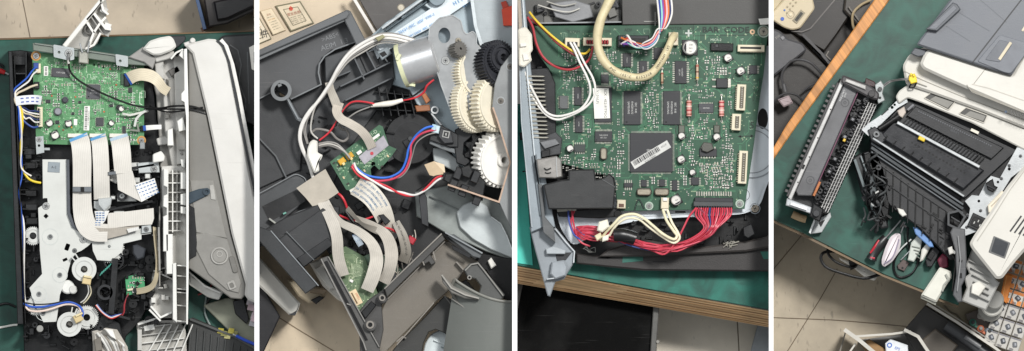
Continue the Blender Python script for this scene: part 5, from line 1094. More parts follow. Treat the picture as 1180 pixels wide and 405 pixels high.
ic(750.5,176,49,45,34,'LT',['SPGPm','S4LJ002X01'],3.6,0,pm=FP)
ic(666,111,8.5,21,11,'L',['HC244'],1.8,90); ic(667,143,8.5,20,11,'L',['HC244'],1.8,90)
ic(649.5,118,9.5,15,8,'L',None,mat=M('4c4f50',0.5),pl=1.2,pm=M('8e8a80',0.4,0.4)); ic(695.5,157.5,20,12,12,'T',['GAL22V10','SEC 521'],2.2)
ic(722.5,69.5,9.5,16,8,'L',['74HC14'],1.7,90); ic(741,79,9,17,8,'L',['LM324'],1.7,90); ic(697,91,9,10,6,'T'); ic(784.5,83.5,13.5,26,10,'L',['ULN2003','SEC-04'],2.4,90,pl=2.8)
ic(813.7,124.8,17,10.5,9,'T',['AD7528'],2.2,mat=M('34363a',0.5),pl=1.2); ic(868,80.5,9,10,5,'L'); ic(801,209,9,9,4,'L'); ic(724,213.5,10,5,4,'T',mat=K,pl=3.4); ic(742,211.5,6.5,8,4,'L'); ic(763,211,6.5,8,4,'L'); ic(777.5,214,6,12,4,'L')
ic(816,176,20,9,6,'T',mat=K); ic(676,78,7,6,4,'L'); ic(758,62,9,14,7,'L'); ic(668,171,13,9,5,'T',mat=M('2a3330',0.5));
for (x, y, w_, h_) in ((832,96,13,11),(646,205,1,1)):
    if w_ < 3: continue
    mb = MB(); mb.box(x,y,w_,h_,bz,bz+4,K,0,0.6); mb.box(x+8.5,y,3.6,h_*0.94,bz,bz+1.4,PIN,0,0.2)
    for s_ in (-1,1): mb.box(x-9,y+s_*4,5,2,bz,bz+1.4,PIN,0,0.2)
    mb.build('power_transistor', b); A4(x,y,26,14)
mb = MB(); mb.prism([(808,168),(811,164),(820,165),(823,172),(815,176),(809,174)],bz+2,bz+7,M('4d4d48',0.4,0.3),0.8); mb.build('power_transistor', b); A4(815,170,16,12)
# labels
mb = MB(); mb.prism([(683,102),(701.5,102),(703,136.5),(685,137)], bz+2.4, bz+2.7, M('dcdbd4',0.7,bump=0), 0.05)
mb.text('SCX - 4521F/TPDG', 697.5, 119.5, bz+2.8, 4.1, INK, 90); mb.text('V1.01(LF)', 688.5, 112, bz+2.8, 4.0, INK, 90); mb.build('sticker', b)
mb = MB(); mb.frame(750,178.5,bz+2.5,-31); mb.box(0,0,49,9.5,0,0.35,M('bcbcb8',0.6,bump=0),0,0.05); R = random.Random(4); x = -22
while x < 12: w_ = R.choice((0.5,0.8,1.2)); mb.box(x,-1.2,w_,5.5,0.35,0.4,INK,0,0); x += w_+R.choice((0.5,0.7))
mb.text('JC92-01840A', -3, 3.8, 0.42, 2.7, INK, 0); mb.text('4521F', 18, -1, 0.42, 3, INK, 0); mb.X = None; mb.build('sticker', b)
# capacitors
for (x, y, r, h_) in ((795,55,8.6,12),(839,67,4.6,8),(853.5,82,4.6,8),(785.5,157,4,10),(826,158,4,10),(657,171.5,4,9),(779,231,5.8,9),(798,199,3.4,8),(785,184,4.4,8)):
    mb = MB(); cap(mb, x, y, r, bz, h=h_, rot=180 if r > 8 else 60, top=M('c9c6c0',0.35,0.2)); 
    if r > 8: mb.text('100', x+1, y-3, bz+h_+0.05, 3, INK); mb.text('50V', x+1, y+1, bz+h_+0.05, 3, INK); mb.text('SM', x+1, y+4.6, bz+h_+0.05, 2.6, INK)
    elif r > 4.2: mb.text('47', x+0.5, y, bz+h_+0.05, 3, INK)
    mb.build('capacitor', b); A4(x, y, 2*r+2, 2*r+2)
for (x, y) in ((785.5,149),(826,149)): mb = MB(); mb.box(x,y,7,9,bz,bz+3,M('55574f',0.45,0.3),0,0.8); mb.box(x,y-6.5,1,4,bz,bz+1,PIN); mb.build('coil', b); A4(x,y,8,14)
# crystals
for (x, y, w_, h_) in ((742,221.5,16,7.5),(762.5,221.5,16,7.5),(695.5,177.5,7,13)):
    mb = MB(); rr = rnd(rect(x,y,w_,h_),3.6,6); mb.prism(inset(rr,-0.9),bz,bz+1,M('151712',0.5),0.2); mb.prism(rr,bz+1,bz+7,M('a59d8d',0.3,0.7,var=0.05),1); mb.build('crystal', b); A4(x,y,w_+2,h_+2)
# axial resistors
for (x, y, L_, r, bands, body) in ((794,125,30,2.9,('8a4a3a','d9c6b8','a03a3a','8a4a3a'),'c9938a'),(831.5,125,30,2.9,('a03038','a03038','d9c6b8','8a4a3a'),'cf9a92'),(803.5,83,30,1.6,('a04038','5a3020','c9a040'),'b9a088'),(763,90,22,1.4,('8a4038','5a3020'),'b09478')):
    mb = MB(); mb.tube([(x,y-L_/2,bz+1),(x,y-L_/2+3,bz+3.4),(x,y+L_/2-3,bz+3.4),(x,y+L_/2,bz+1)],0.5,PIN,6)
    bl = L_*0.3; mb.tube([(x,y-bl,bz+3.4),(x,y-bl*0.8,bz+3.4),(x,y+bl*0.8,bz+3.4),(x,y+bl,bz+3.4)],lambda u, r=r: r*(1.0 if 0.16 < u < 0.84 else 0.95)+ (0.5 if (u < 0.2 or u > 0.8) else 0)*r*0.25,M(body,0.4),12,3)
    for i, c_ in enumerate(bands): yy = y-bl*0.75+i*(bl*1.5/(len(bands)-1)); mb.tube([(x,yy-0.7,bz+3.4),(x,yy,bz+3.4),(x,yy+0.7,bz+3.4)],r*1.16,M(c_,0.45,bump=0),12,2)
    for s_ in (-1,1): mb.ring(x,y+s_*L_/2,1.5,0.6,bz,bz+0.4,PIN,14)
    mb.build('resistor', b); A4(x,y,8,L_+2)
# connectors
CW = M('cdc4ac',0.45,var=0.05)
mb = MB(); mb.prism(rect(865.5,56,31,8,1),bz,bz+7,CW,0.6); mb.prism(rect(865,55.5,24,2.4,1),bz+7,bz+7.1,BLK,0)
for i in range(16): mb.box(853.5+i*1.6,59.6+i*.03,0.8,1.6,bz+3,bz+7.3,M('9a8f78',0.5),0,0)
mb.build('connector', b); A4(865.5,56,34,11)
mb = MB(); mb.box(832,54.5,26,9,bz,bz+5,BLK,1,0.6); mb.box(826,53,4,4,bz+5,bz+5.2,DG); mb.build('connector', b); A4(832,55,28,12)
for (x, y, w_, h_, n) in ((854,112.5,10.5,30,12),(848.5,141,10.5,19,6),(856,193,10,38,13)):
    mb = MB(); mb.prism(rect(x,y,w_,h_,3),bz,bz+8,CW,0.6); mb.prism(rect(x+0.8,y,w_*0.45,h_-5,3),bz+8,bz+8.1,M('57503f',0.5),0)
    for i in range(n): yy = y-h_/2+3.4+i*(h_-6)/(n-1); xx = x+0.8-(yy-y)*0.052; mb.box(xx,yy,1.6,0.8,bz+8.1,bz+9,PIN,0,0); mb.box(x-w_/2-0.4-(yy-y)*0.052,yy,1.8,0.9,bz,bz+5,CW,0,0)
    mb.build('connector', b, ('tall cream pin header','short cream pin header','tall cream pin header')[n==6]); A4(x,y,w_+4,h_+2)
mb = MB(); mb.box(659.5,49,17,10,bz,bz+9,CW,2,0.8); mb.box(659.5,51,12,5,bz+9,bz+9.2,BLK,2,0); mb.build('connector', b); A4(660,49,20,12)
mb = MB(); mb.box(688.5,48.5,33,9.5,bz,bz+9,CW,1,0.8); mb.box(688.5,49,26,4,bz+9,bz+9.2,M('4a1c1c',0.5),1,0)
for x in (677,680,683,694,697,700): mb.box(x,48.5,2,4.6,bz+9,bz+12,M('8f1f24',0.4),0,0.4)
mb.build('connector', b); A4(688,48,36,12)
mb = MB(); mb.box(776,45,11,15,bz,bz+9,CW,0,0.8); mb.cyl(776.5,45,3.4,bz+9,bz+13,M('8f1f24',0.4),14); mb.build('connector', b); A4(776,45,14,18)
mb = MB(); mb.box(730,48,36,14,bz,bz+8,K,0,1); mb.box(730,47,28,6,bz+8,bz+8.2,BLK,0,0); mb.box(722,43,8,2,bz+8,bz+9,M('55595c',0.4)); mb.build('connector', b); A4(730,48,38,16)
mb = MB(); mb.box(716,235.5,10,10,bz,bz+8,CW,2,0.8); mb.box(716,237,6,4,bz+8,bz+8.2,M('5c3f30',0.5),2,0); mb.build('connector', b); A4(716,235,12,12)
mb = MB(); mb.box(766.2,234.5,9,13,bz,bz+9,CW,2,0.8); mb.prism(rect(766.5,230,5,4),bz+8.5,bz+11,WHT,0.4); mb.box(766.2,241,6,4.4,bz+2,bz+8,WHT,0,0.4); mb.build('connector', b); A4(766,234,12,14)
mb = MB(); mb.box(822.5,230.5,44,5,bz,bz+7,K,1,0.6); mb.box(822,235.5,46,6,bz,bz+9,M('3a3c3d',0.45),1,0.8)
for i in range(15): mb.box(802+i*2.95,239,1.6,3,bz+3,bz+9.6,K,0,0.3); mb.box(803+i*2.8,223.5,1.5,5,bz,bz+1.6,PIN,0,0)
mb.build('connector', b, 'long dark connector with a row of pins'); A4(822,231,48,20)
for (x, y, r) in ((880,36.5,6),(748,237.5,3.7),(852.5,235,3.8)):
    mb = MB(); mb.ring(x,y,r+1.2,r-0.5,bz,bz+0.4,M('9aa89c',0.4,0.4),26); mb.screw(x,y,r*0.85,bz+0.4,M('a9a598',0.3,0.75) if r > 5 else SCREWM); mb.build('screw', b); A4(x,y,2*r+3,2*r+3)
mb = MB(); mb.ring(867,37,3,1.2,bz,bz+0.5,M('b9987a',0.4,0.4),18); mb.build('test_point', b); A4(867,37,8,8)
# silk print
mb = MB(); [mb.text('BAR  CODE', 836+dx, 34.8+dy, bz+0.25+k*0.02, 9.4, SK4, 0.5, 1.12) for k, (dx, dy) in enumerate(((0,0),(0.5,0),(0,0.4)))]
mb.line([(799,28.6),(883,27.4)],0.5,bz,bz+0.2,SK4); mb.line([(799,28.6),(799,41)],0.5,bz,bz+0.2,SK4); mb.line([(799,41.5),(862,41)],0.5,bz,bz+0.2,SK4); mb.line([(862,41),(862,30)],0.5,bz,bz+0.2,SK4)
mb.bar(789.5,38.5,797.5,38.5,2,bz,bz+0.4,M('a9aea8',0.5,bump=0),0); mb.bar(793.5,34.5,793.5,42.5,2,bz,bz+0.42,M('a9aea8',0.5,bump=0),0)
mb.text('THERM', 661, 37, bz+0.25, 4.6, SK4); mb.text('DEV', 682, 37, bz+0.25, 4.6, SK4); mb.text('P.SW', 699, 36.5, bz+0.25, 4.6, SK4); mb.text('ADF', 724, 35, bz+0.25, 5, SK4); mb.text('MOTOR', 778, 33, bz+0.25, 4.4, SK4)
mb.text('MICR-2', 825, 46.3, bz+0.25, 4, SKW); mb.text('17', 855, 46, bz+0.25, 3.6, SKW); mb.text('SAMSUNG ELEC', 874.5, 104, bz+0.25, 4, SK4, 98); mb.text('JC41-00263A', 869, 108, bz+0.25, 3.4, SK4, 98); mb.text('MAIN', 862, 90, bz+0.25, 3.6, SK4, 98); mb.text('5', 866.5, 145, bz+0.25, 12, SK4, 8)
mb.line([(852,157.5),(867,157)],0.8,bz,bz+0.3,SK4); mb.prism([(850,157.5),(854,155.7),(854,159.3)],bz,bz+0.3,SK4,0); mb.prism([(869,157),(865,155.2),(865,158.8)],bz,bz+0.3,SK4,0)
mb.tube([(731,243,bz+.5),(734,233,bz+.6),(736,230,bz+.6),(739,234,bz+.6),(742,241,bz+.5)],0.8,M('10241f',0.5),6); mb.build('silkscreen', b)
mb = MB()
for i in range(5): mb = MB(); mb.ring((786,857,850,800,700)[i],(150,225,90,85,80)[i],(8,7,6,6,5)[i],(7.5,6.5,5.5,5.5,4.5)[i],bz,bz+0.2,SK4,26); mb.build('silkscreen_ring', b)
traces(b, inp4, (615,30,882,240), bz+0.02, 61, 420, G4T, V4, silk=M('7f9a83',0.6,bump=0), avoid=AV)
smds(b, (648,60,845,226), AV, 520, bz, 62)
smds(b, (800,180,846,228), AV, 60, bz, 63)
# finned connector at the left
mb = MB(); mb.prism([(604,80),(632,78),(640,96),(641,160),(612,160)],8,40,BLKG,1); fb = mb.build('edge_connector', t)
for i in range(16):
    mb = MB(); y = 87+i*4.7; mb.prism([(606+i*.45,y),(626+i*.3,y+0.6),(628+i*.3,y+1.5),(626+i*.3,y+2.2),(606+i*.45,y+1.8)],40,46,M('a5a297',0.35,0.45),0.4); mb.build('pin', fb)
mb = MB(); mb.prism([(619,160),(640,152),(648,160),(646,178),(622,182)],20,42,M('3b3c3e',0.4,0.2),1); mb.prism([(622,164),(640,160),(645,166),(628,172)],42,46,M('77787a',0.35,0.5),0.6); mb.prism([(624,174),(634,172),(634,180),(624,182)],42,48,BLKG,0.8); mb.build('socket', t)
mb = MB(); mb.prism([(618,184),(641,180),(647,184),(648,204),(640,206),(621,205)],24,60,M('8f8c88',0.35,0.6,var=0.12),1.2); mb.tube([(627,194,60.6),(630,196,61),(635,194,60.6)],0.8,BLK,6); mb.tube([(628,199,60.6),(631,200,61),(635,199,60.6)],0.7,BLK,6); mb.line([(641,181),(642,204)],0.8,60,61,STEEL); mb.build('usb_socket', t)
mb = MB(); mb.prism([(626,213),(648,207.5),(655,207),(655,196),(685,195),(686.5,207),(694,206),(702,200),(707,204),(709.5,216),(707,241),(632,241.5)],20,62,M('222324',0.42,var=0.12,dust=0.1),1.6); mb.line([(694,207),(709,216)],0.8,62,63,M('4a4c4d',0.4)); mb.line([(703,201),(708,205),(710,216)],0.6,63,64,DG); mb.line([(686,207),(688,240)],0.6,61.9,62.4,DG); mb.build('relay_cover', t)
mb = MB(); mb.prism([(641,243),(715,240),(712,250),(690,252),(644,250)],14,34,BLKG,1); mb.cyl(712,247,4.5,34,36,BLK,18); mb.line([(642,243),(664,241.5)],3,34,40,M('a9a79d',0.4,0.2)); mb.build('socket', t)
# wires of the top left
def W3(name, pts, r, m_, n=8): return wire(name, pts, r, m_, t, n=n)
W3('wire', [(610,14,40),(618,24,44),(632,38,48),(648,51,50),(662,60,50),(674,62,50),(680,57,48)],1.3,M('d8b83a',0.4))
W3('wire', [(608,20,40),(614,32,44),(618,50,48),(626,66,50),(640,77,52),(656,80.5,54),(670,76,54),(680,67,52),(683,54,48)],1.4,M('a03038',0.4))
W3('wire', [(606,18,38),(611,32,42),(616,48,46),(622,62,48),(634,74,50),(654,78,50),(668,72,48),(676,66,48),(681,54,46)],1.3,BLK)
W3('wire', [(612,22,40),(628,36,44),(642,50,48),(656,60,50),(664,65,50)],1.2,M('7a2528',0.4))
W3('wire', [(657,49,52),(662,58,54),(668,72,56),(676,88,58),(680,100,58),(679,112,56),(670,125,54),(655,132,52),(640,134,50),(628,128,48),(618,112,46),(608,92,44),(604,78,42)],1.35,WH2,10)
W3('wire', [(661,49,52),(667,60,54),(674,74,56),(683,90,58),(686,104,58),(682,116,56),(672,126,54),(656,134,50),(642,138,48),(629,132,46),(616,116,44),(605,96,42),(601,80,42)],1.35,WH2,10)
mb = MB(); mb.prism(rnd([(597,34),(606,31),(613,40),(614,58),(611,62),(613,70),(604,78),(598,76)],2),30,58,M('d6d2c6',0.45),1.6); mb.box(603,52,7,4,58,61,WHT,-6); mb.box(606,66,7,8,56,60,WHT,-10,0.8); mb.prism([(596,0),(600,0),(602,30),(598,36)],40,50,M('9b9184',0.5),0.8); mb.build('connector_housing', t)
# colour bundle
cols = ('d8d5cf','2a3d8a','8fc9c0','7a4a9a','b84038','e3b0b0','c9703a','27305c','d8d5cf')
for k, c_ in enumerate(cols):
    W3('wire', [(716+(k%3)*3,51-k*1.2+ (k%2)*3,46),(724,47+(k%4)*2-k*.6,52),(733,50+(k%3)*2.4,56),(743,56.5-k*0.9,60),(752,53-k*1.1,62),(758,45-k*1.4,62),(760+k*0.9,32,62),(759+k*1.9,16,60),(757+k*2.0,-4,56)],1.2,M(c_,0.38,bump=0))
# the cream sleeve tube with its print
mb = MB(); tp = [(706,-6,70),(699,8,72),(692,24,74),(688.5,42,74),(690,58,74),(697,72,74),(708,82,74),(722,88,74),(737,89.5,74),(750,85,74),(760,74,74),(768,60,72),(773.5,47,66),(777,41,56)]
mb.tube(tp, lambda u: 5.6-1.3*u+0.25*math.sin(u*40), M('c5b995',0.5,var=0.12,vs=90,bump=0.3,bs=400), 16, 6)
sl = mb.build('cable_sleeve', t)
mb = MB(); q = catmull([(p[0],p[1],p[2]) for p in tp],10); acc = [0]
for a, c_ in zip(q, q[1:]): acc.append(acc[-1]+math.hypot(c_[0]-a[0], c_[1]-a[1]))
def putline(s_, d0, step, size, off=0):
    for ch in s_:
        i = max(j for j in range(len(acc)) if acc[j] <= d0); i = min(i, len(q)-2); f = (d0-acc[i])/(acc[i+1]-acc[i]); x = q[i][0]+(q[i+1][0]-q[i][0])*f; y = q[i][1]+(q[i+1][1]-q[i][1])*f; an = math.degrees(math.atan2(q[i+1][1]-q[i][1], q[i+1][0]-q[i][0]))
        if ch != ' ': mb.text(ch, x, y, q[i][2]+6.1-1.3*i/len(q), size, M('4a4234',0.7,bump=0), an)
        d0 += step
putline('PVC  105°C  E152308', 93, 2.75, 4.2); putline('DENYERAM -LRT', 153, 2.3, 3.8); mb.build('sleeve_print', sl)
# red loom
R = random.Random(14); RDS = [M('c23f50',0.38,bump=0), M('b83248',0.38,bump=0), M('cc5566',0.38,bump=0), M('a82c3c',0.38,bump=0)]
for k in range(17):
    xs = 803.5+k*2.45; m_ = M('34467f',0.38,bump=0) if k in (6,) else RDS[k % 4]; j = R.uniform(-2, 2)
    W3('wire', [(xs,240,44),(xs-1+j*.3,249,50),(812+k*1.0+j*.4,262,54+k%5*2),(800+k*1.0,274+j*.5,52+k%4*2),(780,281+(k%9)*1.1,48+k%5*2),(755,284+(k%8)*1.2-2,46+k%6*2),(730,280+(k%7)*1.4-4,46+k%4*2),(708,270+(k%8)*1.5-2,46+k%5*2),(690,267+(k%9)*1.9-5,44+k%3*2),(674,267+(k%10)*1.7-6,40),(664,262+(k%6)*2.4,34)],0.95,m_,6)
W3('wire', [(802,240,48),(794,250,56),(787,264,58),(779,279,56),(766,293,54),(752,289,52),(738,284,50)],1.1,RDS[0]); W3('wire', [(806,240,46),(818,256,50),(812,270,50),(796,281,48),(778,285,46),(752,284,44)],0.9,M('7a2f48',0.38))
W3('wire', [(655,243,40),(656,256,42),(661,270,42),(668,276,40)],1.1,M('3a4f9a',0.38)); W3('wire', [(659,243,40),(661,258,42),(664,270,42)],1.1,RDS[1]); W3('wire', [(662,243,38),(658,258,40),(668,278,40),(680,284,40)],1.0,RDS[0])
W3('wire', [(764,242,46),(768,254,54),(776,266,60),(780,272,62),(776,276,64),(764,270,66),(752,260,66),(742,252,66),(730,247,64),(716,250,62),(706,260,60),(698,268,56),(692,277,50)],1.7,M('ddd5b5',0.45),10)
W3('wire', [(769,242,46),(774,256,54),(781,268,60),(783,275,60),(776,280,60),(762,272,62),(748,262,62),(736,253,62),(722,252,60),(710,260,58),(702,272,54)],1.5,M('e3dcc2',0.45),10)
mb = MB(); mb.tube([(708,271,56),(716,271,57),(724,272.5,56),(732,275,55)],7.5,M('141415',0.35),14); mb.build('insulating_tape', t)
mb = MB(); mb.prism([(690,256),(700,253),(702,262),(694,268),(688,266)],40,66,M('ddd8c8',0.45),1.4); mb.build('connector', t); mb = MB(); mb.prism([(694,273),(702,270),(701,277),(694,279)],54,66,M('ddd8c8',0.45),1); mb.build('connector', t); mb = MB(); mb.prism([(685,272),(692,268),(694,274),(688,278)],54,64,M('d0c9a8',0.45),1); mb.build('connector', t)
mb = MB()
for i in range(9): a = R.uniform(0,6); mb.tube([(672+i,286+R.uniform(-4,4),24),(676+i+3*math.cos(a),288+3*math.sin(a),27),(678+i,291,24)],0.5,M('8d8d88',0.4,0.3),6)
mb.build('frayed_shield', t)
mb = MB()
for i in range(14): x, y = 836+R.uniform(0,12), 279+R.uniform(-2,7); mb.tube([(x,y,31),(x+R.uniform(-3,4),y+R.uniform(-2,3),33),(x+R.uniform(-5,6),y+R.uniform(-3,4),31.5)],R.uniform(0.4,0.8),M('8f8c83',0.6),5); 
mb.build('dust_fluff', t)
mb = MB(); mb.prism([(856,262),(866,258),(870,270),(862,275),(857,272)],12,44,BLKG,1); mb.prism([(862,238),(867,242),(866,262),(860,260)],30,38,BLK,0.6) if False else None; mb.build('latch_foot', t)
# ================================================================ BAY 4
PAN[0] = (885.3, None)
mb = MB(); mb.prism(bb(880,-60,1240,470), FZ-3, FZ, M('a89c88',0.5,var=0.07,kind='tile',bump=0.05), 0)
GR4 = M('5d503f',0.8)
for q in (((885,318),(930,264)),((885,366),(960,369),(1010,373),(1060,378)),((903,412),(945,345),(965,310))): mb.line(q,1.0,FZ,FZ+0.3,GR4)
struct('floor', mb)
# ---- the bench
t = thing('workbench', 'workbench with worn green top and orange wooden edge, a white copier standing on it', 'workbench', 1000, 200, -20)
MB().prism([(892,182),(915,145),(1033,-12),(1240,-12),(1240,110),(1165,215),(1128,300),(1104,352),(1085,345),(1063,334),(1018,316),(926,269),(880,248),(880,200)], -14, 0, M('184a3e',0.5,var=0.16,vs=14,kind='mat',bump=0.1), 0.5).build('green_mat', t)
OW = M('c98a4a',0.45,var=0.06,kind='wood125',bump=0.1)
mb = MB(); mb.prism([(880,190),(906,145),(1016,-12),(1034,-12),(919,144),(892,183),(880,205)], -16, 4, OW, 1.2); mb.build('wooden_edge', t)
mb = MB(); mb.line([(880,250.5),(926,271.5),(1018,318),(1064,336.5),(1085,347),(1104,354)], 2.4, -16, -2, M('6d5a42',0.6)); mb.build('front_edge', t)
# ---- old machines behind the wooden edge
t = thing('old_printer', 'black printer with a cream keypad and small display, standing behind the wooden edge', 'printer', 925, 20, FZ)
mb = MB(); mb.prism([(884,26),(914,-12),(1010,-12),(985,10),(965,40),(950,60),(910,36)], FZ, FZ+50, M('1f1b18',0.4,dust=0.1), 2); mb.line([(912,36),(924,37),(934,33),(962,0)],1.4,FZ+50,FZ+53,M('5c5855',0.35)); mb.build('body', t)
mb = MB(); mb.prism(rnd([(885,20),(903,0),(911,-12),(934,-12),(939,10),(922,33),(913,35),(903,32)],3), FZ+50, FZ+60, M('bfb296',0.45,var=0.05), 1.5); kp = mb.build('keypad_panel', t)
mb = MB(); mb.frame(920.5,19.5,FZ+60,-52); mb.box(0,0,16,6.5,0,1.2,M('8d8570',0.4),0,0.4); mb.box(0,0,12,3.6,1.2,1.5,M('3c3b35',0.3),0,0.1); mb.X=None; mb.build('display', kp)
mb = MB(); mb.ring(911,17,4.6,4,FZ+60,FZ+60.7,M('9c917a',0.45),24); mb.cyl(911,17,2,FZ+60,FZ+61,M('d3c8ae',0.45),14,0.3); mb.build('button', kp)
for i in range(8): mb = MB(); mb.cyl(904+(i%4)*3.4+(i//4)*3, 8-(i%4)*4+(i//4)*3+4,1.1,FZ+60,FZ+61,M('9b8e74' if i else '3a66b0',0.4),12,0.2); mb.build('button', kp)
mb = MB(); mb.cyl(901.5,22,2.2,FZ+60,FZ+60.8,M('3a5cb0',0.4),16,0.2); mb.build('badge', kp)
mb = MB(); mb.prism(rnd([(885,-12),(895,-6),(905,-4),(898,6),(889,16),(880,20)],2), FZ+50, FZ+57, M('b0a386',0.45), 1); mb.build('cover', t)
t = thing('dusty_printer', 'dusty black printer with a deep tray, half hidden by the wooden edge', 'printer', 940, 70, FZ)
DB = M('221e1b',0.5,dust=0.25); DB2 = M('39383a',0.4,dust=0.15)
mb = MB(); mb.prism([(884,30),(905,38),(912,37),(960,82),(945,110),(905,160),(880,200)], FZ, FZ+46, DB, 2); mb.prism(rnd([(884,30),(899,36),(908,45),(925,50),(930,58),(892,88),(884,90)],3),FZ+46,FZ+62,M('47474a',0.4,var=0.12),2); mb.build('body', t)
mb = MB(); mb.prism([(938,30),(968,10),(1015,-12),(1015,0),(958,78),(936,56)], FZ, FZ+30, M('1e1915',0.55,dust=0.3), 1); mb.line([(936,57),(960,80)],2,FZ+30,FZ+38,M('3d3a38',0.45)); mb.line([(925,40),(947,62),(958,76)],3,FZ+40,FZ+56,DB2); mb.line([(955,59),(952,64),(957,69)],1.2,FZ+30,FZ+34,M('77716a',0.4)); mb.build('tray', t)
mb = MB(); mb.frame(896,43,FZ+62.3,-38); mb.text('500', 0, 0, 0, 4, M('8f8d88',0.6,bump=0), 0); mb.X=None; mb.box(902,44,4,4,FZ+62,FZ+63.5,M('77777a',0.4),-35); mb.build('marking', t)
wire('power_cable', [(903,100,FZ+62),(901,86,FZ+62),(909,73,FZ+62),(920,69,FZ+62),(933,72,FZ+62),(944,82,FZ+60),(952,92,FZ+56)],1.5,M('3f3f41',0.35),t)
wire('power_cable', [(888,132,FZ+62),(893,116,FZ+64),(905,108,FZ+64),(918,110,FZ+62),(926,118,FZ+60)],1.3,M('353537',0.35),t); wire('power_cable', [(925,106,FZ+60),(935,98,FZ+60),(946,96,FZ+56)],1.2,M('3f3f41',0.35),t)
mb = MB(); mb.tube([(903,97,FZ+62),(905,106,FZ+62)],2.6,M('4b4b4d',0.4),12); mb.prism(rnd([(896,115),(909,110),(914,119),(903,124)],1.5),FZ+60,FZ+72,M('9c8d90',0.45),1.5); mb.build('plug', t)
t = thing('dark_machine', 'dark machine at the top with a beige curved cable along its side', 'machine', 990, 10, FZ)
mb = MB(); mb.prism([(975,-12),(1020,-12),(1004,18),(990,32),(972,12)], FZ+10, FZ+58, M('3a3631',0.5,dust=0.15), 2); mb.line([(978,8),(990,24)],1.6,FZ+58,FZ+62,M('59544c',0.4)); mb.build('body', t)
wire('cable', [(1004,0,FZ+66),(992,6,FZ+66),(983,16,FZ+66),(983,30,FZ+62),(988,40,FZ+60)],1.5,M('9a8a6d',0.4),t)

# ---- fuser unit
t = thing('fuser_unit', 'long removed fuser unit with a toothed edge, lying diagonally on the green bench', 'fuser unit', 960, 171, 0)
A4r = 24.1; FX = (959,171,0,A4r)
def fm(): m_ = MB(); m_.frame(*FX); return m_
FD = M('302f31',0.42,dust=0.1); FL = M('c9c9c8',0.35,0.3,var=0.08)
mb = fm(); mb.prism([(-25,-77),(22,-79),(28,-60),(27,70),(16,80),(-22,76)],0,26,BLKG,1.5)
for i in range(22): mb.box(-27.6,-66+i*6.3,4.4,3.4,10,30,M('4c4b4b',0.45),0,0.6)
mb.prism([(-26,-72),(-22,-72),(-22,72),(-26,72)],8,34,M('3c3b3c',0.45),0.8); mb.build('housing', t)
mb = fm(); mb.prism([(-23,-77),(-18.6,-78),(-18.6,74),(-23,73)],26,42,M('b9b8b6',0.35,0.3,var=0.1),0.8)
for v in (-40,-4,20,52): mb.box(-20,v,1.4,1.4,42,42.2,BLK,0,0)
mb.box(-21.5,33,2.5,5,40,44,BLK); mb.build('metal_strip', t)
mb = fm(); mb.prism([(-17.8,-74),(0,-76),(1,60),(-14,66),(-18.5,62)],26,40,M('58585a',0.4,0.1,var=0.18,vs=30,dust=0.1),1.2)
for v in (-54,44): mb.ring(-8,v,4.8,4.2,40,40.6,M('3c3c3e',0.4),26); mb.ring(-8,v,1.8,1.2,40,40.5,M('3c3c3e',0.4),16)
mb.text('CAUTION', -14.5,-60,40.3,3.2,M('c9c9c8',0.6,bump=0),90); mb.text('HOT', -11.5,-62,40.3,2.6,M('c9c9c8',0.6,bump=0),90); mb.build('cover_plate', t)
mb = fm(); mb.bar(0.8,-74,1.8,52,1.1,34,41.5,M('6d4458',0.35)); mb.build('heating_line', t)
mb = fm(); clutter(mb,(3,-70,15,66),70,26,42,[BLK,BLKG,M('3b3a3c',0.4),M('232325',0.3)],91,(0,90,12),2,7)
for v in (-40,-18,10,26): mb.box(8,v,7,6,30,46,BLKG,0,1); mb.box(8,v,3,3,46,47,M('77777a',0.35,0.4),20,0.3)
mb.box(9,-15,3,5,40,46,M('c9a63a',0.4),0,0.5); mb.box(3,50,3,18,38,42,M('a0643c',0.4,0.3),0,0.4); mb.build('mechanism', t)
mb = fm()
for v in range(-70,66,4): mb.box(13.5,v,3,1.4,36,44,M('3a3a3c',0.4),10,0.2)
mb.build('guide_fins', t)
for u in (17,20,23,26):
    mb = fm(); mb.bar(u,-66,u-0.5,70,0.7,40-u*0.3,42-u*0.3,M('c4c3c0',0.3,0.7),0); mb.build('wire_rod', t)
mb = fm(); mb.prism([(15,-68),(27,-64),(26,72),(15,74)],20,33,BLK,0.8)
for i in range(30): mb.bar(15,-64+i*4.5,27,-67+i*4.5,0.5,33,34.4,M('8d8c8a',0.35,0.5),0)
mb.build('grille', t)
mb = fm(); mb.prism(rnd([(-24,-82),(10,-84),(24,-80),(26,-72),(18,-70),(-22,-73)],3),20,48,M('4a4849',0.38,0.2),2); mb.prism([(-18,-80),(6,-82),(8,-77),(-18,-76)],48,51,M('a9a7a4',0.35,0.4),0.8); mb.prism(rnd([(2,-90),(14,-90),(18,-84),(4,-82)],2),10,40,M('3c2c2c',0.4),1); mb.cyl(16,-76,4,48,53,M('2c2a2b',0.4),18); mb.build('end_cap', t)
mb = fm(); mb.prism([(-24,74),(6,72),(8,79),(-22,82)],24,48,M('b9bcbf',0.35,0.35),1); mb.bar(-18,78,2,76,3,48,52,M('dfe0e0',0.35,0.2)); mb.prism([(6,66),(20,68),(22,84),(8,82)],20,50,BLKG,1.5); mb.cyl(14,76,4,50,54,DG,16); mb.build('end_cap', t)
mb = MB(); mb.tube([(913,247,10),(922,251,10),(929,253,10)],4.4,M('b59c78',0.5),16); mb.build('roller', t)
mb = MB(); mb.prism([(940,254),(957,245),(958,250),(947,268),(934,270)],4,12,M('a9acac',0.4,0.3,var=0.15),0.6); mb.prism([(934,270),(940,254),(938,253),(932,268)],4,24,M('d3d5d5',0.35,0.3),0.4); mb.prism([(943,257),(951,253),(946,262)],12,12.4,BLK,0); mb.build('bracket', t)
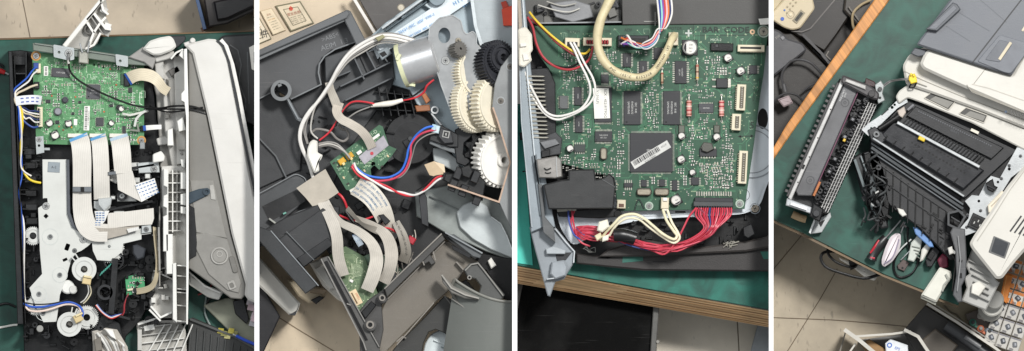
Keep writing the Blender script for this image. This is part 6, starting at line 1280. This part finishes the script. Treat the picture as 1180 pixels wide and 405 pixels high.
mb = MB(); mb.prism([(1008,98),(1015,93),(1019,99),(1017,108),(1020,116),(1012,120),(1010,112)],10,44,M('979b9a',0.38,0.45),0.8); mb.cyl(1014,103,2.6,44,47,M('3c3c3c',0.4),14); mb.cyl(1014,113,1.6,44,44.4,BLK,12,0); mb.prism([(1000,104),(1008,101),(1012,110),(1003,112)],10,40,DG,1); mb.build('bracket', t)
for k, c_ in enumerate(('6b6a6a','3f3f41','8c8a88')): wire('wire', [(1015,102+k,44),(1020,97+k*.8,40),(1026,93.5+k*.6,36),(1034,92+k*.4,48),(1042,91+k*.5,60),(1050,92,62)],0.8,M(c_,0.4),t)
mb = MB(); mb.prism([(1048,86),(1054,85),(1056,89),(1057,95),(1050,97),(1047,92)],57,66,M('e3c42c',0.42),1); mb.box(1050,86,2,3,66,69,M('e3c838',0.42)); mb.box(1053,87,2,3,66,69,M('e3c838',0.42)); mb.build('connector', t, 'yellow plug')
wire('wire', [(1050,97,60),(1048,101,58),(1053,101,58),(1056,96,60)],0.9,BLK,t)

# ---- loose black assembly beside the copier
t = thing('roller_assembly', 'black tangled roller and harness assembly lying between the fuser unit and the copier', 'assembly', 1005, 215, 0)
mb = MB(); mb.prism([(994,176),(1010,172),(1020,196),(1026,236),(1024,254),(1012,250),(1000,214)],0,30,BLK,2); mb.prism([(982,182),(992,176),(1003,186),(1012,215),(1022,250),(1024,262),(1016,264),(1004,252),(992,222)],0,24,M('1f2223',0.42,dust=0.1),2); mb.line([(985,184),(998,222),(1012,256)],3,24,32,M('5c6668',0.38)); mb.line([(992,180),(1004,214),(1018,250)],1.6,24,30,M('6d7577',0.38)); mb.prism([(999,200),(1006,204),(1012,228),(1004,232)],24,38,M('3a4042',0.4),1); mb.build('frame', t)
R = random.Random(17)
for i in range(26):
    x, y = R.uniform(994,1018), R.uniform(172,248); wire('wire', [(x,y,26),(x+R.uniform(-8,9),y+R.uniform(2,10),34+R.uniform(0,14)),(x+R.uniform(-8,10),y+R.uniform(8,18),40),(x+R.uniform(-4,10),y+R.uniform(14,28),24)],R.uniform(0.8,1.7),R.choice((BLK,BLKG,BLK,M('3f4142',0.4))),t)
mb = MB(); clutter(mb,(994,176,1020,256),34,20,38,[BLK,BLKG,DG],93,(60,-20,20),2,9); mb.box(1010,222,6,2,38,42,M('b9b9b5',0.4),-30); mb.box(1005,236,5,2,38,41,M('8f9190',0.4),40); mb.prism([(1009,256),(1013,258),(1010,270),(1007,268)],4,16,BLKG,0.8); mb.build('clips', t)

# ---- the copier
t = thing('copier', 'white office copier with dark grey top, its black inside laid open', 'copier', 1110, 160, 0)
CW4 = M('c2bfb7',0.42,var=0.04,vs=14); CWD = M('b0aca2',0.45,var=0.05); CG = M('62656b',0.42,var=0.05,vs=16,dust=0.03); CGD = M('4c4f54',0.42,var=0.05)
mb = MB(); mb.prism(rnd([(1040,76),(1047,64),(1058,57),(1075,52),(1200,60),(1240,80),(1240,160),(1180,148),(1130,128),(1066,105),(1044,98)],4), 0, 56, CW4, 2.5)
mb.line([(1042,82),(1062,92),(1110,112),(1180,138),(1240,160)],0.9,54,56.6,M('8f8b82',0.5)); mb.line([(1046,92),(1068,100)],1.2,55,57,M('77746c',0.5)); mb.build('scanner_base', t)
mb = MB(); mb.prism(rnd([(1060,74),(1065,62),(1070,57),(1120,73),(1138,79),(1166,87),(1180,62),(1240,70),(1240,152),(1180,131),(1122,106),(1090,92),(1064,80)],3), 56, 76, M('c6c3bb',0.42,var=0.04), 3); fl = mb.build('scanner_front', t)
mb = MB(); mb.bar(1136,79,1122,97,0.8,74,76.4,M('8f8b82',0.5)); mb.line([(1114,98),(1120,106),(1150,118),(1200,138)],0.9,70,76.6,M('8a867d',0.5)); mb.line([(1120,97),(1140,102),(1180,116)],1,76,76.5,M('b5b0a6',0.5))
for i in range(6): mb.bar(1165+i*3.4,127+i*1.1,1166.6+i*3.4,133+i*1.1,1.1,76,76.5,M('4b4a47',0.5),0)
mb.cyl(1159,129,1.6,76,76.5,M('3c4a5c',0.4),12,0.2); mb.build('vents', fl)
mb = MB(); mb.prism(rnd([(1056,52),(1060,46),(1104,-12),(1200,-12),(1200,50),(1182,60),(1166,87),(1138,79),(1120,73),(1068,56)],3), 70, 84, CG, 2); mb.prism(rnd([(1049,62),(1054,55),(1068,57),(1066,64),(1058,66)],2),56,74,CGD,1.2); mb.build('document_cover', t)
mb = MB(); mb.line([(1180,-4),(1121,72)],1.6,83.5,84.4,M('2c2d30',0.5)); mb.line([(1104,14),(1140,36)],0.5,83.9,84.3,M('53565b',0.5)); mb.line([(1090,30),(1118,48)],0.5,83.9,84.3,M('53565b',0.5)); mb.line([(1125,-4),(1160,26)],0.5,83.9,84.3,M('53565b',0.5)); mb.build('seam', t)
mb = MB(); mb.prism([(1066,34),(1070,31),(1098,3),(1103,5),(1107,11),(1080,36)],84,92,CGD,1); mb.prism([(1070,33),(1099,6),(1103,10),(1078,34)],91.2,92.4,CG,0.4); mb.build('tray_flap', t)
mb = MB(); mb.prism(rnd([(1126,71),(1152,40),(1158,42),(1192,52),(1184,60),(1165,85),(1158,84)],3),84,85.2,M('686b71',0.42),0.6); mb.prism(rnd([(1135,69),(1152,46),(1163,49),(1166,52),(1152,72)],2),85.2,86,M('5c5f65',0.42),0.4); mb.bar(1165,49,1151.5,69,3.4,86,86.5,M('c4b9a0',0.5)); mb.bar(1182,30,1178,36,2.6,84,84.6,M('c4b9a0',0.5)); mb.build('recess', t)
# lower front cover with its two windows
mb = MB(); mb.prism(rnd([(1032,112),(1036,105),(1046,98),(1068,104),(1130,127),(1180,148),(1240,172),(1240,196),(1178,172),(1120,142),(1060,118),(1046,113),(1036,120)],2.5), 20, 50, CW4, 1.5, holes=[]); fc = mb.build('front_cover', t)
for pts in ([(1065,113),(1073,107),(1101,117),(1093,127)],[(1105,131),(1113,124),(1138,133),(1134,142)]):
    mb = MB(); mb.prism(rnd(pts,1.5),50,50.6,M('3c3b38',0.5),0.2); mb.prism([(pts[0][0]+6,pts[0][1]+2),(pts[1][0]+5,pts[1][1]+4),(pts[2][0]-2,pts[2][1]+1),(pts[3][0]-1,pts[3][1]-2)],50.6,51.4,M('77756f',0.45),0.3); mb.line(rnd(pts,1.5),0.9,50,51.6,M('b5b0a5',0.45),close=True); mb.build('window', fc)
# black inside: top deck and sloping front
A_, B_, C_, D_ = Vector((1045,114)), Vector((1173,173)), Vector((1112,229)), Vector((1003,159))
def dk(u, v): q = A_.lerp(B_, u).lerp(D_.lerp(C_, u), v); return (q.x, q.y)
def dq(u0, v0, u1, v1): return [dk(u0,v0),dk(u1,v0),dk(u1,v1),dk(u0,v1)]
BK4 = M('121316',0.42,var=0.2,dust=0.05); BK5 = M('24262a',0.4,var=0.2,dust=0.06)
mb = MB(); mb.prism(dq(0,0,1,1),0,40,BK4,1); mb.prism([(1003,159),(1112,229),(1110,300),(1095,300),(1077,281),(1057,261),(1027,240),(1010,215),(1001,185)],0,30,BK4,1.5); mb.prism([(1050,112),(1240,185),(1240,235),(1180,200),(1140,262),(1108,268),(1104,232),(1120,210)],0,34,BLK,1); mb.build('body', t)
mb = MB(); mb.prism(dq(0.1,0.06,0.9,0.30),40,45,BK4,0.8); mb.prism(dq(0.12,0.34,0.8,0.46),40,43,BK5,0.6)
for i in range(26): u = 0.12+i*0.029; a, b_ = dk(u,0.31), dk(u+0.004,0.44); mb.bar(a[0],a[1],b_[0],b_[1],1.1,43,50,BLK,0.2)
for i in range(34): u = 0.15+i*0.02; a = dk(u,0.12); mb.box(a[0],a[1],1.4,1.6,45,45.6,M('4c4e52',0.4),25,0)
mb.text('SERIES', dk(.5,.17)[0], dk(.5,.17)[1], 45.3, 4, M('44464a',0.5,bump=0), 25); mb.build('top_deck', t)
mb = MB(); mb.prism(dq(0.05,0.5,0.93,0.9),40,48,M('1c1d21',0.32,var=0.25,dust=0.08),1.5)
for i in range(16):
    u = 0.3+i*0.035
    for v in (0.58,0.68): a = dk(u,v); mb.box(a[0],a[1],2.3,2.0,48,48.3,BLK,25,0)
for i in range(9): a = dk(0.1+i*0.09,0.8); b_ = dk(0.1+i*0.09,0.9); mb.bar(*a,*b_,1.2,48,51,BLK)
mb.build('roller_guide', t)
mb = MB(); a, b_ = dk(0.08,0.49), dk(0.88,0.49); mb.bar(*a,*b_,3.4,44,54,M('b5b8b9',0.35,0.4),0.6); mb.build('rail', t)
mb = MB(); a, b_ = dk(0.02,0.98), dk(0.98,0.98); mb.bar(*a,*b_,2.4,40,52,M('a9acae',0.35,0.4),0.5); mb.build('rail', t)
for k, (o_, w_, c_) in enumerate(((5,2.2,'54585c'),(10,3.4,'3a3e41'),(15,1.6,'585c60'))): mb = MB(); mb.bar(1004,160+o_,1110,231+o_,w_,30,42-k*3,M(c_,0.38,0.2)); mb.build('crossbar', t)
mb = MB(); a = dk(0.31,0.53); mb.box(a[0]+3,a[1]+2,8,5,48,54,M('d8b82c',0.42),25,0.8); mb.build('tab', t, 'small yellow tab'); mb = MB(); a = dk(.62,.02); mb.box(a[0],a[1],10,3.4,46,49,M('cdc8ba',0.5),25,0.4); mb.build('tab', t)
mb = MB(); R = random.Random(6)
for i in range(11): x = 1012+i*8.7; y = 186+i*6.4; mb.bar(x,y,x-1,min(y+46,292+i*.5),1.4,30,31.5,BLK)
mb.line([(1006,184),(1050,216),(1104,252)],1.0,30,32,M('1d1e20',0.4)); mb.line([(1014,206),(1060,238),(1106,268)],1,30,32,M('1d1e20',0.4))
for i in range(30): x = R.uniform(1020,1100); y = 186+(x-1003)*0.66+R.uniform(5,50); mb.box(x,y,R.uniform(3,9),R.uniform(1,3),30,R.uniform(31,34),R.choice((BLK,BLK,BLKG)),R.choice((33,-57)),0.3)
mb.build('front_ribs', t)
BKM = M('a8abac',0.38,0.4,var=0.08)
mb = MB(); mb.prism([(1038,112),(1045,114.5),(1046,118),(1034,125),(1001,157),(993,150),(1000,143),(1018,131)],34,46,BKM,0.7,holes=[circ(1031,121,1.5,12),circ(1028,124,1.8,12),circ(1004,148,1.4,12)]); mb.line([(1016,133),(1024,126)],1,46,46.5,BLK); mb.screw(1039,116,1.6,46,BKM); mb.build('mounting_bracket', t)
mb = MB(); mb.tube([(1013,149,50),(1024,142,50),(1037,133,50)],3.6,BLK,14); mb.prism([(1034,128),(1042,123),(1044,130),(1040,136),(1036,134)],46,54,M('b5aaa0',0.42),1); mb.tube([(1046,127,48),(1053,121,48)],1.6,M('77777a',0.4),8); mb.build('shaft', t)
mb = MB(); mb.prism([(1000,150),(1008,146),(1016,152),(1022,160),(1014,168),(1004,162)],34,50,DG,1); mb.ring(1010,155,3.6,1.6,50,54,M('6d6f70',0.4),16); mb.build('bearing', t)
# right metal strip
mb = MB(); mb.prism([(1172,170),(1184,172),(1184,190),(1165,205),(1148,232),(1128,266),(1112,272),(1106,264),(1116,252),(1118,240),(1112,232),(1120,225),(1128,226),(1138,207),(1142,203),(1152,206)],36,48,BKM,0.8,holes=[circ(1128,232,1.6,12),circ(1163,195,1.8,12),circ(1150,210,1.5,12)])
ms = mb.build('side_bracket', t)
for x, y in ((1154,206),(1163,191),(1130,243),(1114,262),(1176,180),(1115,248)): mb = MB(); mb.screw(x,y,1.9,48,M('77787a',0.35,0.6)); mb.build('screw', ms)
mb = MB(); mb.frame(1126.5,257,48,25); mb.box(0,0,19,17,0,4,BLKG,0,0.8); mb.prism(rnd(rect(0,0,14,11),2.5),4,5,BLK,0.4); 
for u,v in ((-3.6,1.5),(3.6,1.5),(0,-2.2)): mb.box(u,v,1.2,3,5,6.4,M('a9a9a5',0.35,0.6),0,0.1)
mb.X=None; mb.build('power_socket', ms)
mb = MB(); mb.prism([(1136,211),(1144,206),(1146,214),(1150,216),(1144,222),(1138,219)],48,60,BLK,1.2); mb.bar(1136,213,1148,219,1.4,58,62,DG); mb.build('catch', ms)
mb = MB(); mb.prism([(1138,237),(1154,220),(1160,223),(1162,228),(1145,247),(1139,245)],40,58,M('cfc6b4',0.45),1); mb.bar(1142,238,1156,224,1,58,58.8,M('a9a090',0.45)); mb.build('cover_strip', t)
mb = MB(); mb.line([(1093,246),(1105,243),(1112,250),(1104,264),(1093,259)],2.4,30,50,M('35373a',0.42),close=True); mb.line([(1096,250),(1106,256)],1.4,40,48,M('2c2d30',0.4)); mb.build('handle', t)
# white rear door and corner
mb = MB(); mb.prism(rnd([(1240,150),(1200,172),(1180,191),(1160,216),(1142,243),(1122,272),(1117,281),(1120,287),(1148,322),(1155,321),(1168,304),(1182,288),(1240,262)],3), 20, 66, M('c6c3bb',0.42,var=0.04,vs=14), 3); dr = mb.build('rear_door', t)
mb = MB(); mb.prism(rnd([(1145,272),(1164.5,280),(1158,298.5),(1139,291)],1.2),66,66.5,M('5c5d5c',0.4),0.2); mb.prism(rnd([(1147,274),(1162,280.5),(1157,296),(1142,290)],1),66.5,66.8,M('23272c',0.35),0.1); mb.build('window', dr)
mb = MB()
for i in range(4): mb.bar(1164+i*5,267+i*1.6,1177+i*5,249+i*1.6,1.9,66,66.4,M('1d1d1f',0.5),0)
mb.build('vents', dr)
mb = MB(); mb.line([(1184,192),(1164,219),(1146,248),(1126,278)],1.1,64,66.8,M('a39f96',0.5)); mb.build('seam', dr)
GP4 = M('a3a29e',0.45,var=0.06)
mb = MB(); mb.prism([(1120,287),(1133,291),(1148,323),(1152,326),(1143,344),(1136,358),(1118,351),(1108,347),(1114,332),(1111,320),(1117,316),(1113,306)],6,40,GP4,1.5)
for i in range(6): mb.line([(1117+i*1.5,300+i*8),(1140,312+i*7)],1.2,40,45,M('8a8985',0.45))
mb.prism([(1120,328),(1128,324),(1136,331),(1128,342),(1119,338)],40,50,M('cfccc3',0.42),1); mb.build('latch_housing', t)
mb = MB(); mb.prism([(1095,268),(1098,262),(1112,264),(1114,300),(1113,320),(1108,330),(1109,348),(1104,349),(1098,340),(1102,318),(1101,290)],6,54,M('4f5052',0.42,var=0.12),1.2); mb.line([(1104,272),(1107,300),(1103,336)],1.4,54,57,M('7b7c7d',0.4)); mb.box(1107,301,4,3,54,54.4,BLK,10); mb.box(1107,318,3,6,54,54.4,BLK); mb.line([(1101,292),(1094,286)],3,40,52,M('8f8f8d',0.4)); mb.build('column', t)
mb = MB(); mb.prism([(1092,286),(1097,284),(1099,292),(1094,294)],40,56,M('c2c0ba',0.45),1); mb.prism([(1034,240),(1041,242),(1045,248),(1040,250),(1036,246)],30,46,M('cfcdc6',0.45),1); mb.build('clip', t) if False else mb.build('connector', t)
wire('wire', [(1094,290,46),(1101,300,44),(1100,318,42),(1098,336,40)],1.3,BLK,t)

# ---- tools and bits on the bench
t = thing('screwdriver', 'screwdriver with a black and red handle lying on the green bench', 'screwdriver', 1012, 290, 0)
mb = MB(); mb.tube([(1004,299,7),(1007,293,7.5),(1014,282,7.5),(1021,274,7)],lambda u: 6.0-0.9*u+0.5*math.cos(u*9),M('1f1e1f',0.38),16); h_ = mb.build('handle', t)
mb = MB(); mb.tube([(1003,292,10.4),(1008,285,11.4),(1013,277,11)],lambda u: 1.8-0.9*abs(u-.5),M('a8202f',0.4),10); mb.tube([(1003,297,12),(1008,298,12)],1.4,M('a8263a',0.4),8); mb.build('grip_inlay', h_)
mb = MB(); mb.tube([(1021,274,7),(1038,254,12)],0.95,STEEL,10); mb.build('shaft', t)
mb = MB(); mb.prism(rnd([(1016,299),(1020,286),(1026,273),(1033,268.5),(1038,270),(1038,282),(1035,292),(1028,302),(1019,308),(1016,305)],3),2,18,M('d6cdd0',0.42,var=0.05),3.5); mb.tube([(1019,304,18.4),(1029,296,18.8),(1036,276,18.6)],0.7,M('8d8499',0.5),6); mb.tube([(1038,269,10),(1043,256,14)],0.8,STEEL); solo('brush_handle', mb, 'pinkish white teardrop shaped tool lying beside the screwdriver', 'tool')
t = thing('power_cable', 'black cable looping over the bench below the copier', 'cable', 1040, 300, 0)
wire('cable', [(1046,262,16),(1046,275,10),(1049,289,6),(1058,300,4),(1052,314,3),(1040,320,3),(1032,316,3),(1030,304,3),(1035,292,4),(1044,282,6)],1.3,BLK,t); wire('cable', [(1034,292,6),(1040,285,6),(1050,276,10)],0.9,M('c9ccca',0.4),t)
mb = MB(); mb.prism([(1052,262),(1057,262),(1074,279),(1076,285),(1071,285),(1055,270)],10,26,M('6488b8',0.42),1); mb.build('latch', t) if False else solo('blue_clip', mb, 'light blue plastic clip lying below the black front of the copier', 'clip')
mb = MB(); mb.prism([(1050,280),(1057,272),(1063,276),(1060,290),(1053,302),(1046,300)],2,14,M('b9bdb5',0.45,var=0.15),1.2); 
for i in range(4): mb.bar(1051+i*2,284+i*4,1060,286+i*4,1,14,16,M('7d827a',0.45))
solo('spare_part', mb, 'pale grey plastic part lying beside the blue clip', 'part')
mb = MB(); mb.prism([(1062,288),(1070,278),(1074,282),(1064,300),(1060,302)],2,16,M('cbc9c0',0.42),1.4); solo('spare_part', mb, 'narrow white plastic part lying right of the pale grey part', 'part')
mb = MB(); mb.prism([(1066,300),(1076,282),(1084,290),(1074,308),(1068,308)],2,14,BLKG,1.2); mb.box(1073,295,6,9,14,18,BLK,30); solo('gearbox', mb, 'small black ribbed block lying left of the dark red part', 'part')
mb = MB(); mb.prism([(1034,306),(1041,299),(1048,303),(1042,313),(1035,310)],0.2,4,M('4d3f3c',0.5),0.6); mb.cyl(1040,309,1.2,4,4.4,BLK,10,0); solo('metal_tab', mb, 'flat brown metal tab lying inside the black cable loop', 'tab')
mb = MB(); mb.prism(rnd([(1080,300),(1086,292),(1092,296),(1093,308),(1084,310)],2),2,16,M('6d2338',0.42),1.5); solo('toner_plug', mb, 'dark red plastic piece lying above the white box', 'part')
mb = MB(); mb.tube([(1038,300,3),(1046,292,4),(1062,276,6),(1070,270,8)],0.8,STEEL); mb.tube([(1070,270,8),(1074,266,9)],1.6,M('2c5fb0',0.4)); solo('metal_rod', mb, 'thin steel rod lying across the loose parts below the copier', 'rod')
mb = MB(); mb.prism(rnd([(1061,341),(1083,308),(1096,313),(1097,320),(1091,328),(1079,349)],2),0,26,M('cbcabf',0.45,var=0.06),2); mb.line([(1090,316),(1093,322),(1088,328),(1086,336)],2,26,29,M('8f9088',0.45)); mb.prism([(1061,341),(1079,349),(1078,352),(1061,344)],-2,20,M('a3a297',0.45),0.5); solo('toner_box', mb, 'pale white plastic box standing at the front corner of the bench', 'box')
# under the bench edge
t = thing('power_strip', 'white power strip with plugged in black cables hanging below the bench edge', 'power strip', 990, 305, -60)
mb = MB(); mb.prism(rnd([(965,292),(963,288),(972,288),(984,295),(996,305),(1015,313),(1008,324),(998,321),(982,308),(968,300)],2),-60,-36,M('d3d0c8',0.42),2); mb.box(1003,315,14,6,-36,-34,M('b5b2aa',0.45),30,0.5); mb.build('body', t)
wire('cable', [(954,284,-26),(955,294,-20),(965,303,-18),(980,308,-18),(986,306,-22)],1.6,BLK,t); wire('cable', [(964,290,-30),(950,291,-22),(946,298,-20),(952,308,-18),(970,315,-18),(995,321,-18),(1012,317,-20),(1020,314,-24)],1.8,BLK,t); wire('cable', [(978,300,-20),(988,304,-18),(1000,308,-20),(1012,310,-24)],1.3,BLK,t)
mb = MB(); mb.prism([(978,302),(984,298),(992,302),(986,309),(980,312)],-36,-22,BLK,1); mb.build('plug', t)
mb = MB(); mb.prism(rnd([(960,286),(966,286),(974,292),(984,296),(980,302),(968,298),(962,292)],2),-36,-28,M('9b8d70',0.45),1); mb.build('adapter', t)
# shelf at the lower right
t = thing('storage_shelf', 'white metal shelf frame with dark drawer fronts at the bottom right of the copier', 'shelf', 1080, 390, FZ)
SH = M('bdb9b0',0.42,var=0.05)
mb = MB(); mb.prism([(1070,349),(1085,343),(1110,348),(1152,360),(1152,420),(1100,370)],FZ,FZ+36,M('9c9178',0.5,var=0.06),1); mb.build('shelf_board', t)
mb = MB(); mb.line([(1068,350),(1102,371),(1148,402),(1160,412)],3,FZ+30,FZ+70,SH); mb.line([(1072,348),(1104,368),(1150,398)],1,FZ+66,FZ+72,M('8d8a82',0.4)); mb.build('frame', t)
mb = MB(); mb.prism([(1066,352),(1100,373),(1145,405),(1145,430),(1070,430),(1040,382)],FZ,FZ+40,M('2a2826',0.5),1); mb.prism([(1062,392),(1078,379),(1104,398),(1088,420),(1070,412)],FZ+40,FZ+56,M('4b443b',0.5),1.5); mb.tube([(1090,375,FZ+50),(1110,388,FZ+50),(1140,410,FZ+50)],7,M('3f4042',0.42),18); mb.tube([(1112,388,FZ+58),(1130,400,FZ+58)],3,M('6a6b6c',0.4),12); mb.build('drawer', t)
wire('cable', [(1088,352,FZ+38),(1096,360,FZ+38),(1104,364,FZ+38),(1112,378,FZ+38)],0.9,M('6f675a',0.5),t)
t = thing('parts_shelf', 'low white shelf frame with a brown carton and blue white box at the bottom edge', 'shelf', 1000, 395, FZ)
mb = MB(); mb.line([(973,380),(990,392),(1014,412)],4.4,FZ+20,FZ+60,SH); mb.line([(984,388),(1028,385),(1050,382)],2.4,FZ+30,FZ+56,SH); mb.line([(986,396),(975,412)],2,FZ+20,FZ+50,SH); mb.line([(1042,380),(1058,388),(1074,412)],3.6,FZ+30,FZ+64,SH); mb.line([(974,384),(966,412)],1.6,FZ+10,FZ+30,M('77726a',0.4)); mb.build('frame', t)
mb = MB(); mb.prism([(990,392),(1028,387),(1044,384),(1056,392),(1064,420),(1010,420)],FZ,FZ+16,M('6b6a68',0.5),1); mb.build('shelf_board', t)
mb = MB(); mb.prism([(990,395),(1002,391),(1022,404),(1030,420),(1008,420)],FZ+16,FZ+34,M('8a6a42',0.6),1); solo('carton', mb, 'brown carton lying inside the low shelf at the bottom edge', 'carton')
mb = MB(); mb.prism([(1020,396),(1026,391),(1046,398),(1048,420),(1022,420)],FZ+34,FZ+44,M('d2d5d8',0.5),1); mb.ring(1025,398,3,1.8,FZ+44,FZ+44.3,M('2f62b5',0.5),18); mb.text('EPS', 1034, 402, FZ+44.4, 4.4, M('2f62b5',0.5), 20); solo('parts_box', mb, 'white box with a blue emblem lying in the low shelf', 'box')
# boxes on the right; deep shade is painted in by dimmer white and orange
R = random.Random(33); o0 = Vector((1172,308)); e1 = Vector((0.94,0.30)); e2 = Vector((-0.33,0.95))
LB = {0:'top',1:'second',2:'third',3:'fourth',4:'fifth'}
rows = ('top','second','third','fourth','fifth','lowest'); DX = (0, 1, 2)
for r_ in range(6):
    for c_ in range(3):
        q = o0+e1*(c_*14.4-2)+e2*(r_*17.2)
        if q.x > 1186 or q.y > 410: continue
        org = r_ < 3
        lb = ('orange banded' if org else 'plain white')+' boxed cartridge, %s row of the shelf, %s' % (rows[r_], ('beside the grey upright', 'one box in from the upright', 'two boxes in from the upright')[c_])
        t = thing('cartridge_box', lb, 'box', q.x, q.y, FZ, 'cartridge boxes on the shelf at right')
        mb = MB(); mb.frame(q.x,q.y,FZ+26,18.5); mb.box(0,0,13.2,15.8,0,30,M('c6c1b9' if org else 'b5b2ac',0.5,var=0.04),0,0.8); mb.X=None; bx = mb.build('carton', t)
        mb = MB(); mb.frame(q.x,q.y,FZ+56,18.5)
        if org:
            mb.box(0,-6,12.4,3.4,0,0.25,M('c9762c',0.5,bump=0),0,0); mb.prism([(-6.2,0),(-1,7.6),(-6.2,7.6)],0,0.25,M('c9762c',0.5,bump=0),0); mb.box(3.5,4.8,5,5.6,0,0.25,M('cf8238',0.5,bump=0),0,0)
        else: mb.box(0,-7,12.4,1.6,0,0.25,M('77757a',0.5,bump=0),0,0)
        mb.prism(rnd(rect(0.5,-0.4,6.5,5.5,10*(r_+c_)),1.4),0.3,0.5,M(('33353a','5a5c60','44484f')[(r_+c_)%3],0.5,bump=0),0); mb.box(1,-1,3,2,0.5,0.6,M('9d9fa4',0.5,bump=0),10*(r_+c_),0)
        for k in range(3): mb.box(-2,5+k*1.1,5,0.45,0.6,0.65,M('55525a',0.6,bump=0),0,0)
        mb.X=None; mb.build('print', t)
mb = MB(); mb.prism([(1142,388),(1152,340),(1160,338),(1152,384),(1146,400)],FZ+16,FZ+50,M('b0aca2',0.42),1); solo('shelf_upright', mb, 'grey upright standing between the cartridge boxes and the small parts', 'upright')
mb = MB(); mb.prism([(1152,345),(1158,316),(1167,318),(1160,350)],FZ+50,FZ+66,M('cf7a26',0.5),0.8); mb.line([(1160,318),(1155,346)],1,FZ+66,FZ+66.4,M('e09a4a',0.5)); solo('folder', mb, 'tall orange folder standing beside the white rear door', 'folder')
mb = MB(); mb.prism([(1112,362),(1140,352),(1152,358),(1144,392),(1120,386)],FZ+36,FZ+46,M('6a6058',0.5),1); solo('parts_tray', mb, 'brown grey tray holding small parts, right of the white box', 'tray')
for i, (x, y, c_, lb) in enumerate(((1121,372,'3d7a6a','green small bottle lying in the parts tray'),(1130,364,'b5b2ac','pale small part lying at the upper side of the parts tray'),(1139,368,'3f4448','dark round part lying in the middle of the parts tray'),(1130,379,'b8684a','orange red part lying at the lower side of the parts tray'),(1140,382,'7a8ea0','bluish part lying at the lower right of the parts tray'))):
    mb = MB(); mb.cyl(x,y,4.2,FZ+46,FZ+54,M(c_,0.42),16,1.2); mb.cyl(x+0.5,y-0.5,2.2,FZ+54,FZ+57,M('8f8c88' if i % 2 else '2f3134',0.4),14,0.6); mb.box(x+3,y+4,6,3,FZ+46,FZ+50,M(c_,0.45),30,0.5); solo('small_part', mb, lb, 'part')
t = thing('spool', 'stack of white and grey round discs standing right of the grey latch housing', 'spool', 1146, 350, FZ)
for k, (x, y, r, z0, z1, c_) in enumerate(((1141,357,14,-70,-54,'a5a39c'),(1143,352,13,-54,-40,'c6c4bc'),(1146,346,11,-40,-28,'8e8d88'))): mb = MB(); mb.cyl(x,y,r,z0,z1,M(c_,0.42,var=0.05),36,1.6); mb.build('disc', t)
